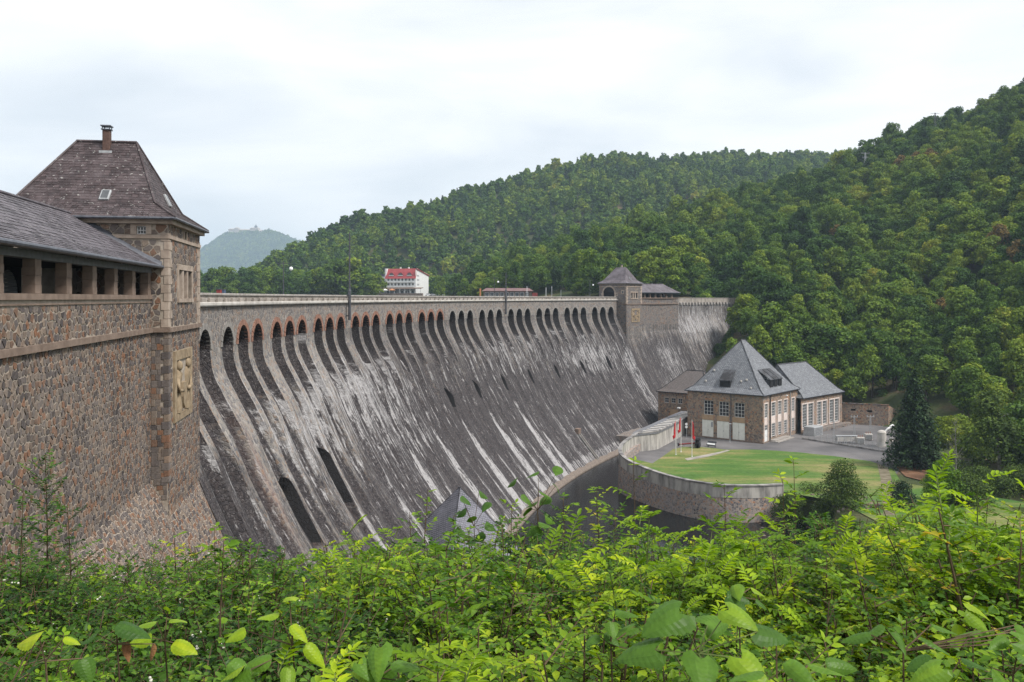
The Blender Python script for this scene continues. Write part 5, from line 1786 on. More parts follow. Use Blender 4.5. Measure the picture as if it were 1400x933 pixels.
dormer(lambda x, y, z: PP(x, y, z), 9.0, 11.8, HE + 1.1, HE + 2.8, slope_front, PH, 1.2)
for k in range(3):
    x0 = 7.0 + k * 2.6
    dormer(lambda x, y, z: PP(y, x, z), x0, x0 + 1.95, HE + 1.0, HE + 3.0, slope_side, PH, 1.2)
dormer(lambda x, y, z: PP(LA - y, x, z), 9.0, 12.0, HE + 1.0, HE + 3.0, slope_side, PH, 1.2)
for (x, y) in ((5.3, 2.6), (6.6, 2.3), (14.6, 3.9), (3.6, 1.3), (16.0, 2.0)):
    q = MB(); z = slope_front(y); q.bevel_box(x - .22, x + .22, y - .3, y + .1, z - .1, z + .32, .08, PP); q.build("roof_vent", M['cornice'], PH)
# lamp arms
for (b0, zz) in ((12.0, 10.4),):
    q = MB(); q.tube([PP(-.0, b0, zz), PP(-.8, b0, zz + .2)], .05, 5); q.bevel_box(b0 - .25, b0 + .25, .7, 1.2, zz + .1, zz + .3, .05, lambda x, y, z: PP(-y, x, z)); q.build("wall_lamp", M['white'], PH)

# turbine hall to the right
h0 = gp(1095, 594, 34.8); h1d = np.array((90.5, 240.7)) - np.array((73.9, 224.5))
HB = h1d / np.linalg.norm(h1d); HA = np.array((-HB[1], HB[0]))        # HA points back
def HP(x, y, z): p = h0 + HB * x + HA * y; return np.array((p[0], p[1], ZY + z))
TH = empty("turbine_hall", HP(11, 7, 0), "lower turbine hall with slate roof and tall paired windows, built onto the power station", "turbine hall")
HL, HD, HH = 23.2, 14.0, 9.2
hw = lambda x, z, h: HP(x, -h, z)
m = MB()
wb = [(.8, 3.2), (3.9, 6.6), (8.8, 11.2), (11.8, 14.2), (15.8, 18.3), (18.8, 21.2)]
wall_holes(m, hw, 0, HL, -2.2, HH, [(a, b, 1.4, 7.5) for a, b in wb], .22)
m.add([HP(HL, 0, -3), HP(HL, HD, -3), HP(HL, HD, HH), HP(HL, 0, HH)], [(0, 1, 2, 3)])
m.add([HP(HL, HD, -3), HP(-2, HD, -3), HP(-2, HD, HH), HP(HL, HD, HH)], [(0, 1, 2, 3)])
m.build("wall", M['rubble_brown'], TH)
for a, b in wb: window(TH, hw, a, b, 1.4, 7.5, .2, 2, 8, .14, .06, 'white', 'glass_grey')
for a, b in ((.8, 6.6), (8.8, 14.2), (15.8, 21.2)):
    q = MB(); Ph = lambda x, y, z: hw(x, z, y)
    q.box(a - .3, a, -.2, .05, 1.2, 7.5, Ph); q.box(b, b + .3, -.2, .05, 1.2, 7.5, Ph); q.box(a - .3, b + .3, -.2, .053, 7.503, 7.8, Ph); q.box(a - .3, b + .3, -.2, .08, 1.0, 1.197, Ph)
    mid = {.8: (3.2, 3.9), 8.8: (11.2, 11.8), 15.8: (18.3, 18.8)}[a]
    q.box(mid[0], mid[1], -.2, .047, 1.2, 7.5, Ph)
    q.build("window_surround", M['pinkish'], TH)
hip_roof(HP, .6, HL, 0, HD, HH, HH + 8.2, (.7, HD / 2), (HL - 7, HD / 2), .5, "roof", M['slate_power'], TH, (1.2, .9))
q = MB(); q.tube([HP(.2, -.55, HH - .02), HP(HL + .5, -.55, HH - .02)], .11, 6); q.build("gutter", M['lead'], TH)
# arched podium below the hall
q = MB()
n = 8
def arched(x0, x1, z0, z1, y, centers, R, spring):
    xs = x0
    for c in centers:
        q.add([HP(xs, y, z0), HP(c - R, y, z0), HP(c - R, y, z1), HP(xs, y, z1)], [(0, 1, 2, 3)])
        for k in range(n):
            xa, xb = c - R * math.cos(math.pi * k / n), c - R * math.cos(math.pi * (k + 1) / n)
            za, zb = spring + R * math.sin(math.pi * k / n), spring + R * math.sin(math.pi * (k + 1) / n)
            q.add([HP(xa, y, za), HP(xb, y, zb), HP(xb, y, z1), HP(xa, y, z1)], [(0, 1, 2, 3)])
            q.add([HP(xa, y, za), HP(xb, y, zb), HP(xb, y + .8, zb), HP(xa, y + .8, za)], [(0, 1, 2, 3)])
        q.add([HP(c - R, y, z0), HP(c - R, y + .8, z0), HP(c - R, y + .8, spring), HP(c - R, y, spring)], [(0, 1, 2, 3)])
        q.add([HP(c + R, y, z0), HP(c + R, y + .8, z0), HP(c + R, y + .8, spring), HP(c + R, y, spring)], [(0, 1, 2, 3)])
        xs = c + R
    q.add([HP(xs, y, z0), HP(x1, y, z0), HP(x1, y, z1), HP(xs, y, z1)], [(0, 1, 2, 3)])
arched(4, 25, -3.2, .8, -1.8, [13.5, 20.0], 1.7, -1.4)
q.add([HP(4, -1.8, .8), HP(25, -1.8, .8), HP(25, 0, .8), HP(4, 0, .8)], [(0, 1, 2, 3)])
q.add([HP(25, -1.8, -3.2), HP(25, 2, -3.2), HP(25, 2, .8), HP(25, -1.8, .8)], [(0, 1, 2, 3)])
q.build("arched_podium", M['rubble'], TH)
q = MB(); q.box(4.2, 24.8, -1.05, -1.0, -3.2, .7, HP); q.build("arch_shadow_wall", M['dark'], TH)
ob = MB(); ob.bevel_box(-1.0, 3.6, -4.2, -1.2, -.2, 2.3, .12, HP)
o = empty("cooler_unit", HP(1.3, -2.7, 0), "pale grey metal cooler box standing at the corner of the turbine hall", "cooler")
ob.build("casing", M['grey_metal'], o)
q = MB()
for k in range(6): q.box(-.6 + .01, 3.2, -4.24, -4.19, .2 + k * .32, .36 + k * .32, HP)
q.build("grille", M['beam'], o)

# annex to the left, against the dam
def AP(x, y, z): p = np.array((41.8, 251.0)) + PA_ * x + PB_ * y; return np.array((p[0], p[1], ZY + z))
AX = empty("annex", AP(7, 6, 0), "low brown roofed annex with three small square windows between dam and power station", "annex")
m = MB()
aw = [(2.1, 3.4), (4.3, 5.6), (6.4, 7.7)]
wall_holes(m, lambda x, z, h: AP(x, -h, z), 0, 16, -2, 8.3, [(a, b, 5.2, 6.6) for a, b in aw], .2)
m.add([AP(0, 0, -2), AP(0, 12, -2), AP(0, 12, 8.3), AP(0, 0, 8.3)], [(0, 1, 2, 3)])
m.add([AP(16, 0, -2), AP(16, 12, -2), AP(16, 12, 8.3), AP(16, 0, 8.3)], [(0, 1, 2, 3)])
m.build("wall", M['rubble_brown'], AX)
for a, b in aw:
    window(AX, lambda x, z, h: AP(x, -h, z), a, b, 5.2, 6.6, .18, 2, 2, .08, .05, 'white', 'glass')
    q = MB(); Pq = lambda x, y, z: AP(x, -y, z)
    q.box(a - .25, a, -.1, .05, 5.0, 6.85, Pq); q.box(b, b + .25, -.1, .05, 5.0, 6.85, Pq); q.box(a, b, -.1, .047, 6.6, 6.85, Pq); q.box(a, b, -.1, .06, 5.0, 5.2, Pq)
    q.build("window_surround", M['sandstone'], AX)
q = MB(); q.box(4.0, 6.3, -.25, .04, .2, 3.4, lambda x, y, z: AP(x, -y, z)); q.build("door", M['tan'], AX)
hip_roof(AP, 0, 16, 0, 12, 8.3, 14.2, (6, 6), (11, 6), .5, "roof", M['slate_annex'], AX, (1.2, .7))
lp = empty("floodlight", AP(7.5, -1.5, 3), "white floodlight on an arm beside the annex door", "floodlight")
q = MB(); q.tube([AP(7.5, 0, 4.0), AP(7.5, -1.5, 4.1)], .05, 5); q.build("arm", M['grey_metal'], lp)
q = MB(); q.bevel_box(7.1, 7.9, -1.9, -1.3, 4.0, 4.35, .06, AP); q.build("head", M['white'], lp)

# second power station, near the foot of the dam: only its pyramid roof shows over the bushes
NP0 = np.array((-7.1, 119.0)); _ca, _sa = math.cos(.70), math.sin(.70)
def NP(x, y, z): return np.array((NP0[0] + x * _ca - y * _sa, NP0[1] + x * _sa + y * _ca, z))
NS = empty("pump_house", NP(0, 0, 0), "dark slate pyramid roof rising behind the bushes at the foot of the dam", "building")
m = MB(); m.box(-6.4, 6.4, -6.4, 6.4, -2, 5.2, NP); m.build("wall", M['rubble'], NS)
hip_roof(NP, -6.4, 6.4, -6.4, 6.4, 5.2, 14.1, (0, -.1), (0, .1), .6, "roof", M['slate_dark'], NS, (1.2, .9), .05)

# ------------------------------------------------------------------ things on the lawn
def flagpole(u, v, htop, lab, sgn, drop):
    x, y = gp(u, v, 34.8)
    r = empty("flagpole", (x, y, ZY), lab, "flagpole", "flagpoles with red flags on the lawn")
    m = MB(); m.lathe((x, y, ZY), [(.16, 0), (.16, .12), (.075, .16), (.05, htop)], 8); m.build("pole", M['white'], r)
    m = MB(); m.lathe((x, y, ZY + htop), [(.02, 0), (.09, .05), (.09, .13), (.02, .18)], 8); m.build("finial", M['grey_metal'], r)
    f = MB(); V = []
    nx, nz = 5, 14
    for j in range(nz + 1):
        for i in range(nx + 1):
            t = j / nz
            w = (.26 + .16 * math.sin(t * 3.1)) * (1 + .9 * (t > .72))
            V.append((x + sgn * (.06 + w * i / nx) , y - .05 + .22 * math.sin(i * 1.9 + j * .5) * (i / nx), ZY + htop - .15 - drop * t - .5 * (i / nx) ** 1.5))
    f.add(V, [(j * (nx + 1) + i, j * (nx + 1) + i + 1, (j + 1) * (nx + 1) + i + 1, (j + 1) * (nx + 1) + i) for j in range(nz) for i in range(nx)])
    F_ = f.build("flag", M['red'], r, smooth=True)
    s_ = F_.modifiers.new("thickness", 'SOLIDIFY'); s_.thickness = .02
flagpole(924, 622, 7.6, "leftmost flagpole with a red flag hanging low and blown left on the lawn", -1, 3.6)
flagpole(931, 618.5, 8.0, "middle flagpole with red flag, just behind the leftmost pole on the lawn", -1, 3.2)
flagpole(946, 625, 8.0, "rightmost flagpole with red flag hanging straight down on the lawn", 1, 3.8)
x, y = gp(943, 612, 34.8)
tb = empty("turbine_runner", (x, y, ZY), "old turbine runner with red shaft shown on the lawn behind the flagpoles", "turbine")
def TP(a, b, c):
    ca, sa = .93, -.36
    return np.array((x + a * ca - b * sa, y + a * sa + b * ca, ZY + c))
m = MB(); m.tube([TP(-2.6, 0, .55), TP(1.6, 0, 1.15)], [.16, .2], 10); m.build("shaft", M['red_paint'], tb)
m = MB()
for k in range(3):
    m.tube([TP(-2.75 + k * .12, 0, .53 + k * .017), TP(-2.68 + k * .12, 0, .54 + k * .017)], [.42 - k * .06] * 2, 14)
m.build("flange", M['black'], tb)
m = MB()
for k in range(14):
    a = 2 * math.pi * k / 14
    c, s = math.cos(a), math.sin(a)
    m.hexa([TP(1.5, .3 * c, 1.15 + .3 * s), TP(2.3, .3 * c + .1 * s, 1.25 + .3 * s), TP(2.45, 1.05 * c + .35 * s, 1.25 + 1.05 * s), TP(1.4, 1.05 * c, 1.15 + 1.05 * s),
            TP(1.5, .3 * c + .05, 1.19 + .3 * s), TP(2.3, .3 * c + .15, 1.29 + .3 * s), TP(2.45, 1.05 * c + .4, 1.29 + 1.05 * s), TP(1.4, 1.05 * c + .05, 1.19 + 1.05 * s)])
m.build("blades", M['black'], tb)
m = MB(); m.tube([TP(1.35, 0, 1.13), TP(1.55, 0, 1.16)], [1.1, 1.1], 18); m.tube([TP(2.3, 0, 1.25), TP(2.45, 0, 1.27)], [.6, .5], 14); m.build("runner_ring", M['black'], tb)
m = MB(); m.bevel_box(-2.0, -1.5, -.3, .3, -.02, .45, .05, TP); m.bevel_box(.6, 1.2, -.35, .35, -.02, .85, .05, TP); m.build("support", M['coping'], tb)
x2, y2 = gp(973, 611.5, 34.8)
ib = empty("info_board", (x2, y2, ZY), "small black slanted board with a white band on the lawn edge", "board")
def IP(a, b, c):
    ca, sa = .77, -.64
    return np.array((x2 + a * ca - b * sa, y2 + a * sa + b * ca, ZY + c))
m = MB(); m.hexa([IP(-1.1, -.5, .35), IP(1.1, -.5, .35), IP(1.1, .35, 1.25), IP(-1.1, .35, 1.25), IP(-1.1, -.55, .45), IP(1.1, -.55, .45), IP(1.1, .3, 1.35), IP(-1.1, .3, 1.35)]); m.build("panel", M['black'], ib)
m = MB(); m.hexa([IP(-1.0, -.40, .62), IP(1.0, -.40, .62), IP(1.0, -.12, .92), IP(-1.0, -.12, .92), IP(-1.0, -.41, .635), IP(1.0, -.41, .635), IP(1.0, -.13, .935), IP(-1.0, -.13, .935)]); m.build("band", M['white'], ib)
m = MB(); 
for a in (-.9, .9): m.box(a - .06, a + .06, -.1, .1, -.02, .8, IP)
m.build("legs_frame", M['black'], ib)
x3, y3 = gp(998, 605, 34.8)
lm = empty("yard_lamp", (x3, y3, ZY), "thin grey lamp post standing before the cream doors", "lamp post")
m = MB(); m.lathe((x3, y3, ZY), [(.12, 0), (.07, .4), (.05, 4.4)], 8); m.build("post", M['grey_metal'], lm)
m = MB(); m.bevel_box(x3 - .35, x3 + .35, y3 - .14, y3 + .14, ZY + 4.4, ZY + 4.55, .04); m.build("head", M['grey_metal'], lm)
x3, y3 = gp(938.5, 600, 34.8)
sg = empty("round_sign", (x3, y3, ZY), "two white round traffic signs on one post at the wall end", "traffic sign")
m = MB(); m.lathe((x3, y3, ZY), [(.05, 0), (.05, 4.0)], 6); m.build("post", M['grey_metal'], sg)
for zz in (3.6, 2.9):
    m = MB(); m.tube([(x3 - .03, y3 - .06, ZY + zz), (x3 - .035, y3 - .1, ZY + zz)], .32, 16); m.build("disc", M['white'], sg)

# ------------------------------------------------------------------ substation yard to the right
rw = empty("retaining_wall", (79, 243, ZY), "ruined stone retaining wall with two small openings right of the turbine hall", "wall")
g0 = np.array((90.8, 243.5)); gd = np.array((.93, -.37)); gn = np.array((.37, .93))
def GP(a, b, z): p = g0 + gd * a + gn * b; return np.array((p[0], p[1], ZY + z))
m = MB(); wall_holes(m, lambda x, z, h: GP(x, -h, z), 0, 12.5, -1.5, 5.6, [(3, 4.2, 3.7, 4.3), (7.2, 8.4, 3.5, 4.1)], .4)
m.add([GP(0, 0, 5.6), GP(12.5, 0, 5.2), GP(12.5, 1.0, 5.2), GP(0, 1.0, 5.6)], [(0, 1, 2, 3)]); m.add([GP(12.5, 0, -1.5), GP(14.5, 6, -1.5), GP(14.5, 6, 4), GP(12.5, 0, 5.6)], [(0, 1, 2, 3)])
m.build("wall_face", M['rubble_brown'], rw)
m = MB()
for k in range(24):
    a = k * .53; m.bevel_box(a, a + .5, -.12, .6, 5.58, 5.8 + .06 * rng.random(), .03, GP, 0, rng.random())
m.build("coping_stones", M['stone'], rw)
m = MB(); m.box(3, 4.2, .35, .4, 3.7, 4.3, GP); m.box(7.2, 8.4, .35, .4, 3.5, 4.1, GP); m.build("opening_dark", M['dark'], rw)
def yard_thing(name, u, v, lab, cat, build):
    x, y = gp(u, v, 34.8); r = empty(name, (x, y, ZY), lab, cat); build(r, x, y); return r
def tank(r, x, y):
    m = MB(); m.lathe((x, y, ZY), [(.95, .1), (1.0, .2), (1.0, 3.4), (.7, 3.75), (.2, 3.9)], 16); m.build("vessel", M['cornice'], r)
    m = MB(); m.tube([(x + .6, y, ZY + 3.4), (x + 1.4, y, ZY + 4.2), (x + 2.4, y + .3, ZY + 4.6)], [.16, .2, .3], 10); m.tube([(x + 2.2, y + .25, ZY + 4.5), (x + 2.9, y + .4, ZY + 4.9)], [.42, .42], 12); m.build("pipe", M['white'], r)
    m = MB(); m.box(x - 1.1, x + 1.1, y - 1.1, y + 1.1, ZY - .1, ZY + .12); m.build("base", M['coping'], r)
yard_thing("tank", 1205.5, 611, "pale upright tank with a bent white pipe at the edge of the spruce", "tank", tank)
def rack(r, x, y):
    m = MB()
    for k in range(2): m.box(x - 2.6, x + 2.6, y - .5 + k, y - .4 + k, ZY + .5, ZY + 1.5)
    m.build("rack_panel", M['cornice'], r)
    m = MB()
    for a in (-2.5, -.8, .8, 2.5):
        for b in (-.5, .55): m.box(x + a - .06, x + a + .06, y + b - .06, y + b + .06, ZY - .1, ZY + 1.7)
    m.box(x - 2.6, x + 2.6, y - .5, y + .6, ZY + 1.7, ZY + 1.78); m.build("rack_frame", M['grey_metal'], r)
yard_thing("cable_rack", 1158, 606, "low pale equipment rack by the fence in the substation yard", "rack", rack)
def trafo(r, x, y):
    m = MB(); m.bevel_box(x - .9, x + .9, y - .6, y + .6, ZY + .1, ZY + 1.6, .1); m.build("casing", M['cornice'], r)
    m = MB()
    for a in (-.5, 0, .5): m.lathe((x + a, y, ZY + 1.6), [(.07, 0), (.14, .1), (.07, .2), (.14, .3), (.05, .5)], 8)
    m.build("insulators", M['redstone'], r)
    m = MB()
    for k in range(6): m.box(x - .75 + k * .28, x - .68 + k * .28, y - .85, y - .61, ZY + .3, ZY + 1.4)
    m.build("fins", M['grey_metal'], r)
for i, (u, v, l) in enumerate(((1176, 607, "small pale transformer left of the tank"), (1222, 612, "pale transformer box half hidden by the spruce"), (1187, 602, "transformer behind the equipment rack"))):
    yard_thing("transformer", u, v, l + " in the substation yard", "transformer", trafo)
f0, f1 = np.array(gp(1098, 600.5, 34.8)), np.array(gp(1232, 622, 34.8))
fn = empty("mesh_fence", (*f0, ZY), "grey wire fence between road and substation yard", "fence")
nfp = 15
for k in range(nfp + 1):
    p = f0 + (f1 - f0) * k / nfp
    m = MB(); m.lathe((p[0], p[1], ZY), [(.06, -.1), (.06, 2.0)], 6); m.build("post", M['grey_metal'], fn)
m = MB()
for z in (.1, .5, .9, 1.3, 1.7, 1.95): m.tube([(*f0, ZY + z), (*f1, ZY + z)], .02, 4)
nv = int(np.linalg.norm(f1 - f0) / .3)
for k in range(nv):
    p = f0 + (f1 - f0) * k / nv; m.tube([(*p, ZY + .1), (*p, ZY + 1.95)], .012, 3)
m.build("wire_mesh", M['grey_metal'], fn)
m = MB(); d_ = (f1 - f0) / np.linalg.norm(f1 - f0); q_ = np.array((-d_[1], d_[0]))
m.hexa([(*(f0 + q_ * -.35), ZY - .1), (*(f1 + q_ * -.35), ZY - .1), (*(f1 + q_ * -.02), ZY - .1), (*(f0 + q_ * -.02), ZY - .1), (*(f0 + q_ * -.35), ZY + .35), (*(f1 + q_ * -.35), ZY + .35), (*(f1 + q_ * -.02), ZY + .35), (*(f0 + q_ * -.02), ZY + .35)])
m.build("kerb_wall", M['conc_in'], fn)
for i, (u, v, h) in enumerate(((1190, 601, 5.5), (1140, 600, 4.2), (1168, 598, 5.0))):
    x, y = gp(u, v, 34.8)
    r = empty("cable_post", (x, y, ZY), ["steel lattice post beside the tank", "short steel post nearest the turbine hall", "steel post in the middle of the substation yard"][i], "post")
    m = MB()
    for a, b in ((-.2, -.2), (.2, -.2), (.2, .2), (-.2, .2)): m.tube([(x + a, y + b, ZY), (x + a * .6, y + b * .6, ZY + h)], .035, 4)
    for k in range(8):
        z = ZY + h * k / 8; z2 = ZY + h * (k + 1) / 8; s = .2 * (1 if k % 2 else -1)
        m.tube([(x - s, y - .18, z), (x + s, y - .18, z2)], .02, 3)
    m.build("lattice", M['grey_metal'], r)
    m = MB(); m.box(x - .9, x + .9, y - .05, y + .05, ZY + h, ZY + h + .12)
    for a in (-.8, 0, .8): m.lathe((x + a, y, ZY + h + .12), [(.04, 0), (.1, .1), (.04, .2), (.1, .3), (.03, .45)], 7)
    m.build("crossarm", M['grey_metal'], r)
# ------------------------------------------------------------------ the crest: lamps, masts and small things
def crest_at(px, o):
    ss = np.linspace(-112, 260, 6000); X, Y = arc(ss, o)
    s = float(np.interp((px - 700) / F_PX, X / Y, ss)); x, y = arc(s, o)
    return s, float(x), float(y)
for px, vt, arm, gv, lab in ((387.6, 358, 10.4, 367.6, "nearest street lamp on the dam crest, one white globe hanging from its arm"),
                             (676, 379, 5.0, 385.7, "street lamp with white globe on the crest just left of the second mast"),
                             (806.6, 383, 4.3, 390, "street lamp with white globe on the crest left of the far gatehouse"),
                             (1010.6, 393, 2.6, 396.8, "farthest street lamp, at the wooded right end of the dam")):
    s, x, y = crest_at(px, -5.7 if px < 1000 else -5.5)
    zt_ = CZ + (Y_HOR - vt) / F_PX * y
    r = empty("street_lamp", (x, y, CZ - .8), lab, "street lamp", "street lamps along the dam crest")
    k = y / F_PX
    m = MB(); m.lathe((x, y, CZ - .8), [(.16, 0), (.13, .5), (.075, .6), (.06, zt_ - CZ + .8)], 8); m.build("post", M['dark_metal'], r)
    zg = CZ + (Y_HOR - gv) / F_PX * y
    m = MB(); m.tube([(x - .8, y, zt_ - .25), (x + arm * k, y, zt_ - .25)], .045, 6); m.tube([(x + arm * k, y, zt_ - .25), (x + arm * k, y, zg + .2)], .035, 6); m.build("arm", M['dark_metal'], r)
    m = MB(); m.lathe((x + arm * k, y, zg), [(.06, .26), (.20, .17), (.27, 0), (.20, -.18), (.05, -.26)], 12); m.build("globe", M['globe'], r, smooth=True)
for px, vb, vk, vt, lab in ((478, 438, 398, 318, "tall dark mast fixed to the dam face between the red brick arches"), (691.8, 430, 397, 373, "second dark mast fixed to the dam face right of the middle")):
    s, x, y = crest_at(px, .55)
    z = lambda v: CZ + (Y_HOR - v) / F_PX * y
    r = empty("mast", (x, y, z(vb)), lab, "mast", "masts on the dam face")
    m = MB(); m.lathe((x, y, z(vb)), [(.21, 0), (.21, z(vk) - z(vb)), (.13, z(vk) - z(vb) + .3), (.085, z(vt) - z(vb))], 8); m.build("pole", M['dark_metal'], r)
    m = MB()
    for v in (vb - 6, vk + 6): 
        a, b = arc(s, 0.0); m.tube([(x, y, z(v)), (float(a), float(b), z(v))], .10, 6)
    m.build("bracket", M['dark_metal'], r)
for px, mt, lab in ((299.6, 'red_paint', "small red cabinet on the dam crest beside a blue one"), (305.2, 'blue_paint', "small blue cabinet on the dam crest beside a red one")):
    s, x, y = crest_at(px, -1.6)
    r = empty("cabinet", (x, y, CZ - .8), lab, "cabinet", "cabinets on the crest")
    m = MB(); m.bevel_box(x - .20, x + .20, y - .25, y + .25, CZ - .8, CZ + .82, .04); m.build("casing", M[mt], r)
    m = MB(); m.bevel_box(x - .22, x + .22, y - .28, y + .28, CZ + .82, CZ + .88, .02); m.build("lid", M['dark_metal'], r)

# ------------------------------------------------------------------ across the lake: hotel, pavilion, castle
HC = np.array((-67.2, 612.0)); HF = np.array((-.94, .34)); HS = np.array((.34, .94))
HZ = 38.0
def OP(a, b, z): p = HC + HF * a + HS * b; return np.array((p[0], p[1], z))
ht = empty("hotel", OP(12, 8, HZ), "white hotel with red mansard roof on the far lake shore", "hotel")
FL, SL = 23.4, 21.0
zE, zR = 53.8, 60.6
m = MB()
hf = lambda x, z, h: OP(x, -h, z); hs = lambda x, z, h: OP(-h, x, z)
fw = [(1.4 + 2.75 * k, 2.9 + 2.75 * k, z0, z0 + 1.7) for k in range(8) for z0 in (48.6, 51.9)] + [(1.4 + 2.75 * k, 3.2 + 2.75 * k, 43.0, 45.0) for k in range(8) if k != 4]
sw = [(x0, x0 + 1.3, z0, z0 + 1.5) for x0 in (2.2, 4.3) for z0 in (48.4, 51.6, 54.6)]
wall_holes(m, hf, 0, FL, HZ, zE, fw, .25); wall_holes(m, hs, 0, SL, HZ, 54.2 + 2.4, sw, .25)
m.add([OP(0, 0, 56.6), OP(0, 0, zR), OP(0, 3.5, zR), OP(0, SL, 56.6)], [(0, 1, 2, 3)])
m.add([OP(FL, 0, HZ), OP(FL, SL, HZ), OP(FL, SL, 56), OP(FL, 3.5, zR), OP(FL, 0, zE)], [(0, 1, 2, 3, 4)]); m.add([OP(0, SL, HZ), OP(FL, SL, HZ), OP(FL, SL, 56), OP(0, SL, 56)], [(0, 1, 2, 3)])
m.build("wall", M['white'], ht)
for a, b, z0, z1 in fw: window(ht, hf, a, b, z0, z1, .2, 2, 1, .12, .09, 'white', 'glass')
for a, b, z0, z1 in sw: window(ht, hs, a, b, z0, z1, .2, 2, 1, .12, .09, 'white', 'glass')
m = MB(); uv = []
pts = [(-.4, -.7, zE - .3), (FL + .4, -.7, zE - .3), (FL + .1, 3.2, zR), (-.1, 3.2, zR)]
m.add([OP(*p) for p in pts], [(0, 1, 2, 3)]); uv += [(0, 0), (24, 0), (24, 8), (0, 8)]
m.add([OP(-.5, 3.2, zR), OP(FL + .1, 3.2, zR), OP(FL + .1, SL + .6, 55.9), OP(-.5, SL + .6, 55.9)], [(0, 1, 2, 3)]); uv += [(0, 0), (24, 0), (24, 18), (0, 18)]
m.hexa([OP(-.5, 0, zR - .5), OP(-.1, 0, zR - .5), OP(-.1, SL + .6, 55.6), OP(-.5, SL + .6, 55.6), OP(-.5, 0, zR + .1), OP(-.1, 0, zR + .1), OP(-.1, SL + .6, 56.2), OP(-.5, SL + .6, 56.2)]); uv += [(0, 0)] * 8
R_ = m.build("roof", M['tile_red'], ht)
ul = R_.data.uv_layers.new(name="UVMap")
for lp in R_.data.loops: ul.data[lp.index].uv = uv[lp.vertex_index]
for k in range(3):
    x0 = 2.6 + 7.0 * k
    m = MB()
    V = []
    n = 8
    for y in (-.1, 3.0):
        for j in range(n + 1):
            t = j / n; V.append(OP(x0 + 4.6 * t, y + .2, 56.0 + 1.9 * math.sin(math.pi * t) ** .7))
    m.add(V, [(j, j + 1, n + 2 + j, n + 1 + j) for j in range(n)] + [tuple(range(n, -1, -1))])
    D_ = m.build("dormer", M['tile_red'], ht)
    q = MB(); q.box(x0 + 1.1, x0 + 3.5, -.02, .05, 55.95, 57.2, lambda a, b, c: OP(a, b, c)); q.build("dormer_window", M['glass_grey'], D_)
    q = MB(); q.box(x0 + .3, x0 + 4.3, -.06, .02, 55.5, 55.93, lambda a, b, c: OP(a, b, c)); q.build("dormer_sill", M['white'], D_)
for b_ in (7.0, 13.5):
    q = MB(); q.bevel_box(b_, b_ + 1, 4, 5, zR - .6, zR + 1.0, .1, OP); q.build("chimney", M['white'], R_)
for k in range(4):
    for z0 in (47.4, 50.7):
        q = MB(); a = 1.0 + 5.5 * k; q.box(a, a + 4.9, -1.1, -.04, z0, z0 + .15, OP); q.box(a, a + 4.9, -1.1, -1.02, z0 + .16, z0 + 1.0, OP); q.build("balcony", M['white'], ht)
q = MB(); q.hexa([OP(-6, -4.2, 46.2), OP(FL + 7.5, -4.2, 46.2), OP(FL + 7.5, .0, 47.0), OP(-6, 0, 47.0), OP(-6, -4.2, 46.6), OP(FL + 7.5, -4.2, 46.6), OP(FL + 7.5, .0, 47.3), OP(-6, 0, 47.3)]); q.build("veranda_roof", M['sand_dark'], ht)
for k in range(10):
    q = MB(); a = -5.8 + k * 4.0; q.box(a, a + .35, -4.0, -3.7, HZ, 46.2, OP); q.build("veranda_post", M['white'], ht)
q = MB(); q.box(FL + .02, FL + 6.4, 1, 9, HZ, 55.0, OP); q.build("side_wing", M['white'], ht)
q = MB(); q.box(FL, FL + 6.6, .8, 9.2, 55.02, 56.8, OP); q.build("side_wing_roof", M['slate_dark'], ht)
q = MB(); q.box(FL - .3, FL + 1.0, .6, 3.8, 54.9, zR + .1, OP); q.build("gable_wall", M['white'], ht)
for k in range(3):
    for z0 in (48.6, 51.9): window(ht, lambda x, z, h: OP(x, 1 - h, z), FL + 1.4 + 1.6 * k, FL + 2.3 + 1.6 * k, z0, z0 + 1.6, -.08, 1, 1, .08, .08, 'white', 'glass')
q = MB(); q.hexa([OP(-8, -6, HZ - 2), OP(FL + 9, -6, HZ - 2), OP(FL + 9, -4.6, HZ - 2), OP(-8, -4.6, HZ - 2), OP(-8, -6, 43.2), OP(FL + 9, -6, 43.2), OP(FL + 9, -4.6, 43.2), OP(-8, -4.6, 43.2)]); q.build("terrace_wall", M['sand_dark'], ht)
for a, mt, lab in ((15.6, 'orange', "orange parasol on the hotel terrace"), (21.2, 'cream', "cream parasol on the hotel terrace, left of the orange one")):
    p = OP(a, -5.4, 43.2)
    r = empty("parasol", p, lab, "parasol", "parasols on the hotel terrace")
    q = MB(); q.lathe(p, [(.06, 0), (.05, 2.4)], 6); q.build("pole", M['white'], r)
    q = MB(); q.lathe((p[0], p[1], p[2] + 2.1), [(2.5, 0), (1.3, .55), (.1, 1.1)], 10); q.build("canopy", M[mt], r)
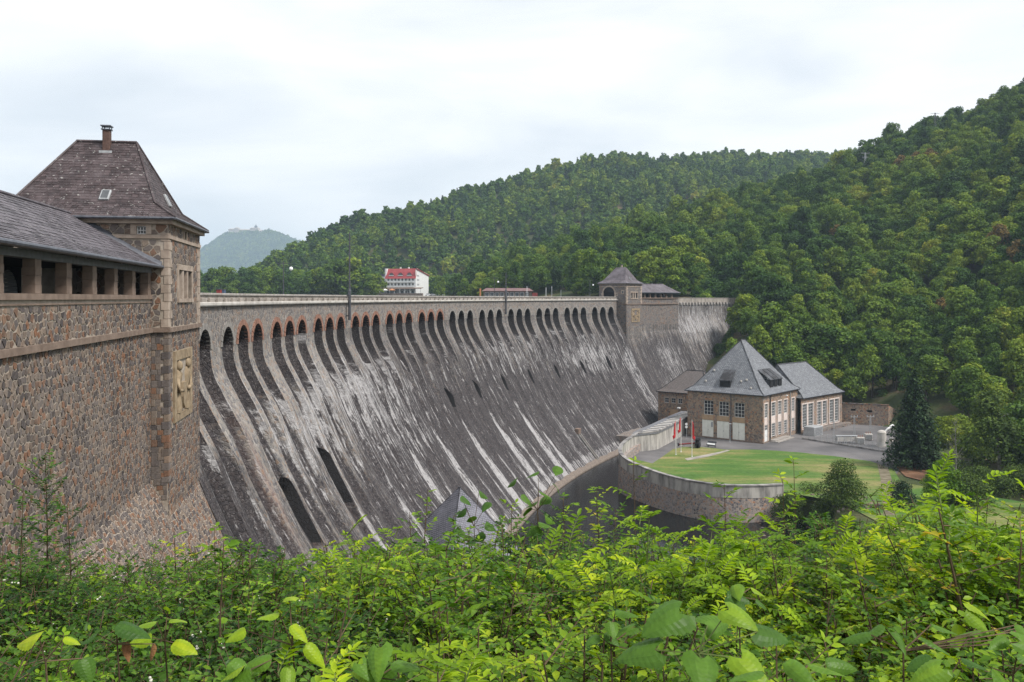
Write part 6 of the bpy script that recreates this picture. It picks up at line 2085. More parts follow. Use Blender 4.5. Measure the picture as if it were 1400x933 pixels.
def car(px, Y, z, mt, lab):
    x = (px - 700) / F_PX * Y
    r = empty("parked_car", (x, Y, z), lab, "car", "cars parked below the hotel")
    P = lambda a, b, c: (x + a, Y + b, z + c)
    q = MB(); q.bevel_box(-2.1, 2.1, -.85, .85, .3, .95, .18, P); q.hexa([P(-1.6, -.75, .95), P(1.3, -.75, .95), P(1.3, .75, .95), P(-1.6, .75, .95), P(-1.1, -.62, 1.5), P(.7, -.62, 1.5), P(.7, .62, 1.5), P(-1.1, .62, 1.5)]); q.build("body", M[mt], r)
    q = MB(); q.hexa([P(-1.4, -.76, 1.0), P(1.1, -.76, 1.0), P(1.1, -.72, 1.0), P(-1.4, -.72, 1.0), P(-1.05, -.68, 1.42), P(.65, -.68, 1.42), P(.65, -.62, 1.42), P(-1.05, -.62, 1.42)]); q.build("side_window", M['glass'], r)
    for a in (-1.3, 1.3):
        for b in (-.86, .70): q = MB(); q.tube([P(a, b, .33), P(a, b + .16, .33)], .33, 10); q.build("wheel", M['black'], r)
for px, mt, lab in ((585.5, 'white', "leftmost white car, parked at the right foot of the hotel"), (592.5, 'grey_metal', "silver car between two white cars by the hotel"), (604, 'white', "rightmost white car by the lake shore, away from the hotel")):
    car(px, 560, 41.2, mt, lab)
sw_ = empty("terrace", ((628 - 700) / F_PX * 575, 575, 38), "pale stone terrace wall with shrubs right of the hotel", "terrace wall")
q = MB()
for k, (x0, x1, z0, z1) in enumerate(((612, 640, 39, 44.2), (616, 634, 44.2, 47.5))):
    a, b = (x0 - 700) / F_PX * 575, (x1 - 700) / F_PX * 575
    q.hexa([(a, 575 + 3 * k, z0), (b, 575 + 3 * k, z0), (b, 580 + 3 * k, z0), (a, 580 + 3 * k, z0), (a, 575 + 3 * k, z1), (b, 575 + 3 * k, z1), (b, 580 + 3 * k, z1), (a, 580 + 3 * k, z1)])
q.build("wall", M['parapet'], sw_)
for a, b, zz in ((610, 642, 44.2),):
    pass

pv = empty("pavilion", (-2, 402, 38), "long low lakeside pavilion with brown roof behind the dam crest", "pavilion")
VX = lambda px: (px - 700) / F_PX * 402.0
x0, x1 = VX(661), VX(727)
q = MB(); q.box(x0, x1, 400, 408, 37, 43.0); q.build("wall", M['sand_dark'], pv)
q = MB(); q.hexa([(x0 - .8, 399, 43.0), (x1 + .8, 399, 43.0), (x1 + .8, 409, 43.0), (x0 - .8, 409, 43.0), (x0 + 1.2, 403, 44.4), (x1 - 1.2, 403, 44.4), (x1 - 1.2, 405, 44.4), (x0 + 1.2, 405, 44.4)]); q.build("roof", noisy("brown_felt_roof", (.13, .075, .075), (.19, .12, .115), .6, .9, .1), pv)
for k in range(9):
    a = x0 + .8 + k * (x1 - x0 - 1.6) / 9
    window(pv, lambda x, z, h: (x, 400 - h, z), a, a + 1.7, 40.6, 42.4, -.06, 2, 1, .12, .1, 'white', 'glass')
q = MB(); q.box(x1 + .2, x1 + 2.6, 399.5, 403, 38, 42.2); q.build("kiosk", M['red_paint'], pv)
r = empty("sign_board", (VX(657), 399, 38), "narrow orange upright sign left of the pavilion", "sign")
q = MB(); q.box(VX(656), VX(658), 399, 399.2, 38, 44.2); q.build("panel", M['orange'], r)
for px, v, lab in ((720.5, 392, "white pole rising in front of the pavilion"), (746.5, 393.5, "white pole, left one of a close pair right of the pavilion"), (754.5, 392, "white pole, right one of a close pair right of the pavilion"), (767, 397, "short white pole nearest the far gatehouse")):
    x, y = VX(px) * 395 / 402, 395.0
    r = empty("white_pole", (x, y, 38), lab, "pole", "white poles on the lake shore")
    q = MB(); q.lathe((x, y, 38), [(.14, 0), (.12, CZ - 38 + (Y_HOR - v) / F_PX * y)], 6); q.build("shaft", M['white'], r)
    q = MB(); q.lathe((x, y, CZ + (Y_HOR - v) / F_PX * y), [(.16, 0), (.16, .12), (.03, .2)], 6); q.build("cap", M['grey_metal'], r)

CY = 5600.0
cz_ = CZ + (Y_HOR - 321) / F_PX * CY
ca_ = empty("castle", ((336 - 700) / F_PX * CY, CY, cz_), "hazy hilltop castle with a pointed tower on the far blue hill", "castle")
CX = lambda px: (px - 700) / F_PX * CY
CZv = lambda v: CZ + (Y_HOR - v) / F_PX * CY
for x0, x1, vt, dy, nm in ((313.5, 328, 314.0, 0, "west_wing"), (328, 343, 314.8, 6, "long_wing"), (343, 354, 312.5, 0, "keep"), (354, 360, 316, 3, "east_wing"), (322, 327, 312.6, -4, "stair_tower")):
    q = MB(); q.box(CX(x0), CX(x1) - .1, CY - 20 + dy, CY + 28 + dy, cz_ - 28, CZv(vt)); w = q.build(nm, M['castle'], ca_)
    nW = max(2, int((x1 - x0) / 1.6))
    g = MB()
    for k in range(nW):
        for j in range(2):
            a = CX(x0) + (CX(x1) - CX(x0)) * (k + .35) / nW; z0 = CZv(vt) - 8 - 12 * j
            g.box(a, a + 2.4, CY - 20.2 + dy, CY - 19.8 + dy, z0, z0 + 4)
    g.build("window_row", M['glass'], w)
    x_, X_ = CX(x0) - 1, CX(x1) + .8
    q = MB(); zt_ = CZv(vt); ym = CY + 2 + dy
    q.hexa([(x_, CY - 21 + dy, zt_), (X_, CY - 21 + dy, zt_), (X_, CY + 29 + dy, zt_), (x_, CY + 29 + dy, zt_), (x_ + 6, ym - .4, zt_ + 6.8), (X_ - 6, ym - .4, zt_ + 6.8), (X_ - 6, ym + .4, zt_ + 6.8), (x_ + 6, ym + .4, zt_ + 6.8)])
    q.build(nm + "_roof", M['castle'], ca_)
q = MB(); q.lathe((CX(350), CY, CZv(312.5)), [(10, 0), (10, 10), (11.6, 10.4), (6.4, 16), (2.4, 22), (.2, 30)], 10); q.build("spire", M['slate_far'], ca_)

for px, Y, vb, vt, lab in ((1183, 505, 226, 209, "pale lattice pylon standing among trees on the ridge of the right hill"), (1278.5, 500, 170, 154.5, "small dark lattice pylon on the skyline of the right hill")):
    x = (px - 700) / F_PX * Y
    zb = float(ground_z(np.array([x]), np.array([Y]))[0]); zt_ = CZ + (Y_HOR - vt) / F_PX * Y
    r = empty("pylon", (x, Y, zb), lab, "pylon", "power pylons on the hill")
    H = zt_ - zb
    q = MB()
    for a, b in ((-1, -1), (1, -1), (1, 1), (-1, 1)): q.tube([(x + a * .9, Y + b * .9, zb), (x + a * .22, Y + b * .22, zt_)], .09, 4)
    for k in range(9):
        s0, s1 = .9 - .68 * k / 9, .9 - .68 * (k + 1) / 9
        q.tube([(x - s0, Y - s0, zb + H * k / 9), (x + s1, Y - s1, zb + H * (k + 1) / 9)], .05, 3); q.tube([(x + s0, Y - s0, zb + H * k / 9), (x - s1, Y - s1, zb + H * (k + 1) / 9)], .05, 3)
    q.build("lattice", M['grey_metal'] if px < 1200 else M['dark_metal'], r)
    q = MB()
    for z in (.3, 2.6): q.tube([(x - 2.6 + z * .3, Y, zt_ - z), (x + 2.6 - z * .3, Y, zt_ - z)], .10, 4)
    q.build("crossarm", M['grey_metal'] if px < 1200 else M['dark_metal'], r)
x, Y = (1128 - 700) / F_PX * 385, 385.0
z = CZ + (Y_HOR - 384) / F_PX * Y
r = empty("hut", (x, Y, z - 3), "tiny white hut among the trees on the right hillside", "hut")
q = MB(); q.box(x - 1.1, x + 1.1, Y - 1, Y + 1, z - 4, z + 2.4); q.build("wall", M['white'], r)
q = MB(); q.hexa([(x - 1.4, Y - 1.3, z + 2.4), (x + 1.4, Y - 1.3, z + 2.4), (x + 1.4, Y + 1.3, z + 2.4), (x - 1.4, Y + 1.3, z + 2.4), (x - 1.2, Y - .1, z + 3.2), (x + 1.2, Y - .1, z + 3.2), (x + 1.2, Y + .1, z + 3.2), (x - 1.2, Y + .1, z + 3.2)]); q.build("roof", M['slate_dark'], r)
q = MB(); q.box(x - .3, x + .3, Y - 1.05, Y - .98, z - .3, z + 1.5); q.build("door", M['dark'], r)
ps = [gp(u, v, 34.8) for u, v in ()]
# ------------------------------------------------------------------ trees
def leaf_quads(c, nrm, size, r):
    """square-ish leaf clumps: centres c, facing nrm, half size"""
    n = len(c)
    a = np.cross(nrm, r.normal(size=(n, 3))); a /= np.linalg.norm(a, axis=1)[:, None] + 1e-9
    b = np.cross(nrm, a)
    s = size[:, None]
    bend = nrm * s * r.uniform(-.35, .35, (n, 1))
    V = np.stack([c - a * s - bend, c + b * s * .75 * r.uniform(.6, 1.2, (n, 1)) + bend, c + a * s * r.uniform(.8, 1.2, (n, 1)) - bend, c - b * s * .75 + bend], 1).reshape(-1, 3)
    F = np.arange(4 * n).reshape(n, 4)
    return V, F

def crown_mesh(name, seed, n_leaf, leaf, R=4.6, z0=3.2, H=9.2, lobes=20, mat='leaf_forest', flat=1.0, top=0.55, lrk=1.0):
    r = np.random.default_rng(seed)
    C, N, T = [], [], []
    lc, lr = [], []
    sk = r.normal(size=2) * .10
    for k in range(lobes):
        t = (k + .5) / lobes
        z = z0 + 1.0 + (H - 2.4) * t
        w = R * math.sin(math.pi * (0.18 + 0.80 * t) ** 0.8) ** .8 * .72
        an = k * 2.39996 + r.uniform(-.4, .4)
        d = w * r.uniform(.55, 1.05)
        lc.append((d * math.cos(an) + sk[0] * z, d * math.sin(an) + sk[1] * z, z + r.uniform(-1.0, 1.0)))
        lr.append(r.uniform(.85, 2.0) * R / 4.6 * (1.15 - .25 * t))
    lc.append((0, 0, z0 + H * .55)); lr.append(R * .55)
    lc.append((r.uniform(-.5, .5), r.uniform(-.5, .5), z0 + H - 1.6)); lr.append(1.6 * R / 4.6)
    lc = np.array(lc); lr = np.array(lr) * lrk
    p = lr ** 2 / (lr ** 2).sum()
    which = r.choice(len(lr), n_leaf, p=p)
    d = r.normal(size=(n_leaf, 3)); d[:, 2] = d[:, 2] * .9 + .35
    d /= np.linalg.norm(d, axis=1)[:, None]
    rad = lr[which] * r.uniform(.62, 1.08, n_leaf)
    c = lc[which] + d * rad[:, None] * np.array((1, 1, .78 * flat))
    nr = d * .75 + r.normal(size=(n_leaf, 3)) * .45 + np.array((0, 0, .35)); nr /= np.linalg.norm(nr, axis=1)[:, None]
    V, F = leaf_quads(c, nr, leaf * r.uniform(.6, 1.25, n_leaf), r)
    tint = np.clip(.42 + .24 * r.normal(size=n_leaf) * .7 + (r.random(len(lr))[which] - .5) * .4, 0, 1)
    return quick_mesh(name, V, F, M[mat], link=False, tint=tint)

def trunk_mb(m, x, y, z, h, r0, sides=7, seed=0, limbs=6, spread=2.6):
    q = random.Random(seed)
    pts = [(x, y, z - .3), (x + q.uniform(-.15, .15), y + q.uniform(-.15, .15), z + h * .35), (x + q.uniform(-.35, .35), y + q.uniform(-.35, .35), z + h * .7), (x + q.uniform(-.4, .4), y + q.uniform(-.4, .4), z + h)]
    m.tube(pts, [r0 * 1.25, r0 * .85, r0 * .5, r0 * .12], sides)
    for k in range(limbs):
        t = .35 + .55 * k / limbs
        a = k * 2.4 + q.uniform(-.5, .5)
        b = np.array(pts[1]) * (1 - t) + np.array(pts[3]) * t
        L = spread * (1.1 - t * .6) * q.uniform(.8, 1.2)
        e = b + np.array((L * math.cos(a), L * math.sin(a), L * .55))
        m.tube([b, (b + e) / 2 + np.array((0, 0, .15)), e], [r0 * .4, r0 * .25, r0 * .06], 5)

CROWNS = [crown_mesh("crown", 100 + k, 3600, .33, R=4.4 + .35 * (k % 3), z0=2.4 + .5 * (k % 2), H=9.0 + .8 * (k % 3), lobes=17 + 3 * (k % 4)) for k in range(6)]
CROWNS_LOW = [crown_mesh("crown", 200 + k, 420, .98, R=4.7, z0=1.6, H=9.2, lobes=13 + 2 * k) for k in range(4)]
def cone_mesh(name, seed, n, leaf, H=13.0, R=2.6):
    r = np.random.default_rng(seed)
    t = r.random(n) ** .7
    lay = np.floor(t * 16) / 16 + r.uniform(0, .05, n)
    rad = R * (1.02 - lay) * r.uniform(.25, 1.0, n) ** .6
    an = r.uniform(0, 6.28, n)
    c = np.stack([rad * np.cos(an), rad * np.sin(an), 1.2 + (H - 1.2) * lay - rad * .32], 1)
    nn = np.stack([.35 * np.cos(an), .35 * np.sin(an), np.full(n, .8)], 1) + r.normal(size=(n, 3)) * .4
    nn /= np.linalg.norm(nn, axis=1)[:, None]
    V, F = leaf_quads(c, nn, leaf * r.uniform(.6, 1.2, n), r)
    return quick_mesh(name, V, F, M['leaf_spruce'], link=False, tint=np.clip(r.normal(.55, .22, n), 0, 1))
CONES = [cone_mesh("conifer_crown", 400 + k, 900, .34) for k in range(2)]
CONES_LOW = [cone_mesh("conifer_crown", 410, 320, .6)]
TRUNKS = []
for k in range(3):
    m = MB(); trunk_mb(m, 0, 0, 0, 9.5, .26, 7, 60 + k)
    o = m.build("trunk", M['bark'], origin=(0, 0, 0)); COL.objects.unlink(o); TRUNKS.append(o)

def tree_thing(x, y, z, sc, k, lab, group, rot=None, sx=None, name="deciduous_tree"):
    r = empty(name, (x, y, z), lab, "tree", group)
    r.rotation_euler = (0, 0, rng.uniform(0, 6.28) if rot is None else rot)
    r.scale = (sc * (sx or 1), sc * (sx or 1), sc)
    c = CROWNS[k % len(CROWNS)].copy(); COL.objects.link(c); c.parent = r
    t = TRUNKS[k % 3].copy(); COL.objects.link(t); t.parent = r
    return r

# ---- where the forest stands
def k_at(X, Y, k):
    u = np.clip(X / np.maximum(Y, 25.0), TU[0], TU[-1] - 1e-6)
    return np.interp(u, TU, TY[:, k])
def forest_points():
    pts = []
    for y0, y1, sp in ((190, 640, 6.6), (640, 1330, 8.2)):
        ys = np.arange(y0, y1, sp)
        for y in ys:
            xs = np.arange(-.70 * y - 20, .74 * y + 40, sp)
            X = xs + rng.uniform(-.45, .45, len(xs)) * sp; Yv = y + rng.uniform(-.45, .45, len(xs)) * sp
            pts.append(np.stack([X, Yv], 1))
    p = np.concatenate(pts)
    X, Y = p[:, 0], p[:, 1]
    u = X / Y
    right = u >= (974 - 700) / F_PX
    ok = np.where(right, Y > k_at(X, Y, 0) + 5, Y > k_at(X, Y, 1) + 4)
    ok &= ~inpoly(X, Y, yard_poly)
    r = np.hypot(X - DCX, Y - DCY)
    s = (TH0 - np.where(np.arctan2(Y - DCY, X - DCX) < 0, np.arctan2(Y - DCY, X - DCX) + 2 * math.pi, np.arctan2(Y - DCY, X - DCX))) * RAD
    d_off = RAD - r                                                   # downstream offset from the crest
    ok &= ~((d_off > -9) & (d_off < 24) & (s < 158)) & ~((d_off > -9) & (d_off < 5) & (s < 204))
    ok &= ~((d_off > -9) & (d_off < 14 - 9 * np.clip((s - 166) / 26, 0, 1)) & (s < 192))
    pu, pvv = 700 + F_PX * u, Y
    ok &= ~((pu > 508) & (pu < 594) & (Y > 520) & (Y < 650))       # hotel and its terrace
    ok &= ~((pu > 594) & (pu < 646) & (Y > 500) & (Y < 590))
    ok &= ~((pu > 640) & (pu < 775) & (Y < 418))                      # pavilion
    ok &= ~((pu > 1176) & (pu < 1190) & (Y > 455) & (Y < 507))
    ok &= ~((pu > 1122) & (pu < 1134) & (Y > 350) & (Y < 388))
    ok &= ~((X > 88) & (X < 112) & (Y > 228) & (Y < 254))
    p = p[ok]; X, Y = p[:, 0], p[:, 1]
    Z = ground_z(X, Y)
    # leave out what nearer ground and crowns hide
    vis = np.ones(len(p), bool)
    el = (Z + 11 - CZ) / Y
    for t in np.linspace(.30, .985, 40):
        g = (ground_z(X * t, Y * t) + np.where(Y * t > 260, 5.0, 0) - CZ) / (Y * t)
        skip = (Y * t < 200) | (Y - Y * t < 14)
        vis &= skip | (el > g)
    return X[vis], Y[vis], Z[vis]
FX, FY, FZ = forest_points()
near_o = np.argsort(FY + np.where(np.abs(FX / FY) > .62, 1e4, 0))
n_far = len(FX)
KIND_LAB = ["broad leafy green tree ", "round crowned green tree ", "tall leafy green tree "]
def slope_zone_name(x, y, z):
    u = 700 + F_PX * x / y; v = Y_HOR - F_PX * (z + 8 - CZ) / y
    col = "behind the far gatehouse" if u < 930 else "at the wooded right end of the dam" if u < 1030 else "above the power station roof" if u < 1100 else "above the turbine hall" if u < 1180 else "above the spruce" if u < 1290 else "by the right picture edge"
    row = "high on the slope" if v < 400 else "halfway up the slope" if v < 470 else "low on the slope"
    return row + " " + col
ind = near_o[:285]
for i in ind:
    k = int(rng.integers(0, 6))
    sc = float(np.clip(rng.normal(.98, .22), .5, 1.45))
    tree_thing(FX[i], FY[i], FZ[i] - .4, sc, k, KIND_LAB[k % 3] + slope_zone_name(FX[i], FY[i], FZ[i]), "trees on the wooded slope", sx=float(rng.uniform(.8, 1.25)))
# a few trees that have turned rust brown
RUST = crown_mesh("crown", 777, 3000, .34, R=4.6, z0=2.2, H=9.0, lobes=19, mat='leaf_rust')
for u, v, w, lab in ((1226, 230, .95, "left tree of the rust brown clump high on the right hill"), (1246, 224, .9, "middle tree of the rust brown clump high on the right hill"), (1266, 219, .9, "right tree of the rust brown clump high on the right hill"),
                     (1358, 338, 1.05, "big rust brown tree near the right picture edge"), (1383, 352, .9, "smaller rust brown tree right of the big rust brown one"), (1140, 318, .75, "brownish tree halfway up the slope above the turbine hall"), (1277, 418, .7, "low brown tree above the spruce top"), (1093, 372, .7, "brownish tree left of the tiny white hut")):
    uu = (u - 700) / F_PX
    ys = np.arange(260, 640, 2.0)
    zz = ground_z(uu * ys, ys)
    vv = Y_HOR - F_PX * (zz + 8.5 - CZ) / ys
    i = int(np.argmax(vv < v)) if (vv < v).any() else len(ys) - 1
    r = tree_thing(uu * ys[i], ys[i] - 5, zz[i] + .5, w * 1.3, 0, lab, "rust brown trees on the hill")
    r.children[0].data = RUST.data
# big trees along the far shore
SHORE = [(283, 372, 560, 1.0), (300, 371, 555, .95), (318, 369, 560, 1.05), (335, 370, 552, 1.0), (352, 369, 560, 1.1), (368, 371, 550, .95), (384, 372, 548, 1.0), (404, 373, 555, 1.05), (424, 376, 545, .95), (445, 369, 545, 1.15), (463, 361, 548, 1.35), (480, 358, 552, 1.4), (494, 364, 548, 1.1), (600, 380, 545, .75), (648, 376, 500, 1.0)]
rest = np.setdiff1d(np.arange(n_far), ind)
px_, py_, pz_, ps_ = list(FX[rest]), list(FY[rest]), list(FZ[rest] - .5), list(np.clip(rng.normal(.98, .24, len(rest)), .45, 1.55) * np.where(FY[rest] > 640, 1.0, 1.05))
for u, v, Y, w in SHORE:
    x = (u - 700) / F_PX * Y
    z = float(ground_z(np.array([x]), np.array([Y]))[0]); z = max(z, 36.5)
    top = CZ + (Y_HOR - v) / F_PX * Y
    sc = (top - z) / 11.6
    yl = u in (463, 480, 497)
    tree_thing(x, Y, z, sc, int(rng.integers(0, 6)), "large yellowish green tree left of the white hotel" if yl else "leafy tree on the far lake shore", "yellowish trees by the hotel" if yl else "trees on the far lake shore", sx=w)

# forest beyond: one mass, instanced from a hidden set of crowns
def forest_mass(name, X, Y, Z, S, lowcol):
    n = len(X)
    me = bpy.data.meshes.new(name)
    V = np.stack([X, Y, Z], 1)
    me.vertices.add(n); me.vertices.foreach_set("co", V.astype(np.float32).ravel())
    a = me.attributes.new("scl", 'FLOAT_VECTOR', 'POINT')
    S = np.asarray(S)
    w = rng.uniform(.78, 1.28, n)
    a.data.foreach_set("vector", np.stack([S * w, S * w, S * rng.uniform(.78, 1.25, n)], 1).astype(np.float32).ravel())
    a = me.attributes.new("rotz", 'FLOAT_VECTOR', 'POINT')
    a.data.foreach_set("vector", np.stack([rng.uniform(-.08, .08, n), rng.uniform(-.08, .08, n), rng.uniform(0, 6.28, n)], 1).astype(np.float32).ravel())
    a = me.attributes.new("pick", 'INT', 'POINT')
    names = sorted(c.name for c in lowcol.objects)
    wts = np.array([(.05 if 'conifer' in c else 1.0) * (3 if len(names) < 6 and 'conifer' in c else 1) for c in names])
    pk = rng.choice(len(names), n, p=wts / wts.sum())
    a.data.foreach_set("value", pk.astype(np.int32))
    me.update()
    o = bpy.data.objects.new(name, me); COL.objects.link(o); tag(o, kind="stuff")
    g = bpy.data.node_groups.new(name + "_scatter", 'GeometryNodeTree')
    g.interface.new_socket("Geometry", in_out='INPUT', socket_type='NodeSocketGeometry')
    g.interface.new_socket("Geometry", in_out='OUTPUT', socket_type='NodeSocketGeometry')
    gi, go = g.nodes.new("NodeGroupInput"), g.nodes.new("NodeGroupOutput")
    ci = g.nodes.new("GeometryNodeCollectionInfo"); ci.inputs['Collection'].default_value = lowcol
    ci.inputs['Separate Children'].default_value = True; ci.inputs['Reset Children'].default_value = True
    ip = g.nodes.new("GeometryNodeInstanceOnPoints"); ip.inputs['Pick Instance'].default_value = True
    def at(nm, ty):
        q = g.nodes.new("GeometryNodeInputNamedAttribute"); q.data_type = ty; q.inputs['Name'].default_value = nm; return q.outputs['Attribute']
    g.links.new(gi.outputs[0], ip.inputs['Points']); g.links.new(ci.outputs[0], ip.inputs['Instance'])
    g.links.new(at("pick", 'INT'), ip.inputs['Instance Index']); g.links.new(at("rotz", 'FLOAT_VECTOR'), ip.inputs['Rotation']); g.links.new(at("scl", 'FLOAT_VECTOR'), ip.inputs['Scale'])
    g.links.new(ip.outputs[0], go.inputs[0])
    md = o.modifiers.new("scatter", 'NODES'); md.node_group = g
    return o
colA = bpy.data.collections.new("crown_set"); [colA.objects.link(c) for c in CROWNS + CONES]
colB = bpy.data.collections.new("crown_set_far"); [colB.objects.link(c) for c in CROWNS_LOW + CONES_LOW]
px_, py_, pz_, ps_ = map(np.array, (px_, py_, pz_, ps_))
mid = py_ < 640
forest_mass("hillside_forest", px_[mid], py_[mid], pz_[mid], ps_[mid], colA)
forest_mass("distant_forest", px_[~mid], py_[~mid], pz_[~mid], ps_[~mid], colB)
fx, fy, fz = FAR_HILL
hx = rng.uniform(-.39, -.18, 9000); hy = rng.uniform(4720, 5700, 9000)
usq = fx[0] / fy[0]; ysq = fy[:, 0]
iu = (hx - usq[0]) / (usq[-1] - usq[0]) * (len(usq) - 1); iy = (hy - ysq[0]) / (ysq[-1] - ysq[0]) * (len(ysq) - 1)
ok = (iu > 0) & (iu < len(usq) - 1.01) & (iy < len(ysq) - 1.01)
hx, hy, iu, iy = hx[ok], hy[ok], iu[ok], iy[ok]
a, b = iu.astype(int), iy.astype(int); fu, fv = iu - a, iy - b
hz = (fz[b, a] * (1 - fu) + fz[b, a + 1] * fu) * (1 - fv) + (fz[b + 1, a] * (1 - fu) + fz[b + 1, a + 1] * fu) * fv
okc = ~((hx * F_PX + 700 > 311) & (hx * F_PX + 700 < 362) & (hy > 5480))
forest_mass("far_hill_forest", (hx * hy)[okc], hy[okc], hz[okc] - 2, rng.uniform(1.9, 3.4, okc.sum()), colB)

# ---- single trees and bushes in the valley
def spruce(x, y, z, H, R, lab):
    r = empty("spruce_tree", (x, y, z), lab, "tree")
    m = MB(); m.tube([(x, y, z - .3), (x, y, z + H * .5), (x, y, z + H * .98)], [.34, .2, .03], 8)
    q = np.random.default_rng(4)
    C, N, S = [], [], []
    levels = 46
    for k in range(levels):
        t = k / (levels - 1)
        zz = z + H * (.09 + .90 * t)
        L = R * (1 - t) ** .85 * q.uniform(.82, 1.12) + .25
        nb = int(9 - 4 * t)
        a0 = q.uniform(0, 6.28)
        for b in range(nb):
            an = a0 + 6.283 * b / nb + q.uniform(-.25, .25); Lb = L * q.uniform(.7, 1.1)
            e = (x + Lb * math.cos(an), y + Lb * math.sin(an), zz - Lb * .30)
            if k % 2 == 0: m.tube([(x, y, zz), e], [.05, .012], 3, cap=False)
            ns = int(4 + Lb * 11)
            tt = q.uniform(.18, 1.0, ns)
            off = q.normal(size=(ns, 3)) * np.array((.22, .22, .10)) * (.4 + Lb * .22)
            c = np.array((x, y, zz)) + (np.array(e) - np.array((x, y, zz))) * tt[:, None] + off
            c[:, 2] += .16 * Lb * np.sin(tt * 3.0) - .12
            C.append(c)
            nn = q.normal(size=(ns, 3)) * .5 + np.array((.2 * math.cos(an), .2 * math.sin(an), .8)); N.append(nn / np.linalg.norm(nn, axis=1)[:, None])
            S.append(q.uniform(.14, .36, ns))
    C, N, S = np.concatenate(C), np.concatenate(N), np.concatenate(S)
    V, F = leaf_quads(C, N, S, q)
    quick_mesh("crown", V, F, M['leaf_spruce'], parent=r, origin=ORG[r.name], tint=np.clip(q.normal(.45, .25, len(F)), 0, 1))
    m.build("trunk", M['bark'], r)
x, y = gp(1250, 640, 34.8)
spruce(x, y, ZY, 20.3, 6.7, "tall dark green spruce with pointed top beside the substation yard")
x, y = gp(1266, 642, 34.8)
spruce(x, y + 3.5, ZY, 15.0, 4.6, "lower dark spruce half merged with the tall spruce on its right side")

def leafy(x, y, z, H, R, lab, name, mat, leaf, n, seed, trunk='bark', flat=1.0, cat="tree", tmul=1.0, lobes=22, z0f=.16, group=None):
    r = empty(name, (x, y, z), lab, cat, group)
    c = crown_mesh("crown", seed, n, leaf, R=R, z0=H * z0f, H=H * (1 - z0f), lobes=lobes, mat=mat, flat=flat, lrk=1.45 if cat == 'bush' else 1.0)
    COL.objects.link(c); c.parent = r
    m = MB(); trunk_mb(m, x, y, z, H * .85, .018 * H * tmul, 7, seed, 7, R * .6); m.build("trunk", M[trunk], r)
    return r
x, y = gp(1366, 662, 34.8); leafy(x, y, ZY - .5, 18.0, 5.2, "light green birch with drooping narrow crown near the right picture edge", "birch_tree", 'leaf_birch', .28, 5200, 41, 'birch_bark', 1.3)
x, y = gp(1150, 692, 34.8); leafy(x, y, ZY - 1.0, 8.4, 4.0, "round dark green bush on the near edge of the lawn", "round_bush", 'leaf_birch', .17, 6500, 42, 'bark', 1.0, "bush", lobes=26, z0f=.02)
x, y = gp(1232, 696, 34.8); leafy(x, y, ZY - 1.5, 6.4, 2.4, "small dark blue green bush beside the dirt path", "small_bush", 'leaf_spruce', .14, 4200, 43, 'bark', 1.2, "bush", z0f=.02)
x, y = gp(1283, 688, 34.8); leafy(x, y, ZY - 1.5, 9.3, 3.9, "yellow green young maple in front of the dark spruce", "maple_tree", 'leaf_mid', .19, 5200, 44, 'bark', 1.0)
x, y = gp(1325, 690, 34.8); leafy(x, y, ZY - 1.0, 6.4, 4.2, "low olive green shrub right of the young maple", "olive_shrub", 'leaf_birch', .18, 4200, 45, 'bark', .8, "bush", z0f=.05)
x, y = gp(1095, 662, 34.8); leafy(x, y - 6, ZY - 2.6, 4.2, 3.0, "brownish bush at the end of the quay wall", "brown_bush", 'leaf_birch', .13, 2500, 46, 'bark', .8, "bush", z0f=.05)
leafy(48.5, 153.6, .6, 5.6, 3.2, "dense green bush on the rubble at the end of the quay wall", "bank_bush", 'leaf_birch', .15, 4200, 51, 'bark', .9, "bush", lobes=24, z0f=.02)
leafy(54.5, 149.5, 1.2, 5.6, 3.4, "olive green bush between the quay wall end and the round bush", "bank_bush", 'leaf_birch', .15, 4200, 52, 'bark', .9, "bush", lobes=24, z0f=.02)
for i_, (u_, v_, h_, lab_) in enumerate(((1338, 668, 5.5, "low green bush right of the olive shrub"), (1362, 676, 5.0, "wide green bush under the light birch"), (1392, 672, 6.0, "green bush at the right picture edge under the trees"), (1312, 660, 4.5, "small bush at the foot of the half bare tree"))):
    x, y = gp(u_, v_, 34.8); leafy(x, y, ZY - .8, h_, h_ * .62, lab_, "green_bush", 'leaf_birch', .17, 3600, 60 + i_, 'bark', .9, "bush", lobes=24, z0f=.02)
bt = empty("bare_tree", (*gp(1306, 668, 34.8), ZY - 1), "thin half bare young tree with grey branches right of the spruce", "tree")
bx, by = gp(1306, 668, 34.8)
m = MB(); q = random.Random(3)
m.tube([(bx, by, ZY - 1), (bx + .2, by, ZY + 6), (bx - .1, by, ZY + 13.2)], [.16, .10, .02], 6)
for k in range(38):
    t = .18 + .78 * k / 38; a = q.uniform(0, 6.28); L = 2.6 * (1.15 - t) * q.uniform(.6, 1.2)
    b = np.array((bx, by, ZY - 1 + 14 * t)); e = b + np.array((L * math.cos(a), L * math.sin(a), L * 1.1))
    m.tube([b, (b + e) / 2 + np.array((0, 0, -.1)), e], [.045, .03, .008], 4)
    for j in range(3):
        f = b + (e - b) * q.uniform(.4, .95); g = f + np.array((q.uniform(-.6, .6), q.uniform(-.6, .6), q.uniform(.2, .8))); m.tube([f, g], [.018, .005], 3)
m.build("branches", M['birch_bark'], bt)
rr = np.random.default_rng(8)
c = np.stack([bx + rr.normal(0, 1.1, 420), by + rr.normal(0, 1.1, 420), ZY + rr.uniform(2, 12.5, 420)], 1)
nn = rr.normal(size=(420, 3)); nn /= np.linalg.norm(nn, axis=1)[:, None]
V, F = leaf_quads(c, nn, rr.uniform(.08, .17, 420), rr)
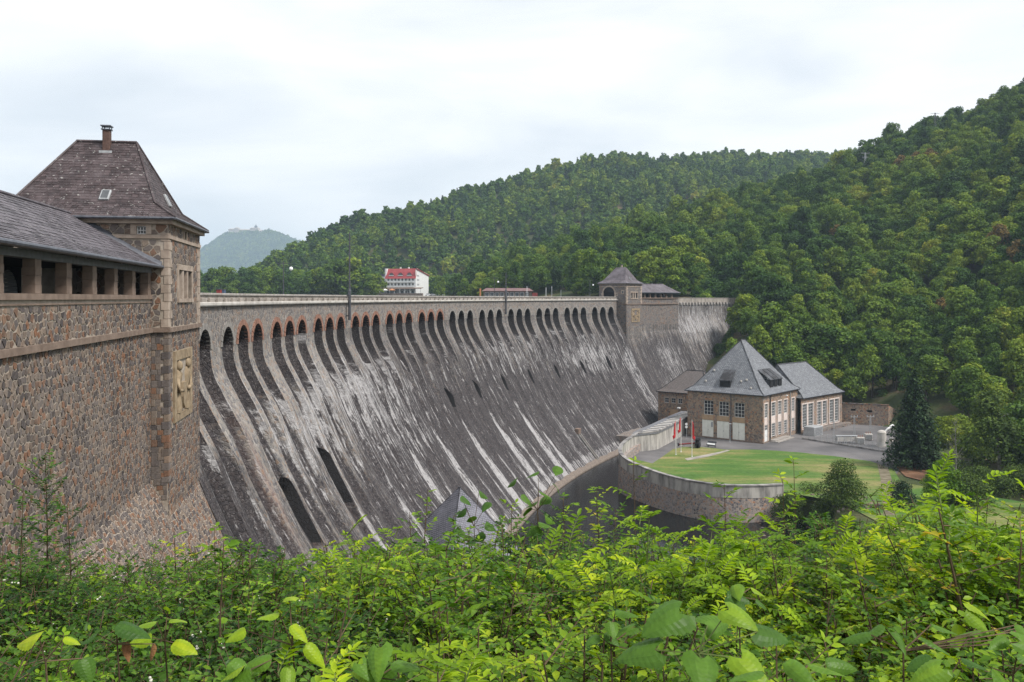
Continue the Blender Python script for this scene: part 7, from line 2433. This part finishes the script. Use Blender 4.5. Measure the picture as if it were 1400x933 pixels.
quick_mesh("leaves", V, F, M['leaf_birch'], parent=bt, origin=ORG[bt.name], tint=rr.random(420))
for i, (u, v, h, w) in enumerate(((1330, 640, 10, 1.0), (1345, 632, 9, 1.1), (1392, 640, 13, 1.1), (1415, 655, 12, 1.1), (1440, 665, 13, 1.2), (1300, 628, 9, .9), (1425, 700, 6, 1.1), (1460, 690, 9, 1.2), (1310, 612, 8, 1.0), (1285, 610, 8, 1.0))):
    x, y = gp(u, v, 34.8)
    tree_thing(x, y, ZY - 1, h / 11.5, i, "dark leafy tree in the thicket around the light birch", "thicket trees round the birch", sx=w * 1.1)
for i, s_ in enumerate(np.linspace(163, 197, 15)):
    dd = float(np.interp(s_, [163, 171.5, 184, 196], [20, 15, 9.6, 2.0]))
    x, y = arc(s_, prof(dd) + 2.6 + rng.uniform(-.3, .5))
    tree_thing(float(x), float(y), CZ - dd - 3.2, rng.uniform(.36, .50), i, "low bushy tree along the wooded right end of the dam", "bushes along the right end of the dam", sx=1.35)
# bushes at the foot of the slope and along the road
for i, (u, v, h) in enumerate(((1165, 562, 6), (1200, 556, 8), (1216, 562, 8), (1232, 572, 7), (1000, 535, 6))):
    x, y = gp(u, v, 34.0)
    tree_thing(x, y + 12, ZY - .2, h / 11.5, i + 2, "low bushy tree at the foot of the slope behind the station", "low trees behind the station", sx=1.5)
# ------------------------------------------------------------------ the undergrowth on the near bank
_LU = np.array([(0, 0, 0), (.35, 0, -.05), (.72, 0, -.04), (1, 0, -.13), (.33, .5, .06), (.70, .37, .03), (.33, -.5, .06), (.70, -.37, .03)])
_LF4 = np.array([(1, 2, 5, 4), (1, 6, 7, 2)]); _LF3 = np.array([(0, 1, 4), (2, 3, 5), (0, 6, 1), (2, 7, 3)])
class Leaves:
    def __init__(s): s.b, s.a, s.u, s.L, s.W, s.t = [], [], [], [], [], []
    def add(s, base, axis, up, L, W, tint):
        s.b.append(base); s.a.append(axis); s.u.append(up); s.L.append(L); s.W.append(W); s.t.append(tint)
    def arrays(s):
        B, A, U = np.array(s.b, float), np.array(s.a, float), np.array(s.u, float)
        L, W, T = np.array(s.L)[:, None, None], np.array(s.W)[:, None, None], np.array(s.t)
        A /= np.linalg.norm(A, axis=1)[:, None] + 1e-9
        S = np.cross(U, A); S /= np.linalg.norm(S, axis=1)[:, None] + 1e-9
        U = np.cross(A, S)
        V = B[:, None, :] + A[:, None, :] * _LU[None, :, :1] * L + S[:, None, :] * _LU[None, :, 1:2] * W + U[:, None, :] * _LU[None, :, 2:] * L
        n = len(B)
        o = (np.arange(n) * 8)[:, None, None]
        return V.reshape(-1, 3), (_LF4[None] + o).reshape(-1, 4), (_LF3[None] + o).reshape(-1, 3), np.repeat(T, 2), np.repeat(T, 4)
    def mesh(s, name, mat, link=False, parent=None, origin=(0, 0, 0)):
        V, F4, F3, t4, t3 = s.arrays()
        return quick_mesh(name, V, [F4, F3], mat, link=link, tint=np.concatenate([t4, t3]), parent=parent, origin=origin)

def rv(q, s=1.0): return np.array((q.gauss(0, s), q.gauss(0, s), q.gauss(0, s)))
def make_shrub(seed, kind, h=.95, spread=.55):
    """returns (leaves object, stems object[, berries object]) not linked to the scene"""
    q = random.Random(seed)
    L = Leaves(); st = MB(); be = MB()
    ns = {'snow': 15, 'mid': 14, 'pin': 9}[kind]
    for k in range(ns):
        a = 6.283 * k / ns + q.uniform(-.3, .3)
        out = spread * q.uniform(.25, 1.0)
        hh = h * q.uniform(.72, 1.12)
        b = np.array((.10 * math.cos(a), .10 * math.sin(a), -.05)); e = np.array((out * math.cos(a), out * math.sin(a), hh))
        mid = (b + e) / 2 + np.array((0, 0, .12 * hh)) - np.array((math.cos(a), math.sin(a), 0)) * .12 * out
        P = lambda t: b * (1 - t) ** 2 + 2 * mid * t * (1 - t) + e * t * t
        st.tube([P(0), P(.5), P(1)], [.008, .006, .0025], 4)
        if kind == 'pin':
            nl = 8
            for j in range(nl):
                t = .35 + .65 * j / (nl - 1)
                an = a + j * 2.4 + q.uniform(-.4, .4)
                R = np.array((math.cos(an), math.sin(an), q.uniform(.15, .75) + (.5 if j == nl - 1 else 0))); R /= np.linalg.norm(R)
                LL = q.uniform(.14, .25); p0 = P(t)
                droop = q.uniform(.15, .35)
                pos = lambda s_: p0 + R * LL * s_ + np.array((0, 0, -droop * LL * s_ * s_))
                st.tube([p0, pos(.5), pos(1)], [.003, .0025, .0015], 3)
                side = np.cross(R, (0, 0, 1.0)); side /= np.linalg.norm(side) + 1e-9
                nlf = q.choice((6, 7, 8))
                tb = q.uniform(.1, .9)
                for i in range(nlf):
                    s_ = .18 + .78 * i / (nlf - 1)
                    ll = LL * q.uniform(.24, .32) * (1.12 - .35 * abs(s_ - .5))
                    for sg in (-1, 1):
                        ax = side * sg + R * .55 + np.array((0, 0, q.uniform(-.25, .15)))
                        L.add(pos(s_), ax, np.array((0, 0, 1.0)) + rv(q, .22), ll, ll * .36, min(1, max(0, tb + q.gauss(0, .12))))
                L.add(pos(1), R + np.array((0, 0, -.3)), np.array((0, 0, 1.0)) + rv(q, .2), LL * .3, LL * .11, tb)
        else:
            lf = .031 if kind == 'snow' else .038
            ntw = 10
            for j in range(ntw):
                t = .22 + .78 * (j + q.random() * .8) / ntw
                p0 = P(min(t, 1)); an = a + j * 2.4 + q.uniform(-.6, .6)
                D = np.array((math.cos(an), math.sin(an), q.uniform(.1, 1.0))); D /= np.linalg.norm(D)
                TL = q.uniform(.10, .26) * (1.2 - .4 * t)
                pe = p0 + D * TL + np.array((0, 0, -.02))
                st.tube([p0, pe], [.003, .0012], 3)
                n = q.randint(4, 8)
                side = np.cross(D, (0, 0, 1.0)); side /= np.linalg.norm(side) + 1e-9
                tb = q.uniform(.05, .85)
                for i in range(n):
                    pp = p0 + (pe - p0) * (i + .6) / n
                    ll = lf * q.uniform(.65, 1.3)
                    for sg in (-1, 1):
                        ax = side * sg * q.uniform(.6, 1.1) + D * q.uniform(.3, .9) + np.array((0, 0, q.uniform(-.35, .25)))
                        L.add(pp, ax, np.array((0, 0, 1.0)) + rv(q, .34), ll, ll * (.64 if kind == 'snow' else .50), min(1, max(0, tb + q.gauss(0, .16) + (.25 if q.random() < .03 else 0))))
                L.add(pe, D, np.array((0, 0, 1.0)) + rv(q, .3), lf, lf * .5, min(1, tb + .15))
                if kind == 'snow' and seed % 10 < 3 and q.random() < .09:
                    for _ in range(q.randint(1, 3)):
                        c = pe + rv(q, .010); r_ = q.uniform(.005, .008)
                        be.lathe(c, [(r_ * .3, -r_), (r_ * .9, -r_ * .45), (r_, 0), (r_ * .8, r_ * .6), (r_ * .2, r_)], 6)
    mat = {'snow': 'leaf_snow', 'mid': 'leaf_mid', 'pin': 'leaf_pinnate'}[kind]
    lo = L.mesh("leaves", M[mat])
    so = st.build("stems", M['twig'] if kind != 'pin' else M['green_stem'], origin=(0, 0, 0)); COL.objects.unlink(so)
    bo = None
    if be.n: bo = be.build("berries", M['berry'], origin=(0, 0, 0), smooth=True); COL.objects.unlink(bo); tag(bo, kind='stuff')
    return lo, so, bo
SHRUBS = {k: [make_shrub(300 + 10 * i + j, k, hh, sp) for j in range(nv)] for i, (k, nv, hh, sp) in enumerate((('snow', 6, .80, .52), ('mid', 5, .82, .52), ('pin', 4, .85, .46)))}
SH_LAB = {'snow': ("snowberry_shrub", "dense shrub with small dark oval leaves and white berries on the near bank", "snowberry shrubs on the near bank"),
          'mid': ("leafy_shrub", "bushy shrub with small bright green leaves on the near bank", "bright leafy shrubs on the near bank"),
          'pin': ("ash_sapling", "young sapling with yellow green feathered leaves on the near bank", "feathered saplings on the near bank")}
def gz(x, y): return float(ground_z(np.array([x]), np.array([y]))[0])
def put_shrub(kind, x, y, sc, lab=None, group=True, name=None, dz=0.0, var=None, sz=None):
    nm, lb, gr = SH_LAB[kind]
    r = empty(name or nm, (x, y, gz(x, y) + dz), lab or lb, "shrub", gr if group else None)
    r.rotation_euler = (rng.uniform(-.12, .12), rng.uniform(-.12, .12), rng.uniform(0, 6.28)); r.scale = (sc, sc, sz or sc)
    v = SHRUBS[kind][int(rng.integers(0, len(SHRUBS[kind]))) if var is None else var]
    for o in v:
        if o is not None: c = o.copy(); COL.objects.link(c); c.parent = r
    return r
BANK_LAB = {'snow': "dense shrub with small dark oval leaves", 'mid': "bushy shrub with small bright green leaves", 'pin': "young sapling with feathered yellow green leaves"}
def bank_label(kind, px, yy):
    row = "by the bottom edge" if yy < 3.5 else "midway up the bank" if yy < 6 else "on the bank's far rim"
    col = "below the gallery wall" if px < 230 else "below the gatehouse foot" if px < 430 else "below the dam face" if px < 590 else "below the slate pyramid" if px < 760 else "below the pool" if px < 960 else "below the lawn" if px < 1180 else "at the right edge"
    return BANK_LAB[kind] + " " + row + " " + col
y = 1.75
cnt = 0
while y < 9.6:
    sp = .46 + .022 * y
    xs = np.arange(-.66 * y - .7, .66 * y + .9, sp)
    for x in xs:
        xx = x + rng.uniform(-.2, .2); yy = y + rng.uniform(-.2, .2)
        px = 700 + F_PX * xx / yy
        w = rng.random()
        g = vnoise(np.array([xx * .7 + 20]), np.array([yy * .7 + 9]), 71)[0]
        if px < 430: kind = 'snow' if w < .82 else 'mid'
        elif px < 980: kind = 'snow' if w < .25 else ('mid' if (w < .78 or g < .5) else 'pin')
        else: kind = 'pin' if (w < .45 and g > .35 and yy > 3.4) else ('mid' if w < .78 else 'snow')
        sc = rng.uniform(.82, 1.12)
        if px > 1080: sc *= 1.0 + .34 * smooth01((px - 1080) / 220.) * smooth01((yy - 3.0) / 1.5)
        if px < 430: sc *= .96
        if yy < 2.6: sc *= .92
        put_shrub(kind, xx, yy, sc, lab=bank_label(kind, px, yy), group=True, var=(int(rng.integers(3, 6)) if kind == 'snow' and px > 560 else None)); cnt += 1
    y += sp * .92
print("shrubs", cnt)

# filler below the shrubs
q = random.Random(5)
L = Leaves()
for k in range(78000):
    yy = q.uniform(1.2, 9.8); xx = q.uniform(-.68, .68) * yy + q.uniform(-.6, .6)
    L.b.append((xx, yy, 0)); L.a.append((q.gauss(0, 1), q.gauss(0, 1), q.gauss(0, .35))); L.u.append((q.gauss(0, .35), q.gauss(0, .35), 1)); ll = q.uniform(.022, .050); L.L.append(ll); L.W.append(ll * q.uniform(.45, .7)); L.t.append(min(1, max(0, q.gauss(.42, .2))))
B = np.array(L.b); L.t = list(np.clip(np.array(L.t) + (fbm(B[:, 0] * .9 + 50, B[:, 1] * .9 + 50, 63) - .5) * 1.1 - .18 * (B[:, 0] / B[:, 1] < -.22), 0, 1)); B[:, 2] = ground_z(B[:, 0], B[:, 1]) + rng.uniform(.10, .80, len(B)) * (1 + .35 * smooth01((B[:, 0] / B[:, 1] - .32) / .18)); L.b = B
tag(L.mesh("undergrowth", M['leaf_mid'], link=True), kind="stuff")

def big_leaf(owner, base, axis, up, Ln, Wn, tint, lobed=False):
    """one broad leaf: pointed tip, toothed edge, pleated along its side veins, folded at the midrib"""
    axis = np.array(axis, float); axis /= np.linalg.norm(axis); s = np.cross(up, axis); s /= np.linalg.norm(s); u = np.cross(axis, s)
    n = 16
    cols = (-1, -.7, -.35, 0, .35, .7, 1)
    V = []; F = []; T = []
    tw = rng.uniform(-.25, .25); cu = rng.uniform(.10, .32)
    for i in range(n + 1):
        t = i / n
        if lobed: w = max(0.0, (1 - t) ** .62) * (1 - math.exp(-t * 14 - .55)) * 1.12
        else: w = max(0.0, math.sin(math.pi * t ** .72)) ** .82
        if i == n: w = 0
        tooth = 1 + (.055 if i % 2 else -.035)
        for f in cols:
            y_ = f * w * .5 * Wn * (tooth if abs(f) == 1 else 1)
            pleat = (.0035 if i % 2 else -.0035) * Ln * (0 if f == 0 else 1)
            z_ = -cu * Ln * t * t + .16 * abs(y_) - .9 * y_ * y_ / Wn + pleat + tw * y_ * t
            back = -.22 * Ln * abs(f) ** 1.6 * (1 - t) ** 3 if lobed else 0
            xx = t - (.10 * abs(f) * w if not lobed else .04 * abs(f))
            V.append(np.array(base) + axis * (Ln * xx + back) + s * y_ + u * z_)
    nc = len(cols)
    for i in range(n):
        for j in range(nc - 1):
            F.append((i * nc + j, i * nc + j + 1, (i + 1) * nc + j + 1, (i + 1) * nc + j))
            T.append(min(1, tint + (.008 if i % 2 else -.008) + (.05 if j in (2, 3) else 0)) if tint <= 1 else .5)
    m = MB(); m.add(V, F, 0, T)
    return m.build("leaf", M['leaf_big'] if tint <= 1 else M['leaf_dead'], owner, smooth=False)

def on_canopy(px, v, Y):
    return np.array(((px - 700) / F_PX * Y, Y, CZ - (v - Y_HOR) / F_PX * Y))
def broad_plant(px, v, Y, lab, spec, stem_mat='twig', name="broad_leaf_sprout", h=.9):
    """spec: (dx, dz, dy, length, width ratio, tint, heading, tilt)"""
    c = on_canopy(px, v, Y)
    z0 = gz(c[0], c[1])
    r = empty(name, (c[0], c[1], z0), lab, "plant")
    st = MB(); st.tube([(c[0], c[1], z0 - .05), (c[0] + .02, c[1] + .03, (z0 + c[2]) / 2), c - np.array((0, 0, .04))], [.005, .004, .003], 5)
    q_ = random.Random(int(px))
    for dx, dz, dy, ln, wr, ti, hd, tl in spec:
        b = c + np.array((dx, dy, dz))
        ax = (math.sin(hd), -math.cos(hd), tl)
        st.tube([c - np.array((0, 0, .05)), b], [.003, .002], 3)
        big_leaf(r, b, (ax[0], ax[1] * q_.uniform(.3, 1), ax[2] - q_.uniform(0, .3)), (.3 * math.sin(hd) + q_.uniform(-.4, .4), q_.uniform(-.9, .1), 1), ln * .86, ln * .86 * wr, ti, wr > .8)
    st.build("stem", M[stem_mat], r)
    return r
q = random.Random(12)
broad_plant(225, 858, 3.3, "sprout with four bright yellow green broad leaves standing above the lower left shrubs",
            [(-.03, .02, 0, .085, .72, .62, -1.2, .15), (.03, .03, 0, .09, .72, .70, 1.0, .25), (-.04, -.03, -.02, .10, .72, .72, -1.1, -.1), (.04, -.05, -.02, .12, .66, .82, 1.3, -.05), (.0, .05, .03, .06, .6, .66, .3, .7)])
broad_plant(62, 884, 2.9, "single large yellow green leaf near the lower left corner", [(-.02, .03, 0, .14, .64, .86, -1.9, -.15), (.05, .02, .02, .07, .5, .8, 1.5, .05), (.10, -.06, .05, .10, .8, .25, .6, -.5)])
broad_plant(160, 862, 3.1, "dark broad leaf and withered brown leaves below the bright sprout on the left", [(.0, .02, 0, .15, .62, .12, 1.4, -.1), (-.08, -.02, .02, .09, .8, .1, -1.3, -.3), (.02, -.05, .02, .08, .45, 1.5, .5, -.9), (.12, -.06, .03, .07, .5, 1.5, -.3, -.8)])
broad_plant(955, 872, 2.75, "cluster of very large round heart shaped leaves at the bottom right of centre",
            [(-.05, .06, .05, .17, .95, .30, -1.0, -.05), (.10, .08, .02, .12, .95, .62, .9, .05), (-.14, -.03, -.02, .15, .92, .28, -1.7, -.15), (.0, -.05, -.04, .15, .95, .38, -.1, -.25), (.12, -.04, -.06, .13, .95, .66, .5, -.25), (-.06, -.12, -.1, .14, .92, .34, -.8, -.3), (.2, .0, .05, .13, .92, .2, 1.6, -.1), (.05, .0, .1, .12, .92, .4, 2.4, .1)], 'green_stem')
broad_plant(1075, 918, 2.5, "bright green pointed leaves at the bottom edge right of the large round leaves",
            [(0, .03, 0, .13, .5, .45, .3, .2), (.06, .02, 0, .13, .45, .5, 1.2, .1), (-.07, .0, 0, .13, .5, .4, -1.2, .05), (.13, .0, .05, .12, .5, .35, 1.6, .0), (-.02, -.05, -.1, .12, .6, .5, -.3, -.1)], 'green_stem')
broad_plant(1235, 868, 2.7, "creeper with five fingered green leaves at the lower right over dead stalks",
            [(k * .05 - .1 + .12 * (k > 4), .02 * math.sin(k * 2), .03 * (k % 3), .11, .42, .25 + .03 * k, -1.6 + .8 * (k % 5), -.05) for k in range(10)], 'twig', "creeper")
broad_plant(400, 862, 3.0, "yellow green broad leaves in the lower shrubs left of centre",
            [(0, .02, 0, .10, .6, .8, .7, -.3), (-.05, .05, .02, .09, .65, .7, -1.2, .1), (.05, -.04, -.02, .12, .5, .75, 1.2, -.5), (.0, -.1, -.05, .12, .5, .6, .2, -.5), (-.16, .0, .0, .09, .6, .72, -.8, -.2), (-.02, .1, .04, .08, .8, .78, .3, .3)])
broad_plant(735, 690, 7.6, "leafy sprout with curling broad leaves before the slate pyramid roof",
            [(.25 * math.sin(k * 2.1) * (k / 14), -.26 + .044 * k, .1 * math.cos(k), .16, .72, .18 + .05 * (k % 5), -2 + 1.1 * k, -.2) for k in range(14)], 'twig', "broad_leaf_sprout")
broad_plant(648, 712, 7.2, "dark curled leaf cluster hanging in front of the slate pyramid roof",
            [(.12 * math.sin(k * 2.4), -.16 + .05 * k, .06 * math.cos(k), .13, .8, .12 + .03 * (k % 5), -2 + 1.3 * k, -.35) for k in range(9)], 'twig', "broad_leaf_sprout")
for i, (px, v, Y) in ((0, (515, 905, 2.7)), (2, (835, 862, 3.0)), (4, (1330, 845, 3.2)), (6, (1385, 900, 2.6)), (7, (330, 900, 2.7)), (8, (1290, 915, 2.5)), (10, (1010, 800, 3.8))):
    broad_plant(px, v, Y, ["small plant with pale broad leaves at the bottom edge left of centre", "broad leaved sprout among small leaves below centre", "pair of round green leaves right of the picture centre", "round leaved sprout above the pair of round leaves", "broad leaves hanging at the right below the feathered saplings", "green leaves at the lower edge right of the large round leaves", "dark leaf cluster in the lower right corner", "low leaves at the bottom edge between the sprout and the yellow leaves", "pale leaf bunch at the bottom edge near the creeper", "pointed leaves touching the bottom edge at the middle", "broad pale leaves in the middle of the right shrubs", "large drooping leaf in the right shrubs above the creeper", "broad leaves in the shrubs below the left outlet"][i],
                [(q.uniform(-.09, .09), q.uniform(-.06, .05), q.uniform(-.05, .05), q.uniform(.07, .125), q.uniform(.5, .85), q.uniform(.1, .8), q.uniform(-2, 2), q.uniform(-.4, .2)) for _ in range(q.randint(4, 7))])

# stems that stand above the rest
def tall_stem(px, vb, vt, Y, lab, leaf, n, mat, name, bend=.05, wr=.55, spread=.10, pairs=True, seed=1):
    q = random.Random(seed)
    b = on_canopy(px, vb, Y); t = on_canopy(px, vt, Y)
    b[2] = min(b[2], gz(b[0], b[1]) + .1)
    r = empty(name, (b[0], b[1], gz(b[0], b[1])), lab, "plant")
    st = MB(); Ls = Leaves()
    mid = (b + t) / 2 + np.array((bend, 0, 0))
    P = lambda s_: b * (1 - s_) ** 2 + 2 * mid * s_ * (1 - s_) + t * s_ * s_
    H = np.linalg.norm(t - b)
    st.tube([P(0), P(.33), P(.66), P(1)], [.009, .007, .005, .002], 5)
    for k in range(n):
        s_ = .2 + .8 * (k + .5) / n
        a = k * 2.4 + q.uniform(-.5, .5)
        D = np.array((math.cos(a), math.sin(a), q.uniform(.2, .9))); D /= np.linalg.norm(D)
        TL = spread * q.uniform(.5, 1.2) * (1.3 - s_ * .8)
        p0 = P(s_); pe = p0 + D * TL
        st.tube([p0, pe], [.003, .001], 3)
        nl = max(2, int(TL / (leaf * .55)))
        side = np.cross(D, (0, 0, 1.0)); side /= np.linalg.norm(side) + 1e-9
        tb = q.random()
        for i in range(nl):
            pp = p0 + (pe - p0) * (i + .7) / nl
            for sg in (-1, 1):
                ll = leaf * q.uniform(.7, 1.2)
                Ls.add(pp, side * sg + D * .6 + np.array((0, 0, q.uniform(-.4, .2))), np.array((0, 0, 1.0)) + rv(q, .3), ll, ll * wr, min(1, max(0, tb * .8 + q.gauss(.1, .15))))
        Ls.add(pe, D, np.array((0, 0, 1.0)) + rv(q, .3), leaf, leaf * wr, tb)
    st.build("stem", M['twig'], r)
    Ls.mesh("leaves", M[mat], link=True, parent=r, origin=ORG[r.name])
    return r
tall_stem(62, 800, 622, 6.2, "tall thin dark sapling with sparse small leaves rising against the gallery wall at the left", .034, 46, 'leaf_snow', "thin_sapling", .03, .6, .30, seed=3)
tall_stem(32, 800, 668, 5.6, "shorter sparse sapling left of the tall thin sapling", .034, 26, 'leaf_snow', "thin_sapling", -.04, .6, .22, seed=4)
tall_stem(92, 800, 690, 5.8, "short twiggy sapling right of the tall thin sapling", .034, 24, 'leaf_snow', "thin_sapling", .05, .6, .22, seed=5)
tall_stem(306, 860, 738, 4.2, "single upright stem with hanging pale leaves in the left shrubs", .055, 12, 'leaf_mid', "upright_stem", -.04, .6, .07, seed=6)
tall_stem(238, 800, 728, 6.0, "leafy shoot standing before the foot of the gatehouse", .05, 14, 'leaf_mid', "leafy_shoot", .03, .5, .16, seed=7)
tall_stem(293, 800, 722, 6.2, "pale green shoot before the dark foot of the dam face", .06, 12, 'leaf_mid', "leafy_shoot", .02, .5, .12, seed=8)
tall_stem(585, 780, 668, 7.4, "thin twig with small leaves before the slate pyramid roof, left of its top", .05, 14, 'leaf_mid', "leafy_twig", -.06, .55, .14, seed=9)
tall_stem(620, 780, 705, 7.2, "narrow leafy vine before the middle of the slate pyramid roof", .045, 22, 'leaf_snow', "leafy_vine", .02, .7, .07, seed=10)
tall_stem(560, 790, 700, 7.0, "leafy shoot at the left edge of the slate pyramid roof", .05, 14, 'leaf_mid', "leafy_shoot", .03, .55, .16, seed=11)
tall_stem(815, 760, 665, 7.8, "shoot with narrow leaves in front of the dark pool", .06, 24, 'leaf_mid', "leafy_shoot", .05, .42, .20, seed=12)
tall_stem(842, 770, 695, 7.6, "yellow tipped leafy shoot in front of the pool", .055, 18, 'leaf_mid', "leafy_shoot", -.03, .5, .2, seed=13)
tall_stem(770, 770, 682, 7.8, "leafy shoot before the foot of the dam at the pool", .06, 20, 'leaf_mid', "leafy_shoot", .03, .5, .2, seed=14)
tall_stem(700, 770, 690, 7.9, "leafy shoot below the last bright streak of the dam", .06, 18, 'leaf_mid', "leafy_shoot", -.03, .5, .2, seed=15)
for i, (px, vt, vb, Y, sc, lab) in enumerate(((866, 628, 720, 8.8, 0, "slender feathered sapling rising before the quay wall, left one"), (1085, 628, 740, 8.4, 1, "slender yellow green feathered sapling before the lawn"), (1070, 655, 740, 8.2, 1, "feathered sapling left of the round bush"),
                                   (990, 662, 760, 8.0, 1, "small feathered shoot before the end of the quay wall"))):
    tall_stem(px, vb, vt, Y, lab, .085, 12, 'leaf_pinnate', "feathered_sapling", .04, .34, .26, seed=30 + i)
for px, v, Y, sc, lab in ((1345, 704, 5.0, 1.1, "tall bright feathered sapling topping the right hand shrubs"), (1395, 715, 4.6, 1.1, "bright feathered sapling cut by the right picture edge"), (1275, 740, 5.2, 1.0, "feathered sapling below the young maple"), (1195, 748, 5.6, 1.0, "feathered sapling in front of the dirt path"),
                          (940, 735, 5.6, 1.0, "yellow feathered sapling below the quay wall"), (870, 742, 5.2, .98, "yellow green feathered sapling right of the centre"), (530, 748, 5.4, .95, "feathered sapling before the dam foot, left of the slate roof"), (1010, 725, 6.0, 1.0, "pale feathered sapling below the end of the quay wall")):
    c = on_canopy(px, v, Y); z0 = gz(c[0], c[1])
    H = c[2] - z0
    put_shrub('pin', c[0], c[1], sc, lab, False, "tall_ash_sapling", 0, None, H / .86)
# dead stalks at the lower right
dr = empty("dead_stalks", (*on_canopy(1310, 880, 2.4)[:2], gz(*on_canopy(1310, 880, 2.4)[:2])), "bundle of dry brown stalks at the lower right under the creeper", "stalks")
m = MB(); q = random.Random(9)
for k in range(26):
    p = on_canopy(1310 + q.uniform(-50, 60), 900 + q.uniform(-30, 30), 2.4 + q.uniform(-.1, .2)); p[2] = gz(p[0], p[1])
    e = p + np.array((q.uniform(-.25, .25), q.uniform(-.15, .15), q.uniform(.3, .75))); m.tube([p, (p + e) / 2 + np.array((q.uniform(-.05, .05), 0, .03)), e], [.004, .003, .0015], 4)
m.build("stalks", M['wood'], dr)

# ------------------------------------------------------------------ air
n = NT("haze_air")
n.t.nodes.remove(n.b)
pv_ = n.t.nodes.new("ShaderNodeVolumePrincipled")
pv_.inputs['Color'].default_value = (.64, .82, 1.0, 1)
pv_.inputs['Density'].default_value = HAZE
pv_.inputs['Anisotropy'].default_value = 0.0
n.t.links.new(pv_.outputs[0], n.out.inputs['Volume'])
m = MB(); m.box(-22000, 26000, -160, 9400, -14, 420)
hz_ = m.build("haze", n.m, origin=(0, 0, 0)); tag(hz_, kind="stuff")
